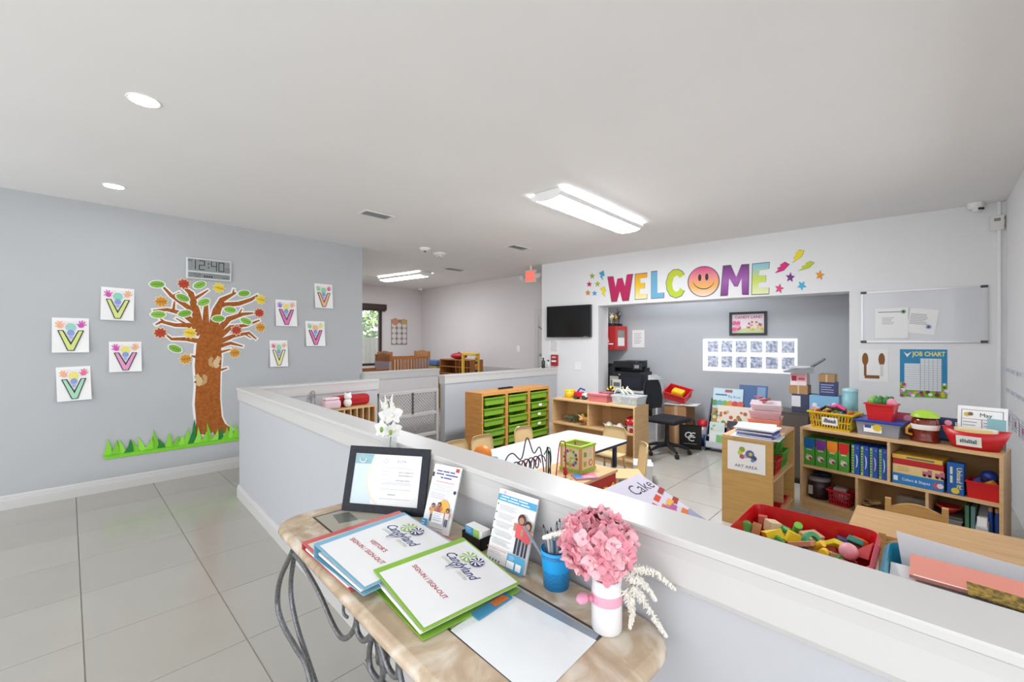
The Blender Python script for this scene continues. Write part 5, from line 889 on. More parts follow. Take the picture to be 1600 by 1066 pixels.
AMB = M('#7a2a18', .15, 0, None, .6, .88); MB().lathe([(.0001, 0), (.085, 0), (.09, .02), (.075, .04), (.085, .10), (.08, .17), (.06, .20), (.0001, .20)], AMB, 20).build('body', t); MB().lathe([(.088, .195), (.085, .21), (.06, .235), (.02, .25), (.0001, .252)], M('#a3c93a', .4), 20).build('lid', t); MB().lathe([(.087, .1), (.09, .12), (.088, .14)], M('#e9e2da', .4), 20).build('white_band', t)
MB().tube([(-.07, -.04, .13), (-.095, -.07, .10), (-.095, -.07, .06), (-.07, -.045, .05)], .01, M('#d9a02a', .4), 8).build('handle', t)
t = thing('pink_game_box', 'pink and maroon boxed set standing behind the amber jar', 'box', bsl(fx(1412), .30, BH), BRZ); MB().rbox(-.14, 0, 0, .10, .04, .19, M('#9a3347', .45), .003).build('carton', t); f = Flat(-.0004); f.rect(-.135, .12, .095, .185, M('#c9556f', .5)); f.disc(-.04, .15, .028, M('#f0a0b8', .5)); f.rect(-.13, .06, .08, .11, M('#e6dada', .5)); f.build('print', t)
t = thing('navy_game_box', 'navy boxed set standing behind the amber jar', 'box', bsl(fx(1470), .30, BH), BRZ); MB().rbox(-.10, 0, 0, .10, .04, .185, M('#26335a', .45), .003).build('carton', t); f = Flat(-.0004); f.txt('ES', .05, .14, .05, WHITE); f.disc(-.01, .15, .022, M('#f0a0b8', .5)); f.rect(-.09, .02, .09, .1, M('#3a6a9a', .5)); f.build('print', t)
# oval red basket with papers
x = fx(1518); t = thing('oval_basket', 'red oval basket of papers with picture label on the long shelf', 'basket', bsl(x, .14, BH), BRZ); n = 26; vs = []; fs = []
prof = [(.125, .075, 0), (.18, .115, .13), (.173, .11, .13), (.12, .07, .006)]
for rx, ry, z in prof: vs += [(rx*math.cos(2*math.pi*i/n), ry*math.sin(2*math.pi*i/n), z+(.018*math.cos(2*math.pi*i/n)**2 if z > .05 else 0)) for i in range(n)]
for k in range(3): fs += [(k*n+i, k*n+(i+1) % n, (k+1)*n+(i+1) % n, (k+1)*n+i) for i in range(n)]
MB().add(vs, fs+[list(range(n))[::-1], list(range(3*n, 4*n))], M('#c4161d', .35), None, True).build('tub', t)
f = Flat(0); f.rect(-.065, -.04, .065, .04, PAPER)
for i in range(8): f.rect(-.045+.011*i, -.015, -.036+.011*i, random.uniform(.005, .025), M(['#4a7a9a', '#6a9a6a', '#8a8aa0'][i % 3], .6))
f.build('label_card', t, TR(-.02, -.103, .065) @ Matrix.Rotation(.30, 4, 'X'))
for i in range(9): MB().box(-.09, -.001, 0, .10, .001, .12, M(['#e8dfa0', '#f2efe6', '#cfe0a8', '#f0d9c0', '#f6f4f0'][i % 5], .7), TR(random.uniform(-.02, .02), -.05+.012*i, .03) @ Matrix.Rotation(random.uniform(-.12, .12), 4, 'X') @ Matrix.Rotation(random.uniform(-.08, .08), 4, 'Y')).build('sheet', t)
p = bsl(fx(1522), .27, BH); t = thing('may_calendar', 'white May newsletter sheet standing behind the oval basket', 'paper', p, BRZ); t.rotation_euler = (math.radians(-8), 0, BRZ); MB().box(-.13, -.001, 0, .13, .001, .30, PAPER).build('sheet', t); f = Flat(-.0015)
for x0, z0, x1, z1 in ((-.11, .03, .11, .034), (-.11, .27, .11, .274), (-.11, .03, -.106, .274), (.106, .03, .11, .274), (-.11, .2, .11, .203), (-.002, .03, .002, .2)): f.rect(x0, z0, x1, z1, M('#8a8598', .6))
f.txt('May', .02, .235, .04, M('#2c2c3a', .6)); f.disc(-.08, .235, .016, M('#d9b04a', .5)); f.disc(-.06, .24, .014, M('#6a5a4a', .5)); f.lines(-.1, -.01, .19, .05, 6, M('#b0b0b8', .7)); f.lines(.01, .1, .19, .05, 6, M('#b0b0b8', .7)); f.build('print', t)
t = thing('teal_folder', 'pale teal folder beside the May newsletter', 'folder', bsl(fx(1548), .24, BH), BRZ-.25); MB().box(-.05, 0, 0, .05, .008, .22, M('#8fc0c9', .5)).build('cover', t); MB().box(-.045, .001, .004, .052, .007, .216, PAPER).build('pages', t)
# storage cabinet behind, with cartons
cb2 = thing('back_cabinet', 'low dark cabinet carrying cartons behind the long shelf', 'cabinet', (5.72, .90, 0), -math.pi/2); MB().box(-.42, -.2, .05, .5, .2, .77, M('#4a4440', .5)).build('body', cb2)
for sx in (-.25, .25): d_ = MB().box(max(-.41, sx-.24), -.212, .07, sx+.24, -.2, .75, M('#544d48', .5)).build('door', cb2); MB().cyl((sx*.3, -.212, .45), (sx*.3, -.235, .45), .012, None, CHROME, 10).build('knob', d_)
MB().box(-.4, -.18, 0, .48, .18, .05, BLACK).build('plinth', cb2)
def carton(lab, px0, px1, z0, z1, c, draw=None, X=5.62, name='carton', dep=.2):
    ya = onX(px0, 600, X).y; yb = onX(px1, 600, X).y; t = thing(name, lab, 'box', (X, (ya+yb)/2, z0), -math.pi/2); w_ = abs(ya-yb)
    MB().rbox(-w_/2, 0, 0, w_/2, dep, z1-z0-.001, M(c, .6), .003).build('carton', t); f = Flat(-.0004); h = z1-z0
    if draw: draw(f, w_, h)
    else: f.rect(-w_*.05, 0, w_*.05, h-.002, M('#c9b08a', .5))
    f.build('print', t)
carton('dark carton at the foot of the carton stack', 1237, 1265, .7705, .97, '#3b3f5a', lambda f, w_, h: f.rect(-w_*.5, h*.3, 0, h*.9, M('#d6d6dc', .5)))
carton('brown carton below the pink and white one', 1233, 1262, .97, 1.065, '#a98256'); carton('white carton with pink lettering in the stack', 1235, 1260, 1.065, 1.205, '#ead9da', lambda f, w_, h: (f.rect(-w_*.45, h*.35, w_*.45, h*.9, M('#e3a3ad', .5)), f.rect(-w_*.42, h*.35, -w_*.12, h*.75, M('#b0283a', .5)), f.rect(0, h*.45, w_*.4, h*.6, M('#c24a5c', .5))))
carton('blue striped carton beside the stack', 1280, 1306, .9705, 1.115, '#3a4570', lambda f, w_, h: f.lines(-w_*.4, w_*.4, h*.9, h*.2, 4, M('#a9b0c8', .5))); carton('brown carton on the blue striped one', 1279, 1304, 1.116, 1.2, '#a37f55'); carton('long colourful activity book box behind the yellow basket', 1263, 1311, .7705, .97, '#7fb4d8', lambda f, w_, h: [f.disc(random.uniform(-.4, .4)*w_, random.uniform(.15, .6)*h, h*.12, M(random.choice(['#8fc45a', '#d9e6f0', '#e0a0b0', '#5a94c8']), .5), 8) for _ in range(14)])
t = thing('dustpan', 'grey dustpan and brush on top of the carton stack', 'dustpan', (5.66, onX(1248, 570, 5.62).y, 1.2055), -1.3); MB().add([(-.15, -.1, 0), (.12, -.11, 0), (.12, .11, 0), (-.15, .1, 0), (-.15, -.1, .012), (.12, -.11, .07), (.12, .11, .07), (-.15, .1, .012)], [(3, 2, 1, 0), (4, 5, 6, 7), (0, 1, 5, 4), (1, 2, 6, 5), (2, 3, 7, 6), (3, 0, 4, 7)], M('#8a8d90', .5)).build('pan', t); MB().cyl((.10, 0, .06), (.22, -.08, .16), .016, .013, M('#6f7276', .5), 10).build('handle', t); MB().rbox(-.1, -.05, .045, .1, .03, .075, M('#c9ccce', .6), .01).build('brush', t)
p = onX(1317, 650, 5.62); t = thing('teal_canister', 'pale teal canister behind the yellow basket', 'canister', (5.62, p.y-.06, .7705)); MB().lathe([(.0001, 0), (.065, 0), (.065, .27), (.0001, .27)], M('#86b8bf', .4), 18).build('body', t); MB().lathe([(.068, .265), (.068, .29), (.03, .30), (.0001, .30)], M('#a4ccd2', .4), 18).build('lid', t)
# ================================================================== wooden table, two chairs, bins on a bench
TZ = .55; tx0, tx1, ty0, ty1 = 2.93, 3.36, RWY+.03, .305
t = thing('wooden_table', 'light wooden child table in front of the long shelf', 'table', ((tx0+tx1)/2, (ty0+ty1)/2, 0)); hx = (tx1-tx0)/2; hy = (ty1-ty0)/2
PLK = M('#cfa878', .35, 0, 'woody', .4, col2='#bd9464')
for i in range(3): w_ = 2*hx/3; MB().rbox(-hx+i*w_, -hy, TZ-.024, -hx+(i+1)*w_-.0006, hy, TZ, PLK, .0015).build('plank', t)
for sx in (-1, 1):
    for sy in (-1, 1): MB().box(sx*(hx-.05)-.022, sy*(hy-.05)-.022, 0, sx*(hx-.05)+.022, sy*(hy-.05)+.022, TZ-.024, BIRCH).build('leg', t)
MB().box(-hx+.04, -hy+.04, TZ-.09, hx-.04, hy-.04, TZ-.024, BIRCHY).build('apron', t)
def wchair(lab, x, y, rz, first=[None]):
    if first[0]: return dup(first[0], (x, y, 0), rz, lab)
    t = thing('wooden_chair', lab, 'chair', (x, y, 0), rz, 'wooden child chairs'); W_ = M('#d0a468', .4, 0, 'wood', .4, col2='#c19558')
    MB().rbox(-.14, -.13, .285, .14, .13, .303, W_, .006).build('seat', t)
    for sx in (-1, 1):
        MB().box(sx*.125-.014, .11, 0, sx*.125+.014, .135, .58, W_).build('back_post', t); MB().box(sx*.12-.014, -.125, 0, sx*.12+.014, -.1, .285, W_).build('leg', t); MB().box(sx*.12-.008, -.1, .12, sx*.12+.008, .11, .14, W_).build('stretcher', t)
    n = 12; up = [(-.111+.222*i/n, .535+.035*math.sin(math.pi*i/n)) for i in range(n+1)]; lo = [(-.111+.222*i/n, .475+.012*math.sin(math.pi*i/n)) for i in range(n+1)]
    b = MB()
    for i in range(n): b.prism([lo[i], lo[i+1], up[i+1], up[i]], .131, .115, W_)
    b.build('top_rail', t); MB().box(-.111, .116, .37, .111, .13, .405, W_).build('back_slat', t); first[0] = t; return t
wchair('wooden child chair between the table and the long shelf', 3.42, .045, -math.pi/2); wchair('wooden child chair on the bin side of the wooden table', 3.0, .035, math.pi/2)
bn = thing('low_bench', 'low birch bench under the red and blue tubs', 'bench', (2.28, .06, 0)); MB().rbox(-.24, RWY-.06+.02, .425, .25, .62, .45, BIRCHY, .004).build('bench_top', bn)
for yy in (RWY-.02, .0, .55): MB().box(-.22, yy, 0, .23, yy+.03, .425, BIRCH).build('bench_leg', bn)
def bigtub(name, lab, x0, x1, y0, y1, z0, z1, m, rimm):
    t = thing(name, lab, 'tub', ((x0+x1)/2, (y0+y1)/2, z0)); w_, d_, h_ = x1-x0, y1-y0, z1-z0
    def loop_(s, z, r): return [(x, y, z) for x, y in rrect(-w_/2*s, -d_/2*s, w_/2*s, d_/2*s, r)]
    L_ = [loop_(.84, 0, .04), loop_(.955, h_-.03, .05), loop_(.955, h_-.03, .05), loop_(1, h_-.03, .055), loop_(1, h_-.018, .055), loop_(.955, h_, .05), loop_(.945, h_, .05), loop_(.93, h_-.02, .05), loop_(.82, .005, .04)]; n = len(L_[0])
    b = MB().add(sum(L_[:2], []), [(i, (i+1) % n, n+(i+1) % n, n+i) for i in range(n)]+[list(range(n))[::-1]], m).add(sum(L_[6:], []), [(k*n+i, k*n+(i+1) % n, (k+1)*n+(i+1) % n, (k+1)*n+i) for k in range(2) for i in range(n)]+[list(range(2*n, 3*n))], m); b.build('tub_wall', t)
    MB().add(sum(L_[2:7], []), [(k*n+i, k*n+(i+1) % n, (k+1)*n+(i+1) % n, (k+1)*n+i) for k in range(4) for i in range(n)], rimm).build('rim', t)
    for k in (-.22, .22): MB().box(w_*.455, d_*k-.012, .06, w_*.47, d_*k+.012, h_-.03, m).build('rib', t)
    return t
rb0, rb1 = onZ(1180, 785, .70), onZ(1374, 831, .70); bigtub('red_tub', 'long red plastic tub of wooden blocks behind the half wall', 2.06, rb0.x+.01, rb1.y-.01, rb0.y+.01, .4505, .70, M('#c3101a', .22), M('#c9303a', .25)); rbx0, rbx1, rby0, rby1 = 2.10, rb0.x-.02, rb1.y+.03, rb0.y-.03
b = MB(); cs = ['#4a9a4a', '#c9a070', '#e0c030', '#b03a3a', '#3f6fb0', '#d8b98a']
for i in range(150): b.rbox(-.025, -.025, -.02, .025, .025, .02, M(cs[i % 6], .5), .004, TR(random.uniform(rbx0+.06, rbx1-.06), random.uniform(rby0+.05, rby1-.05), .485+.135*random.random()) @ Euler((random.random()*3, random.random()*3, random.random()*3)).to_matrix().to_4x4(), 1)
tag(b.build('buried_blocks', kind='stuff'), 'buried lower layer of mixed wooden blocks filling the red tub', 'blocks')
def block(kind, px, py, c, lab, s=.045, rx=0, ry=0, rz=0, z=.645, c2=None):
    p = onZ(px, py, z); p.x = min(max(p.x, rbx0+.05), rbx1-.03); t = thing('wooden_block' if kind != 'ball' else 'toy_ball', lab, 'block' if kind != 'ball' else 'ball', p, 0, 'blocks in the red tub'); t.rotation_euler = (rx, ry, rz); m = M(c, .45)
    if kind == 'cube': MB().rbox(-s/2, -s/2, -s/2, s/2, s/2, s/2, m, .003).build('body', t)
    elif kind == 'tri': MB().prism([(-s*.6, -s*.4), (s*.6, -s*.4), (-s*.6, s*.6)], s*.3, -s*.3, m).build('body', t)
    elif kind == 'slab': MB().rbox(-s, -s*.5, -s*.22, s, s*.5, s*.22, m, .003).build('body', t)
    elif kind == 'cyl': MB().cyl((-s*.6, 0, 0), (s*.6, 0, 0), s*.36, None, m, 16).build('body', t)
    elif kind == 'arch':
        o = [(s*1.1*math.cos(a_), s*1.1*math.sin(a_)) for a_ in [math.pi*i/12 for i in range(13)]]; i_ = [(s*.65*math.cos(a_), s*.65*math.sin(a_)) for a_ in [math.pi*i/12 for i in range(13)]]; b_ = MB()
        for k in range(12): b_.prism([o[k], o[k+1], i_[k+1], i_[k]], s*.25, -s*.25, m)
        b_.build('body', t)
    else: MB().sph((0, 0, 0), s, m, 16, k=12).build('body', t)
    f = MB()
    if kind == 'ball': f.sph((0, 0, 0), s*1.004, M(c2, .45), 4, k=12); f.f = f.f[:len(f.f)//4*2]; f.m = f.m[:len(f.f)]; f.sm = f.sm[:len(f.f)]; f.build('stripe', t)
block('cube', 1163, 822, '#5cae50', 'green cube block in the corner of the red tub', .05, .2, .1, .5); block('tri', 1181, 824, '#c9986a', 'tan triangle block beside the green cube', .06, .2, 0, .3); block('cube', 1192, 812, '#c25a52', 'dull red cube block against the tub end', .04, 0, .1, .2); block('cube', 1207, 823, '#d8c09a', 'pale ribbed wooden cube block', .055, .15, 0, .8); block('tri', 1205, 836, '#e8cc1c', 'yellow triangle block under the pale cube', .07, 1.2, .3, .5, .655)
block('cube', 1239, 841, '#e6c91e', 'yellow cube block in the middle of the red tub', .05, .4, .2, .4, .65); block('cyl', 1227, 828, '#3f9a44', 'green cylinder block beside the pale cube', .045, 0, 0, 1.0); block('cyl', 1246, 826, '#7cbf4a', 'lime cylinder block against the tub back', .05, 0, .9, .4); block('slab', 1268, 838, '#cfa57c', 'tan plank block across the tub', .055, .3, .1, -.4, .64); block('arch', 1270, 848, '#1f8f5a', 'green arch block lying over the yellow cylinder', .04, -.5, 0, -.5, .66); block('cyl', 1279, 852, '#f0c020', 'yellow cylinder under the green arch', .04, 0, .7, 1.2, .66); block('slab', 1300, 852, '#e3cc22', 'yellow plank block beside the ball', .05, .5, .6, .9, .65); block('slab', 1253, 850, '#c78d6a', 'reddish tan plank block at the near side', .05, .2, .4, 1.4, .65); block('cyl', 1287, 864, '#e8c81c', 'yellow round block near the ball', .045, 1.4, .2, 0, .66)
block('ball', 1326, 862, '#e8a0ac', 'pink ball with red stripe in the red tub', .035, .4, .3, 1.5, .66, '#d02a48'); block('slab', 1335, 847, '#2f8a7a', 'teal plank block leaning on the tub end', .055, .3, .5, .2, .65); block('cube', 1345, 843, '#e8702a', 'orange cube block at the tub end', .045, .3, .1, .5, .64); block('tri', 1349, 864, '#c23a40', 'red wedge block beside the pink ball', .075, .6, .2, 1.0, .65); block('slab', 1318, 845, '#3a4a7a', 'navy plank block behind the ball', .045, .2, .2, .2, .64); block('cube', 1216, 847, '#3f8f3a', 'dark green cube block on the near side', .04, .5, .2, .1, .65)
bl0, bl1 = onZ(1380, 842, .70), onZ(1600, 897, .70); bigtub('blue_tub', 'teal blue plastic tub of paper rolls and folders', 2.06, bl0.x+.01, RWY+.04, bl0.y-.005, .4505, .70, M('#1f7f9c', .28), M('#2f8fa8', .3))
def sheet_in(lab, pts, c, th=.004, name='paper_sheet', cat='paper', kind=None):
    """tilted sheet in the blue tub given by three corner points"""
    a_, b_, c_ = [Vector(p) for p in pts]; u = (b_-a_); v = (c_-a_); n = u.cross(v).normalized(); t = thing(name, lab, cat, a_)
    vs = [Vector(), u, u+v, v]; MB().add([p for p in vs]+[p-n*th for p in vs], [(0, 1, 2, 3), (7, 6, 5, 4), (0, 4, 5, 1), (1, 5, 6, 2), (2, 6, 7, 3), (3, 7, 4, 0)], M(c, .7, 0, kind, col2='#4a3a14' if kind else None) if kind else M(c, .7)).build('sheet', t)
    MB().add([p+n*.0006 for p in (vs[0]+u*.02+v*.02, u*.98+v*.02, u*.98+v*.05, u*.02+v*.05)], [(0, 1, 2, 3)], M('#ffffff' if not kind else '#5a4a20', .7)).build('edge_fold', t)
sheet_in('large white sheet standing in the blue tub', [(2.36, .06, .56), (2.36, -.46, .52), (2.40, .09, .76)], '#ecebee'); sheet_in('salmon pink folder lying across the blue tub', [(2.16, .045, .69), (2.10, -.50, .71), (2.32, .045, .71)], '#dc8d7c', .012); sheet_in('white lined sheets at the near edge of the blue tub', [(2.10, .10, .65), (2.09, -.38, .66), (2.26, .10, .68)], '#dddcdc', .02)
sheet_in('glittery gold card at the near edge of the blue tub', [(2.07, -.10, .715), (2.02, -.5, .72), (2.15, -.10, .725)], '#a98a34', .004, 'glitter_card', 'card', 'speck')
t = thing('toy_strip', 'red, yellow and blue toy rod along the back of the blue tub', 'toy', (2.432, -.12, .68)); 
for i, c in enumerate(('#c21f3a', '#c21f3a', '#c21f3a', '#e8c81c', '#2f5fb8', '#e8d040')): MB().rbox(-.012, -.055*(i+1), -.012, .012, -.055*i-.001, .012, M(c, .4), .003).build('segment', t)
# ================================================================== office corner in the alcove
t = thing('office_desk', 'white office desk inside the alcove', 'desk', (6.62, 3.43, 0), -math.pi/2); MB().box(-.44, -.26, .72, .44, .2, .75, M('#d8d8d8', .4)).build('desk_top', t)
for sx in (-.42, .39): MB().box(sx, -.24, 0, sx+.03, .19, .72, M('#c9c9c9', .5)).build('side_panel', t)
t = thing('office_printer', 'black office printer with tilted control panel on the desk', 'printer', (6.635, 3.55, .7505), -math.pi/2); PB = M('#1c1e26', .35)
MB().rbox(-.26, -.22, 0, .24, .18, .30, PB, .012).build('body', t); MB().rbox(-.28, -.2, .36, .16, .18, .47, M('#15161a', .4), .015).build('scanner', t); MB().box(-.24, .0, .30, .2, .17, .36, M('#0d0e12', .5)).build('output_bay', t); MB().rbox(.10, -.22, .34, .25, -.19, .44, M('#2b2e38', .3), .008, TR(0, 0, 0)).build('control_panel', t); MB().box(.13, -.223, .365, .21, -.22, .42, M('#8f979c', .2)).build('display', t); MB().box(-.24, -.224, .06, .22, -.22, .2, M('#232632', .4)).build('paper_drawer', t); MB().cyl((-.14, -.222, .25), (-.14, -.226, .25), .016, None, CHROME, 12).build('badge', t); MB().box(-.1, -.1, .475, .2, .1, .49, M('#5a626a', .3), TR(0, 0, 0)).build('feeder_tray', t)
t = thing('black_tower', 'tall black computer tower at the hidden desk end', 'computer', (6.76, 3.80+.12, .7505), -math.pi/2); MB().rbox(-.08, -.2, 0, .06, .1, .42, BLACK, .006).build('case', t); MB().box(-.07, -.204, .2, .05, -.2, .36, M('#26282c', .4)).build('front_grille', t)
for i, (y, c, lab) in enumerate(((3.80, '#a9a79c', 'grey document folder leaning before the printer'), (3.74, '#d9d6cc', 'pale document folder leaning before the printer'))): t = thing('document_folder', lab, 'folder', (6.385-.016*i, y-.02, .7505), -math.pi/2); MB().box(-.08, 0, 0, .08, .012, .22-.05*i, M(c, .6)).build('cover', t); MB().box(-.06, -.001, .05, .06, 0, .15-.03*i, M('#6a6a66', .7)).build('print', t)
t = thing('white_binder_row', 'white binders standing at the right of the printer', 'binder', (6.62, 3.14, .7505), -math.pi/2)
for i in range(3): MB().box(-.07+.05*i, -.15, 0, -.025+.05*i, .1, .26-.03*i, M('#d5d6d8', .5)).build('binder', t)
# office chair
t = thing('office_chair', 'black office swivel chair at the alcove desk', 'chair', (5.76, 2.58, 0), math.radians(-4)); CH = M('#14151b', .75, 0, 'fabric'); PLB = M('#1d1e22', .4)
MB().rbox(-.24, -.24, .44, .24, .22, .51, CH, .035, None, 3).build('seat', t)
vs = []; fs = []; n = 11
for s_ in (0, 1):
    for i in range(9):
        v = i/8; z = .60+.40*v
        for j in range(n): u_ = -1+2*j/(n-1); hwid = .22*(1-.28*abs(2*v-1)**3); vs.append((u_*hwid, .22-.05*u_*u_*-1*-1+.05*v+(.06 if s_ else 0)*(1-u_**4*.8)*(1-abs(2*v-1)**4*.8), z))
for s_ in (0, 1):
    for i in range(8):
        for j in range(n-1): k = s_*9*n+i*n+j; q = (k, k+1, k+n+1, k+n); fs.append(q if s_ == 0 else q[::-1])
MB().add(vs, fs, CH, None, True).build('backrest', t); MB().box(-.03, .24, .45, .03, .27, .75, PLB).build('back_bar', t); MB().cyl((0, 0, .12), (0, 0, .44), .032, .028, PLB).build('gas_column', t)
for i in range(5): a_ = i*1.2566+.3; l_ = MB().tube([(0, 0, .13), (.16*math.cos(a_), .16*math.sin(a_), .115), (.29*math.cos(a_), .29*math.sin(a_), .075)], [.03, .025, .018], PLB, 8).build('base_arm', t); MB().cyl((.29*math.cos(a_)-.02*math.sin(a_), .29*math.sin(a_)+.02*math.cos(a_), .03), (.29*math.cos(a_)+.02*math.sin(a_), .29*math.sin(a_)-.02*math.cos(a_), .03), .03, None, PLB, 12).build('caster', l_)
# cardboard box with red tray and white board on top
t = thing('cardboard_box', 'large brown cardboard box behind the office chair', 'box', (6.42, 2.70, 0), -math.pi/2); CB = M('#a97f55', .7); MB().rbox(-.22, .0, 0, .12, .34, .58, CB, .004).build('carton', t); MB().box(-.06, -.003, 0, -.01, 0, .58, M('#c2a27a', .4)).build('tape_strip', t); MB().box(-.22, .0, .5805, .12, .17, .584, M('#b98f63', .7)).build('flap', t)
t = thing('white_board_panel', 'white wire shelf panel lying on the cardboard box', 'panel', (6.56, 2.72, .586), -1.5); MB().box(-.2, -.16, 0, .26, .16, .012, M('#dcdcda', .5)).build('panel', t); MB().tube([(.06, -.16, .02), (.16, -.2, .02), (.30, -.16, .02)], .008, WHITE, 6).build('wire', t)
t = thing('tilted_red_tray', 'translucent red tray tipped up on the white panel', 'tray', (6.54, 2.76, .685), -math.pi/2); t.rotation_euler = (math.radians(24), math.radians(12), -math.pi/2); binmesh(.34, .26, .13, M('#d9282c', .25, 0, None, .5, .93), rim=.012).build('tub', t); MB().rbox(-.08, -.06, .07, .1, .06, .14, YEL, .02).build('yellow_toy', t)
# black shopping bag, red-lidded jar
p = onZ(1079, 699, 0); t = thing('shopping_bag', 'black paper shopping bag with white monogram on the alcove floor', 'bag', (p.x-.06, p.y-.02, 0), -1.25); MB().add([(-.145, -.06, 0), (.145, -.06, 0), (.145, .06, 0), (-.145, .06, 0), (-.15, -.05, .33), (.15, -.05, .33), (.15, .05, .33), (-.15, .05, .33)], [(3, 2, 1, 0), (0, 1, 5, 4), (1, 2, 6, 5), (2, 3, 7, 6), (3, 0, 4, 7)], M('#0f0f11', .5)).build('bag', t)
for y in (-.048, .048): MB().tube([(-.06, y, .32), (-.055, y, .39), (-.02, y, .43), (.02, y, .43), (.055, y, .39), (.06, y, .32)], .005, M('#1a1a1c', .6), 6).build('handle', t)
f = Flat(-.058); f.text('C', -.03, .195, .13, WHITE, y=-.0595, bold=.002).text('C', .035, .20, .11, WHITE, y=-.0600, bold=.002).text('C', .012, .155, .13, WHITE, y=-.0605, bold=.002); f.rect(-.09, .075, .09, .08, M('#c9c9c9', .6)); f.build('monogram', t)
t = thing('red_lid_jar', 'clear jar with red dome lid and blue base behind the shopping bag', 'jar', (6.62, 2.40, 0)); MB().lathe([(.0001, 0), (.085, 0), (.085, .17), (.0001, .17)], M('#2a4f9a', .4), 16).build('base', t); MB().lathe([(.083, .17), (.083, .30), (.0001, .30)], M('#c9b5b9', .2), 16).build('jar', t); MB().lathe([(.09, .295), (.09, .33), (.07, .37), (.0001, .39)], M('#c9202c', .4), 16).build('lid', t)
# book display rack
rk = thing('book_rack', 'tiered book display rack with blue sides in the alcove', 'rack', (6.30, 1.90, 0), -math.pi/2+.03)
RB = M('#2f4560', .5)
for x in (-.37, .355): MB().prism([(.0, 0), (.36, 0), (.36, .72), (.30, .72), (0, .12)], x+.015, x, RB, Matrix(((0, 1, 0, 0), (1, 0, 0, 0), (0, 0, 1, 0), (0, 0, 0, 1)))).build('side_panel', rk)
for i in range(4): y0 = .01+.075*i; z0 = .05+.14*i; MB().box(-.355, y0, z0, .355, y0+.07, z0+.012, M('#c9cccf', .5)).build('tier', rk); MB().box(-.355, y0, z0, .355, y0+.006, z0+(.09 if i == 0 else .03), M('#c9cccf', .5)).build('tier_lip', rk)
MB().box(-.355, .33, .05, .355, .345, .70, RB).build('back_panel', rk)
def rbook(lab, x, tier, w_, h, c, draw):
    t = thing('display_book', lab, 'book', rk.location+RZ(rk.rotation_euler.z) @ Vector((x, .03+.075*tier, .063+.14*tier)), rk.rotation_euler.z, 'books on the display rack'); t.rotation_euler = (math.radians(-14), 0, rk.rotation_euler.z)
    MB().box(-w_/2, -.004, 0, w_/2, .004, h, M(c, .5)).build('cover', t); MB().box(-w_/2+.003, -.002, .003, w_/2+.001, .0035, h-.003, PAPER).build('pages', t); f = Flat(-.0042); draw(f, w_, h); f.build('print', t)
def blobs(cs, n=12, z0=.1, z1=.9): return lambda f, w_, h: [f.disc(random.uniform(-.4, .4)*w_, random.uniform(z0, z1)*h, h*random.uniform(.05, .13), M(random.choice(cs), .5), 9) for _ in range(n)]
def alpha(f, w_, h): f.rect(-w_*.48, h*.03, w_*.48, h*.97, M('#c3dbe6', .5)); f.txt('Big Book', w_*.22, h*.70, w_*.115, M('#2a4f8a', .5), rot=-.06); f.rect(-w_*.42, h*.73, -w_*.02, h*.78, M('#3f5f94', .5)); f.rect(-w_*.1, h*.85, w_*.15, h*.95, M('#a8505a', .5)); [f.disc((-.42+.17*i)*w_, h*.45, h*.11, M(['#5a9a4a', '#6aa0b8', '#7ab04a', '#e08a3a', '#c9403a', '#d0553a'][i], .5), 10) for i in range(6)]
rbook('pale blue Big Book with coloured animals on the top tier', -.15, 3, .40, .40, '#b9d0da', alpha); rbook('large blue book leaning at the back of the top tier', .17, 3.45, .36, .40, '#3a5f94', lambda f, w_, h: f.rect(.05, h*.5, w_*.42, h*.95, M('#6f94bd', .4)))
rbook('cream picture book with red flowers on the third tier', -.05, 2, .42, .30, '#e8dccb', blobs(['#c9502f', '#b8602a', '#d9a07a', '#a83a2c', '#7a8a3a'], 16)); rbook('blue monster picture book on the third tier', .26, 2, .18, .27, '#4aa3cf', lambda f, w_, h: (f.poly([(-w_*.2, h*.25), (w_*.25, h*.25), (w_*.2, h*.4), (-.0, h*.33), (-w_*.15, h*.42)], BLACK), f.disc(0, h*.85, h*.14, M('#d9c06a', .5))))
rbook('brown animal picture book on the third tier', -.28, 2.02, .12, .25, '#b08a52', blobs(['#7a5a34', '#d9c9a0', '#6f8a4a'], 8)); rbook('pale green picture book on the second tier', -.24, 1, .20, .2, '#cfdcd6', blobs(['#8fb0a0', '#e6ddb0'], 5)); rbook('dark night-sky picture book on the second tier', .0, 1, .22, .24, '#33363f', blobs(['#d9d9c0', '#8a4a44', '#b07a5a'], 6)); rbook('white picture book with green panel on the lowest tier', -.17, 0, .30, .22, '#dfe3e0', lambda f, w_, h: f.rect(-w_*.2, h*.25, w_*.45, h*.8, M('#7ab86a', .5))); rbook('white picture book at the shelf end of the lowest tier', .17, 0, .28, .2, '#d6d9dc', blobs(['#8ab0c8', '#c9c08a'], 5))
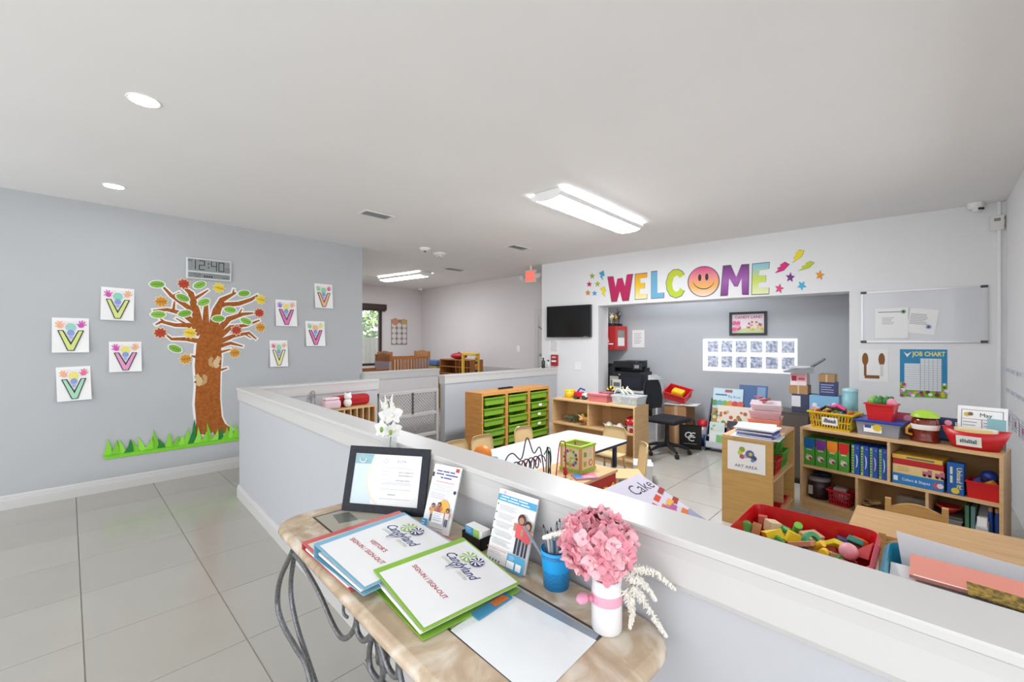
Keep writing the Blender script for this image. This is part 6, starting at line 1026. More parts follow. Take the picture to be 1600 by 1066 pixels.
# ================================================================== console table at the long half wall
TZc = .862
PD = (LOe-LOs).normalized(); PN = Vector((PD.y, -PD.x, 0)); PN = -PN if PN.x > 0 else PN     # PN: from the wall into the lobby
wl0 = LOs-PN*.022+PD*((LOs.y-1.80)/-PD.y); wl0.z = 0; TRZ = math.atan2(PD.y, PD.x)
TIN = (Matrix.Translation(wl0+PN*.004) @ RZ(TRZ)).inverted()
def tl_(px, py, z=TZc): return TIN @ onZ(px, py, z)
TL_ = 1.39; TD = .52
ct = thing('console_table', 'wrought iron console table with rounded beige stone top', 'table', wl0+PN*.004, TRZ)
MARB = M('#c3ad92', .25, 0, 'marble', .5, col2='#ab947a')
def toploop(ins, z): return [(x, y, z) for x, y in rrect(ins, -TD+ins, TL_-ins, -ins, .11-ins, 7)]
Lp = [toploop(.03, TZc-.042), toploop(.008, TZc-.036), toploop(.0, TZc-.022), toploop(.003, TZc-.010), toploop(.012, TZc-.003), toploop(.022, TZc)]; n = len(Lp[0])
MB().add(sum(Lp, []), [(k*n+i, k*n+(i+1) % n, (k+1)*n+(i+1) % n, (k+1)*n+i) for k in range(5) for i in range(n)], MARB, None, True).add(Lp[0]+Lp[-1], [list(range(n))[::-1], list(range(n, 2*n))], MARB).build('stone_top', ct)
i0 = tl_(484, 810); i1 = tl_(945, 992); ix0, ix1 = i0.x, i1.x; iy1 = i1.y; iy0 = -TD-iy1*.9
DK = M('#3c362e', .4); zz = TZc+.0012
MB().ring([(ix0, iy0), (ix1, iy0), (ix1, iy1), (ix0, iy1)], [(ix0+.007, iy0+.007), (ix1-.007, iy0+.007), (ix1-.007, iy1-.007), (ix0+.007, iy1-.007)], -(TZc-.002), -zz, DK, Matrix(((1, 0, 0, 0), (0, 0, 1, 0), (0, -1, 0, 0), (0, 0, 0, 1)))).build('inlay_border', ct)
MB().box(ix0+.007, iy0+.007, TZc-.001, ix1-.007, iy1-.007, TZc+.0006, M('#b3ad9d', .05, 0, None, .6)).build('inlay_glass', ct)
IRON = M('#8a8b8d', .38, .75, 'speck', .5, scale=2, col2='#6f7072')
def onF(px, py, y): nrm = (RZ(TRZ) @ Vector((0, 1, 0))); p = onP(px, py, wl0+PN*(.004-y), nrm); return TIN @ p
def rod(pxs, y, r=.0085, name='iron_scroll', tail=None, mir=True):
    P_ = [onF(x, y_, y) for x, y_ in pxs]+(tail or []); S_ = smooth(P_, 5); MB().tube(S_, r, IRON, 8).build(name, ct)
    if mir: MB().tube([Vector((TL_-p.x, p.y, p.z)) for p in S_], r, IRON, 8).build(name, ct)
fy = -TD+.09; q = onF(488, 1066, fy)
def tail(x, y): return [Vector((x, y, q.z-.10)), Vector((x-.02, y, q.z-.25)), Vector((x-.03, y, .06)), Vector((x-.05, y, .01))]
rod([(458, 860), (438, 905), (434, 945), (443, 978), (462, 1012), (481, 1046)], fy, .011, 'leg', tail(q.x, fy)); rod([(461, 864), (455, 905), (456, 940), (466, 985), (480, 1028)], fy+.03, .010, 'leg', tail(q.x+.01, fy+.03))
rod([(460, 866), (475, 885), (498, 925), (520, 975), (535, 997), (548, 992), (556, 975), (557, 957)], fy); rod([(557, 957), (558, 985), (568, 1001), (580, 992), (584, 980)], fy); rod([(586, 985), (578, 1010), (578, 1040), (588, 1060), (604, 1072)], fy, .0085); rod([(586, 985), (590, 1010), (592, 1035), (600, 1030), (610, 1010)], fy+.02, .008)
rod([(537, 940), (537, 958), (543, 965)], fy+.1, .006)
for s in (0, 1):
    x = .30 if not s else TL_-.30; MB().tube(smooth([(x, -.06, TZc-.042), (x+(-.06 if not s else .06), -.05, .5), (x+(.02 if not s else -.02), -.05, .2), (x, -.05, .0)], 6), .011, IRON, 8).build('leg', ct)
MB().box(.10, -TD+.075, TZc-.055, TL_-.10, -TD+.10, TZc-.0425, IRON).box(.10, -.07, TZc-.055, TL_-.10, -.045, TZc-.0425, IRON).build('top_frame', ct)
for s in (.18, TL_-.18): MB().box(s-.01, -TD+.08, TZc-.055, s+.01, -.05, TZc-.0425, IRON).build('cross_bar', ct)
# papers under the glass
pz = TZc+.0014
def flatq(name, lab, pxs, mat, cat, z=pz, th=.0006):
    P_ = [onZ(x, y, z) for x, y in pxs]; c = sum(P_, Vector())/len(P_); t = thing(name, lab, cat, c); vs = [p-c for p in P_]; n = len(vs)
    a_ = sum(vs[i].x*vs[(i+1) % n].y-vs[(i+1) % n].x*vs[i].y for i in range(n)); vs = vs if a_ > 0 else vs[::-1]
    MB().add(vs+[v-Vector((0, 0, th)) for v in vs], [list(range(n)), list(range(n, 2*n))[::-1]]+[(i, n+i, n+(i+1) % n, (i+1) % n) for i in range(n)], mat).build('sheet', t); return t
GLS = M('#eef2f4', .06, 0, None, .6)
t = flatq('glossy_sheet', 'large white sheet lying under the tabletop glass', [(704, 985), (790, 925), (932, 1001), (868, 1066), (800, 1066)], GLS, 'paper')
t = flatq('grey_strip', 'grey blue strip of paper under the tabletop glass', [(792, 925), (810, 921), (936, 992), (930, 1000)], M('#8c97a3', .15), 'paper')
t = flatq('dark_print', 'small dark printed leaflet under the glass behind the binders', [(520, 805), (545, 800), (560, 812), (530, 818)], M('#6f726a', .2), 'paper')
# ---- ring binders
LOGO_B = M('#2d3a78', .5); LOGO_G = M('#9cc063', .5); RTX = M('#b23a3f', .5); GTX = M('#b9bfa8', .5)
def swirl(f, cx, cz, r, m):
    f.disc(cx, cz, r, m, 24)
    for k in range(8):
        a0 = k*math.pi/4; pts = [(cx, cz)]+[(cx+r*.96*q*math.cos(a0+.55*q), cz+r*.96*q*math.sin(a0+.55*q)) for q in (.35, .7, 1)]+[(cx+r*.96*q*math.cos(a0+.34+.55*q), cz+r*.96*q*math.sin(a0+.34+.55*q)) for q in (1, .7, .35)]; f.poly(pts, PAPER)
def binder(name, lab, A, B, D, zA, zD, m, lines, z0=TZc+.0022, logo=True, paper='#e9e9ea', wfix=None):
    A3, B3, D3 = onZ(*A, zA), onZ(*B, zA), onZ(*D, zD); x = Vector((D3.x-A3.x, D3.y-A3.y, 0)); y = Vector((B3.x-A3.x, B3.y-A3.y, 0)); W_ = wfix or x.length; H_ = y.length
    x.normalize(); y = Vector((-x.y, x.x, 0)) if Vector((-x.y, x.x, 0)).dot(y) > 0 else Vector((x.y, -x.x, 0)); rz = math.atan2(x.y, x.x); h = zA-z0; hd = zD-z0
    t = thing(name, lab, 'binder', (A3.x, A3.y, z0), rz); flip = y.dot(RZ(rz) @ Vector((0, 1, 0))) > 0; S_ = 1 if flip else -1
    q = lambda x0, z0_, x1, z1, th, mm: MB().add([(x0, 0, z0_-th), (x1, 0, z1-th), (x1, S_*H_, z1-th), (x0, S_*H_, z0_-th), (x0, 0, z0_), (x1, 0, z1), (x1, S_*H_, z1), (x0, S_*H_, z0_)], [(3, 2, 1, 0), (4, 5, 6, 7), (0, 1, 5, 4), (1, 2, 6, 5), (2, 3, 7, 6), (3, 0, 4, 7)], mm)
    q(0, h, W_, hd, .003, m).build('front_cover', t); q(0, .003, W_*1.0, .003, .003, m).build('back_cover', t); MB().box(-.003, min(0, S_*H_), 0, 0, max(0, S_*H_), h, m).build('spine', t)
    q(.03, h*.62, W_*.95, max(hd-.006, .006), max(.003, hd*.4), M('#f2f2ef', .7)).build('pages', t)
    for k in (.12, .5, .88): MB().tube([(.012, S_*H_*k, .006), (.006, S_*H_*k, h*.5), (.014, S_*H_*k, h*.85), (.035, S_*H_*k, h*.75), (.04, S_*H_*k, h*.4)], .002, CHROME, 5).build('ring', t)
    sl = math.atan2(h-hd, W_); T = TR(0, 0, h) @ Matrix.Rotation(sl, 4, 'Y') @ Matrix(((1, 0, 0, 0), (0, 0, S_, 0), (0, -1, 0, 0), (0, 0, 0, 1)))
    f = Flat(-.0006); f.rect(W_*.075, H_*.02, W_*.985, H_*.98, M(paper, .12, 0, None, .5)); f.build('cover_sheet', t, T)
    f = Flat(-.0012)
    if logo:
        f.txt('Candyland', W_*.43, H_*.70, H_*.14, LOGO_B, shear=.35, sx=.84, rot=-.06, bold=.0005); f.txt('LEARNING   CENTER', W_*.43, H_*.62, H_*.05, GTX, sx=.95, rot=-.06); swirl(f, W_*.36, H_*.835, H_*.085, LOGO_G); swirl(f, W_*.50, H_*.845, H_*.072, LOGO_B)
        f.poly([(W_*.36, H_*.66), (W_*.40, H_*.54), (W_*.405, H_*.545), (W_*.375, H_*.66)], LOGO_B); f.poly([(W_*.42, H_*.66), (W_*.38, H_*.55), (W_*.385, H_*.545), (W_*.435, H_*.66)], LOGO_B)
    if f.f: f.build('logo_print', t, T)
    for s_, v, sz in lines: f = Flat(-.0012); f.txt(s_, W_*.47, H_*v, H_*sz*.88, RTX, bold=.0003, sx=.95); f.build('title_print', t, T)
    return t
GBN = M('#86b83c', .3); BBN = M('#7fb3cc', .3); RBN = M('#d2605c', .3)
binder('ring_binder', 'red ring binder under the blue one on the console table', (472, 848), (607, 792), (548, 916), TZc+.026, TZc+.018, RBN, [], logo=False, paper='#dcd6d2')
binder('ring_binder', 'blue ring binder reading Visitors Sign-In on the console table', (491, 850), (622, 797), (568, 921), TZc+.072, TZc+.045, BBN, [("VISITOR'S", .42, .075), ('SIGN-IN / SIGN-OUT', .30, .075)], z0=TZc+.027)
gbi = binder('ring_binder', 'green ring binder reading Sign-In Sign-Out in front on the console table', (584, 891), (727, 842), (661, 986), TZc+.055, TZc+.026, GBN, [('SIGN-IN / SIGN-OUT', .33, .075)])
t = flatq('index_tabs', 'colourful sheets sticking out under the green binder', [(735, 958), (790, 925), (801, 933), (748, 968)], M('#3f8fb8', .4), 'paper', TZc+.006, .003); MB().box(.0, -.012, .0004, .05, .012, .0012, M('#d9763a', .5)).build('tab', t)
# ---- framed certificate and flyers that stand on the table
def standing(BL, BR, TL, z=TZc+.002):
    a_, b_ = onZ(*BL, z), onZ(*BR, z); u = b_-a_; d = ray(*TL); s = (a_-CAMP).dot(u)/d.dot(u); p = CAMP+d*s; v = p-a_; W_, H_ = u.length, v.length; u.normalize(); v.normalize(); nn = u.cross(v).normalized()   # nn faces the viewer
    if nn.dot(CAMP-a_) < 0: nn = -nn
    return a_, W_, H_, Matrix((u, -nn, v)).transposed().to_4x4()
a_, W_, H_, R_ = standing((534, 797), (662, 808), (549, 696))
H_ = min(H_, .33)
t = thing('certificate_frame', 'dark framed certificate with blue side panel leaning on the half wall', 'picture frame', a_, rot=R_); FRM = M('#12141d', .3, 0, 'speck', .3, scale=1, col2='#1b1f2a')
MB().ring([(0, 0), (W_, 0), (W_, H_), (0, H_)], [(.03, .03), (W_-.03, .03), (W_-.03, H_-.03), (.03, H_-.03)], .012, -.004, FRM).build('frame', t); MB().box(.002, .001, .002, W_-.002, .012, H_-.002, PAPER).build('backing', t)
w2, h2 = W_-.064, H_-.064; f = Flat(-.0002); f.rect(.028, .028, W_-.028, H_-.028, M('#f0efee', .25)); x0, z0 = .032, .032
f.rect(x0, z0, x0+w2*.30, z0+h2, M('#cfe0ea', .25)); f.poly([(x0, z0+h2), (x0, z0+h2*.80), (x0+w2*.24, z0+h2*.80), (x0+w2*.28, z0+h2)], M('#86b4bb', .25))
arc = [(x0+w2*(.62-.42*math.cos(a)), z0+h2*(.5+.60*math.sin(a))) for a in [-.98+1.96*i/14 for i in range(15)]]; arc = [(x, min(max(z, z0), z0+h2)) for x, z in arc]
f.poly(arc+[(x0+w2*.8, z0+h2), (x0+w2*.8, z0)], M('#f4d9bd', .25)); f.poly([(x+w2*.025, z) for x, z in arc]+[(x0+w2, z0+h2), (x0+w2, z0)], M('#f1f0ef', .25))
f.poly(circ(x0+w2*.47, z0+h2*.88, h2*.055, 6), M('#bfc3c6', .4)); f.disc(x0+w2*.47, z0+h2*.88, h2*.035, M('#efeeed', .3)); f.txt('ECPA', x0+w2*.71, z0+h2*.88, h2*.075, M('#7c848c', .4), space=1.2)
tx = M('#8a9097', .5)
f.txt('Early Childhood', x0+w2*.90, z0+h2*.66, h2*.05, tx, align='RIGHT'); f.txt('Accreditation to', x0+w2*.90, z0+h2*.60, h2*.05, tx, align='RIGHT'); f.txt('Learning Center', x0+w2*.86, z0+h2*.50, h2*.05, tx, align='RIGHT')
for z in (.655, .595, .495): f.rect(x0+w2*.42, z0+h2*z, x0+w2*.55, z0+h2*(z+.02), M('#d9dbdd', .5))
for z in (.74, .44, .41, .31, .12): f.rect(x0+w2*.42, z0+h2*z, x0+w2*.88, z0+h2*(z+.008), M('#c6c9cc', .5))
f.tube([(x0+w2*(.55+.02*i), f.y-.0005, z0+h2*(.20+.02*(i % 2))) for i in range(7)], .0008, M('#777b80', .5), 4)
for k in range(9): a = math.pi*(1.0+k/8); f.disc(x0+w2*.12+h2*.075*math.cos(a), z0+h2*.90+h2*.07*math.sin(a), h2*.012, PAPER, 8)
f.build('certificate', t); MB().box(.03, -.0036, .03, W_-.03, -.0032, H_-.03, M('#f0f4f6', .02, 0, None, .4, .04)).build('glass', t)
def person_fig(f, x, z, s, top, leg, hair):
    f.rect(x-s*.10, z, x-s*.02, z+s*.42, leg); f.rect(x+s*.02, z, x+s*.10, z+s*.42, leg); f.poly([(x-s*.14, z+s*.40), (x+s*.14, z+s*.40), (x+s*.15, z+s*.75), (x-s*.15, z+s*.75)], top); f.rect(x-s*.24, z+s*.55, x-s*.14, z+s*.75, M('#b5826a', .6)); f.rect(x+s*.14, z+s*.55, x+s*.24, z+s*.75, M('#b5826a', .6)); f.disc(x, z+s*.88, s*.14, hair, 12); f.disc(x, z+s*.85, s*.09, M('#b5826a', .6), 10)
def flyer(lab, BL, BR, TL, draw):
    a_, W_, H_, R_ = standing(BL, BR, TL); a_ = a_+PN*.026; W_ *= .96; H_ *= .96
    t = thing('flyer_stand', lab, 'flyer', a_, rot=R_); MB().box(0, .002, 0, W_, .0045, H_, M('#f0f3f4', .06, 0, None, .6, .5)).build('acrylic_back', t); MB().box(0, .0045, 0, W_, .03, .003, M('#eef2f3', .06, 0, None, .6, .6)).build('acrylic_foot', t); MB().box(.001, -.001, .001, W_-.001, .0015, H_-.001, PAPER).build('sheet', t); f = Flat(-.0012); draw(f, W_, H_); f.build('print', t)
def fly1(f, w_, h):
    nv = M('#5a5f96', .5)
    [f.rect(w_*a0, h*z, w_*a1, h*(z+.022), nv) for a0, a1, z in ((.14, .34, .89), (.37, .60, .89), (.63, .80, .89), (.14, .42, .845), (.48, .92, .845), (.32, .42, .795), (.45, .72, .795))]; f.rect(w_*.2, h*.735, w_*.85, h*.745, M('#d98a8a', .6)); f.rect(w_*.82, h*.92, w_*.94, h*.975, M('#c0392f', .5)); f.rect(w_*.02, h*.80, w_*.08, h*.87, M('#2b3350', .5)); f.disc(w_*.93, h*.62, w_*.05, M('#2b3350', .5))
    f.lines(w_*.12, w_*.9, h*.70, h*.60, 3, M('#c9cbd2', .6), .25); f.lines(w_*.1, w_*.75, h*.57, h*.48, 3, M('#b9bcc8', .6), .25)
    f.disc(w_*.66, h*.38, w_*.2, M('#e8b04a', .5), 16); person_fig(f, w_*.30, h*.15, h*.26, M('#d9a05a', .6), M('#3a3a52', .6), M('#3b2a20', .6)); person_fig(f, w_*.52, h*.20, h*.24, M('#b8574a', .6), M('#2b2b3a', .6), M('#2a1c16', .6)); person_fig(f, w_*.86, h*.12, h*.26, M('#e6d5d0', .6), M('#2b3a6a', .6), M('#3a2418', .6)); f.rect(w_*.36, h*.14, w_*.76, h*.30, PAPER); f.lines(w_*.4, w_*.74, h*.29, h*.17, 4, M('#9fb0cc', .6))
    f.rect(w_*.02, h*.01, w_*.24, h*.17, M('#3f9fcf', .5)); f.lines(w_*.05, w_*.2, h*.15, h*.05, 3, PAPER); f.lines(w_*.3, w_*.9, h*.09, h*.02, 2, M('#b0b3c0', .6))
def fly2(f, w_, h):
    sk = M('#4aa0cc', .5); f.disc(w_*.16, h*.955, w_*.04, M('#e6b9bd', .6)); f.rect(0, h*.83, w_, h*.925, sk); [f.rect(w_*a0, h*z, w_*a1, h*(z+.018), M('#d6ecf6', .5)) for a0, a1, z in ((.08, .30, .89), (.33, .52, .89), (.55, .78, .89), (.06, .24, .852), (.27, .58, .852), (.61, .84, .852))]
    for k in range(5): z = h*(.78-.115*k); f.disc(w_*.05, z, w_*.018, M('#5a5f70', .6), 8); f.lines(w_*.1, w_*.58, z+h*.01, z-h*.075, 4, M('#aeb2ba', .6), .3)
    person_fig(f, w_*.75, h*.22, h*.52, M('#d9585c', .55), M('#2c2c44', .6), M('#4a2318', .6)); person_fig(f, w_*.93, h*.22, h*.46, M('#c94a52', .55), M('#26263c', .6), M('#2a1812', .6))
    f.rect(w_*.03, h*.185, w_*.55, h*.195, M('#d99a9a', .6)); f.lines(w_*.1, w_*.5, h*.17, h*.12, 2, M('#b8bbc4', .6)); f.rect(w_*.58, 0, w_, h*.205, sk); f.lines(w_*.62, w_*.78, h*.19, h*.13, 4, M('#cfe6f2', .6)); f.rect(w_*.60, h*.03, w_*.78, h*.12, PAPER); f.rect(w_*.82, h*.03, w_*.95, h*.12, PAPER)
    for k in range(5): f.disc(w_*(.1+.08*k), h*.05, w_*.022, M('#5a6aa0', .6), 8)
flyer('tall narrow flyer with illustrated family beside the certificate', (667, 823), (712, 836), (690, 718), fly1); flyer('blue headed flyer with girl in red shirt beside the pen cup', (769, 868), (832, 897), (792, 755), fly2)
# business card holder
p = onZ(747, 850, TZc); t = thing('card_holder', 'black card holder with blue and green cards on the console table', 'card holder', (p.x, p.y, TZc+.0005), TRZ); MB().box(-.05, -.03, 0, .05, .025, .004, BLACK).box(-.05, -.03, .004, .05, -.026, .035, BLACK).box(-.05, -.03, .004, -.046, .025, .04, BLACK).box(.046, -.03, .004, .05, .025, .04, BLACK).box(-.05, .021, .004, .05, .025, .055, BLACK).build('tray', t)
MB().box(-.044, -.02, .005, .044, .018, .058, PAPER).build('card_stack', t); f = Flat(-.0205); f.rect(-.044, .03, 0, .058, M('#4a9fd0', .4)); f.rect(0, .03, .03, .058, M('#a9cf6a', .4)); f.lines(-.04, -.005, .055, .035, 3, M('#bfe0f2', .5)); f.build('card_print', t)
# pen cup
p = onZ(869, 915, TZc); t = cup('pen_cup', 'bright blue mesh pen cup with pens on the console table', 'cup', (p.x, p.y, TZc+.0005), .042, .105, M('#1f8fd0', .4, 0, 'weave', .5, col2='#1a7fbe'), M('#2a9fe0', .35)); MB().lathe([(.0392, .050), (.0405, .068), (.0418, .085)], M('#1fa3e6', .35), 20).build('smooth_band', t)
for i in range(9): a = random.uniform(0, 6.28); o_ = Vector((.012*math.cos(a), .012*math.sin(a), .006)); e = Vector((.036*math.cos(a), .036*math.sin(a), .15+.02*random.random())); pn = MB().cyl(o_, e, .0042, None, M(['#7a7c80', '#b9bbbe', '#4a4b4f', '#8d9094'][i % 4], .35), 8).build('pen', t); MB().cyl(e, e+(e-o_)*.06, .003, .0012, BLACK, 6).build('pen_tip', pn)
o_ = Vector((.01, 0, .006)); e = -RT*.09+Vector((0, 0, .165)); MB().cyl(o_, e, .0045, None, M('#8f9296', .3), 8).build('pen', t)
# vase of pink hydrangea with pampas
p = onZ(948, 983, TZc); vz = thing('flower_vase', 'white vase of pink hydrangea and cream plumes on the console table', 'vase', (p.x, p.y, TZc+.0005)); VH = .125
MB().lathe([(.0001, 0), (.032, 0), (.036, .006), (.036, .095), (.034, .11), (.036, VH), (.032, VH), (.030, .1), (.0001, .1)], M('#f0eff0', .3), 24).build('vase_body', vz); MB().lathe([(.0365, .068), (.0375, .080), (.0365, .092)], M('#e9a9bd', .45), 24).build('ribbon', vz)
bw2 = -RT*.04+Vector((0, 0, .08))-FW*.012; b = MB()
for s in (-1, 1): b.sph(bw2+RT*(s*.02), (.018, .014, .012), M('#e79db8', .5), 10)
b.sph(bw2, .008, M('#d97f9f', .5), 8).build('bow', vz)
fl0 = bpy.data.meshes.new('x'); b = MB(); PK = [M(c, .55, 0, None, .3) for c in ('#eeb0bb', '#e89aa9', '#f3c4cb')]
protos = []
for m in PK:
    b = MB()
    for k in range(4):
        a = k*math.pi/2; vs = []; 
        for i in range(5):
            v = i/4; w_ = .013*math.sin(math.pi*(.18+.74*v)); 
            for j in range(3): u_ = j-1; r_ = .003+.021*v; vs.append((r_*math.cos(a)-u_*w_*math.sin(a), r_*math.sin(a)+u_*w_*math.cos(a), .009*v*v+.003*abs(u_)))
        b.add(vs, [(i*3+j, i*3+j+1, (i+1)*3+j+1, (i+1)*3+j) for i in range(4) for j in range(2)], m, None, True)
    b.sph((0, 0, .002), .003, M('#d98a96', .5), 6, k=4); o = b.build('p'); protos.append(o.data); bpy.data.objects.remove(o)
bpy.data.meshes.remove(fl0)
hc = Vector((0, 0, 0))+(-RT*.022)+Vector((0, 0, .205)); MB().sph(hc, (.056, .056, .05), M('#d98e9b', .7), 14).build('bloom_core', vz)
for i in range(150):
    z = 1-2*(i+.5)/150; r_ = math.sqrt(1-z*z); a = i*2.39996; d = Vector((r_*math.cos(a), r_*math.sin(a), z))
    if z < -.75: continue
    o = bpy.data.objects.new('floret', protos[i % 3]); C.objects.link(o); o.parent = vz; o.location = hc+Vector((d.x*.068, d.y*.068, d.z*.060))*(1+.2*random.random()); qd = d+Vector((random.gauss(0, .38), random.gauss(0, .38), random.gauss(0, .38))); o.rotation_euler = qd.to_track_quat('Z', 'Y').to_euler(); o.scale = (.82, .82, .95)
MB().tube([hc, Vector((0, 0, .11)), Vector((0, 0, .03))], .004, M('#6a7a4a', .7), 6).build('stem', vz)
CRM = M('#f2ede4', .85)
for pts in ([(0, 0, .12), (.05, 0, .155), (.105, 0, .150), (.155, 0, .110)], [(0, 0, .115), (.045, 0, .12), (.08, 0, .085), (.115, 0, .03), (.135, 0, .0)], [(0, 0, .115), (.04, 0, .10), (.055, 0, .06), (.05, 0, .02)], [(0, 0, .12), (.05, 0, .14), (.085, 0, .12), (.11, 0, .085)], [(0, 0, .15), (-.06, 0, .225), (-.11, 0, .232), (-.15, 0, .222)]):
    S_ = smooth([RT*x+FW*(-.02*(x > .02))+Vector((0, 0, z)) for x, y, z in pts], 7); b = MB().tube(S_, .0015, M('#b9a88a', .8), 5)
    for k, c in enumerate(S_):
        if k < len(S_)*.3: continue
        for _ in range(15): d = Vector((random.gauss(0, 1), random.gauss(0, 1), random.gauss(0, 1))).normalized(); e = c+d*(.017*(1.2-k/len(S_)))+Vector((0, 0, -.005)); b.cyl(c, e, .003, .001, CRM, 4, False)
    b.build('pampas_plume', vz)
# orchid behind the certificate
p = onZ(612, 752, TZc); p = TIN @ p; p.y = -.075; pw = TIN.inverted() @ Vector((onF(608, 690, -.055).x, -.055, TZc)); orc = thing('orchid_vase', 'white orchid in a clear vase behind the certificate', 'vase', (pw.x, pw.y, TZc+.0005)); GL2 = M('#eef4f4', .03, 0, None, .6, .25)
MB().lathe([(.0001, 0), (.03, 0), (.033, .10), (.036, .26), (.033, .26), (.03, .1), (.0001, .006)], GL2, 20).build('glass_vase', orc)
MB().tube(smooth([(0, 0, .01), (.004, 0, .2), tuple(Vector((0, 0, .32))+RT*.01), tuple(Vector((0, 0, .42))-RT*.004)], 6), .003, M('#6a7a3a', .6), 6).build('stem', orc); MB().tube(smooth([(0, 0, .26), tuple(Vector((0, 0, .34))+RT*.03), tuple(Vector((0, 0, .395))+RT*.042)], 6), .006, M('#c9a070', .6), 6).build('support_stick', orc)
WP = M('#e3e2df', .55, 0, None, .3)
def orchid_flower(c, s, tilt):
    c = Vector(c); Q = (-FW+Vector((0, 0, .25))+RT*tilt).to_track_quat('Z', 'Y').to_matrix().to_4x4(); b = MB()
    for k in range(5):
        a = math.pi/2+k*2*math.pi/5; wd = 1.25 if k in (1, 4) else .8; vs = []
        for i in range(6):
            v = i/5; w_ = s*.42*wd*math.sin(math.pi*(.12+.83*v)); r_ = s*.08+s*v
            for j in range(3): u_ = j-1; vs.append((r_*math.cos(a)-u_*w_*math.sin(a), r_*math.sin(a)+u_*w_*math.cos(a), s*.25*v*v-s*.06*abs(u_)))
        b.add(vs, [(i*3+j, i*3+j+1, (i+1)*3+j+1, (i+1)*3+j) for i in range(5) for j in range(2)], WP, TR(*c) @ Q, True)
    b.sph((0, -s*.1, s*.12), (s*.16, s*.2, s*.14), M('#efe6c4', .5), 8, TR(*c) @ Q, 5); b.build('orchid_flower', orc)
def O3(dx, z, dep=0): return RT*dx+Vector((0, 0, z))-FW*dep
orchid_flower(O3(.022, .362, .02), .042, .3); orchid_flower(O3(-.012, .352, .01), .036, -.4); orchid_flower(O3(-.026, .30, .025), .036, -.5); orchid_flower(O3(.028, .295, .025), .034, .5); orchid_flower(O3(-.006, .398, .0), .028, 0)
for dx, z in ((-.014, .425), (.012, .43), (-.03, .405)): c = O3(dx, z); MB().tube([c-Vector((0, 0, .02)), c, c+O3(dx*.4, .022)], [.004, .006, .001], WP, 7).build('bud', orc)
for dx, z in ((-.018, .302), (.022, .29)): MB().sph(O3(dx, z, .055), (.008, .008, .013), M('#7fa648', .5), 8).build('green_bud', orc)
# ================================================================== toys by the short half wall
cz_ = .83; c0x = onY(500, 640, 4.62).x; c1x = onY(580.5, 640, 4.62).x
t = thing('cubby_shelf', 'birch cubby shelf against the short half wall', 'shelf', ((c0x+c1x)/2, 4.52, 0)); hw = (c1x-c0x)/2
MB().box(-hw, 0, cz_-.02, hw, .26, cz_, BIRCHX).build('top_panel', t); MB().box(-hw, .245, 0, hw, .257, cz_-.02, M('#a9804e', .6)).build('back_panel', t); MB().box(-hw, .005, .42, hw, .245, .44, BIRCHX).build('shelf_board', t); MB().box(-hw, .005, .05, hw, .245, .07, BIRCHX).build('bottom_panel', t)
for i in range(9): x = -hw+(2*hw-.014)*i/8; MB().box(x, .002, 0 if i in (0, 8) else .07, x+.014, .245, cz_-.02, BIRCH).build('divider', t)
pw = onY(520, 630, 4.62)
t = thing('red_cushion', 'long red cushion lying on the cubby shelf', 'cushion', (onY(548, 630, 4.66).x, 4.68, cz_+.0005)); MB().rbox(-.22, -.06, 0, .22, .06, .12, M('#b3141f', .7, 0, 'fabric'), .04, None, 3).build('cushion', t); MB().tube([(-.22, 0, .06), (-.1, -.061, .06), (.1, -.061, .06), (.22, 0, .06)], .004, M('#8f0f18', .7), 6).build('piping', t)
t = thing('pink_blanket', 'folded pink blanket on the cubby shelf', 'blanket', (onY(514, 630, 4.62).x, 4.567, cz_+.0005)); MB().rbox(-.10, -.06, 0, .09, .05, .10, M('#e3c3cb', .8, 0, 'fabric'), .03, None, 3).build('fold', t); MB().rbox(-.085, -.055, .098, .075, .04, .125, M('#ecd5da', .8), .012).build('fold', t)
t = thing('white_plush', 'small round white plush toy in front of the red cushion', 'plush toy', (onY(543, 630, 4.58).x, 4.575, cz_+.0005)); WPl = M('#f1efec', .8, 0, 'fabric'); MB().sph((0, 0, .05), (.045, .035, .05), WPl, 12).build('body', t); MB().sph((0, -.005, .115), (.042, .036, .036), WPl, 12).build('head', t)
for s in (-1, 1): MB().sph((s*.028, 0, .148), (.012, .01, .014), WPl, 8).build('ear', t)
t = thing('coat_hook', 'grey wire hook hanging over the short half wall', 'hook', (onY(489, 620, 4.79).x, 4.80, HP-.20)); MB().tube(smooth([(-.02, -.008, -.06), (-.02, -.008, .08), (-.012, -.008, .12), (.012, -.008, .12), (.02, -.008, .08), (.02, -.008, -.06)], 5), .005, GREYP, 6).build('wire', t); MB().box(-.03, -.006, .05, .03, -.002, .075, GREYP).build('clip', t)
st(MB().tube([(onY(440, 616, 4.81).x, 4.813, 1.0), (onY(487, 618, 4.81).x, 4.813, .985), (SE-.03, 4.813, 1.0)], .004, GREYP, 6).build('trim_3'))
# bottles on the far half wall
for px, h, c, c2_, lab in ((849, .17, '#3d3f44', '#1b1c1f', 'dark spray bottle on the far half wall'), (857, .13, '#e6e6e4', '#1b1c1f', 'white pump bottle on the far half wall')):
    x = onY(px, 570, 4.80).x; t = thing('pump_bottle', lab, 'bottle', (min(x, P2e-.07), 4.80, HP+.0005)); MB().lathe([(.0001, 0), (.032, 0), (.032, h*.7), (.012, h*.82), (.0001, h*.82)], M(c, .35), 16).build('body', t); MB().cyl((0, 0, h*.8), (0, 0, h), .01, None, M(c2_, .4), 10).box(-.03, -.008, h-.01, .012, .008, h+.006, M(c2_, .4)).build('pump', t)
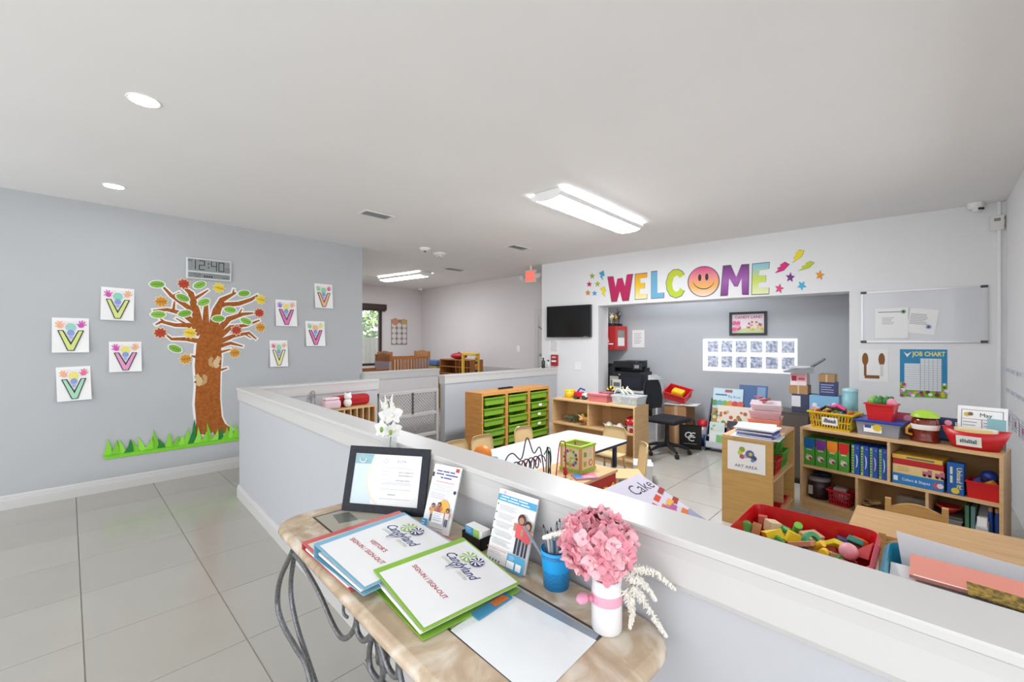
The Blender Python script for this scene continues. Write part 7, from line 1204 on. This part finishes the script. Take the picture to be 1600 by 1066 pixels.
# ================================================================== nursery
CRW = M('#b0733c', .45, 0, 'wood', .4, col2='#9a6030')
def crib(lab, p0, p1, dep, zt, zr, cover):
    p0 = Vector(p0); p1 = Vector(p1); L = (p1-p0).length; t = thing('crib', lab, 'crib', p0, math.atan2((p1-p0).y, (p1-p0).x), 'nursery cribs')
    for x in (0, L-.04):
        for y in (0, dep-.04): MB().box(x, y, 0, x+.04, y+.04, zt, CRW).build('post', t)
        e = MB(); n = 8
        for i in range(n): y0, y1 = .04+(dep-.08)*i/n, .04+(dep-.08)*(i+1)/n; e.box(x+.008, y0, .35, x+.032, y1, zt-.03+.05*math.sin(math.pi*(i+.5)/n), CRW)
        e.build('end_board', t)
        if cover and x > 0: MB().box(x-.004, -.004, .6, x+.044, dep+.004, zt-.14, M(cover, .8)).build('end_cover', t)
    for y in (.01, dep-.03):
        MB().box(.04, y, zr-.05, L-.04, y+.02, zr, CRW).build('top_rail', t); MB().box(.04, y, .35, L-.04, y+.02, .40, CRW).build('bottom_rail', t)
        for i in range(12): x = .04+(L-.08)*(i+.5)/12; MB().box(x-.012, y+.004, .40, x+.012, y+.016, zr-.05, CRW).build('slat', t)
    MB().rbox(.04, .04, .40, L-.04, dep-.04, .52, M('#dcd8d6', .8), .02).build('mattress', t)
ya = 8.55; xa = onY(611, 560, ya).x; xb = onY(672, 560, ya).x; crib('wooden slatted crib with a grey covered tall end', (xa, ya, 0), (xb, ya, 0), .62, 1.32, 1.20, '#9b8f8c')
ya2 = 7.5; xa2 = onY(560, 560, ya2).x; xb2 = onY(611, 560, ya2).x; crib('wooden crib with lilac and white cover on its end beside the window', (xa2-.25, ya2, 0), (xb2, ya2, 0), .55, 1.30, 1.02, '#b7acb6')
p = onY(681, 565, 8.3); t = thing('toy_bin', 'yellow and blue toy bin beside the crib', 'bin', (p.x, 8.3, 0)); MB().rbox(-.09, -.15, 0, .09, .15, .98, M('#a98a3a', .5), .01).build('cabinet', t); MB().rbox(-.1, -.16, .985, .1, .16, 1.12, M('#4a6a9a', .5), .03).build('blue_lid', t)
NXs = 5.75; y0 = onX(687, 570, NXs).y; y1 = onX(735, 570, NXs).y; t = thing('nursery_cubby', 'wooden nursery cubby cabinet with small pigeonholes', 'cabinet', (NXs, (y0+y1)/2, 0), -math.pi/2); w_ = (y0-y1)/2
MB().box(-w_, 0, 0, -w_+.02, .35, 1.17, CRW).build('side_panel', t); MB().box(w_-.02, 0, 0, w_, .35, 1.17, CRW).build('side_panel', t); MB().box(-w_+.02, 0, 1.15, w_-.02, .35, 1.17, CRW).build('top_panel', t); MB().box(-w_+.02, .33, 0, w_-.02, .35, 1.15, M('#8f5c30', .6)).build('back_panel', t)
for z in (.85, 1.0): MB().box(-w_+.02, .01, z, w_-.02, .33, z+.015, CRW).build('shelf_board', t)
for i in range(4): x = .02+(w_-.04)*i/4; MB().box(x, .01, .865, x+.012, .33, 1.15, CRW).build('divider', t)
p = onX(716, 563, NXs+.15); t = thing('red_dome_lid', 'red dome shaped lid on the nursery cubby', 'lid', (NXs+.17, p.y, 1.1705)); MB().sph((0, 0, 0), (.14, .24, .07), M('#b01c2a', .5), 16).build('dome', t); t.children[0].data.transform(TR(0, 0, .07)); MB().cyl((0, 0, .13), (0, 0, .155), .02, None, M('#8f1420', .5)).build('knob', t)
NX2 = 5.60; ya = onX(722, 565, NX2).y; yb = onX(748, 565, NX2).y; t = thing('activity_arch', 'yellow toy arch with hanging animal figures in the nursery', 'toy', (NX2, (ya+yb)/2, 0), -math.pi/2); w_ = (ya-yb)/2
MB().rbox(-w_, -.02, 0, -w_+.05, .03, 1.31, M('#e3b93a', .5), .01).build('post', t); MB().rbox(w_-.07, -.02, 0, w_, .03, 1.31, M('#d9a93a', .5), .01).build('post', t); MB().rbox(-w_, -.02, 1.27, w_, .03, 1.33, M('#ecc84a', .5), .012).build('crossbar', t)
for i in range(4): MB().sph((w_-.035, -.035, .98+.08*i), (.035, .02, .03), M(['#3a2a1c', '#c2602a', '#2f2a26', '#b8862a'][i], .6), 8).build('animal_figure', t)
a = onY(611, 499, NY); b2 = onY(636, 538, NY); wd = b2.x-a.x; zt2 = a.z; zb2 = onY(623, 539, NY).z; t = thing('birthday_chart', 'grey chart of white circles on the nursery wall', 'poster', ((a.x+b2.x)/2, NY-.002, (zt2+zb2)/2)); h = zt2-zb2
MB().box(-wd/2, -.001, -h/2, wd/2, .001, h/2, M('#8d8783', .6)).build('sheet', t); f = Flat(-.0012)
for i in range(3):
    for j in range(4): f.disc((-.32+.32*i)*wd, (-.36+.21*j)*h, wd*.14, M('#d9d3ce', .6))
f.disc(-.25*wd, h*.41, wd*.2, M('#c98a6a', .6)); f.disc(.3*wd, h*.42, wd*.16, M('#c9a24a', .6)); f.build('print', t)
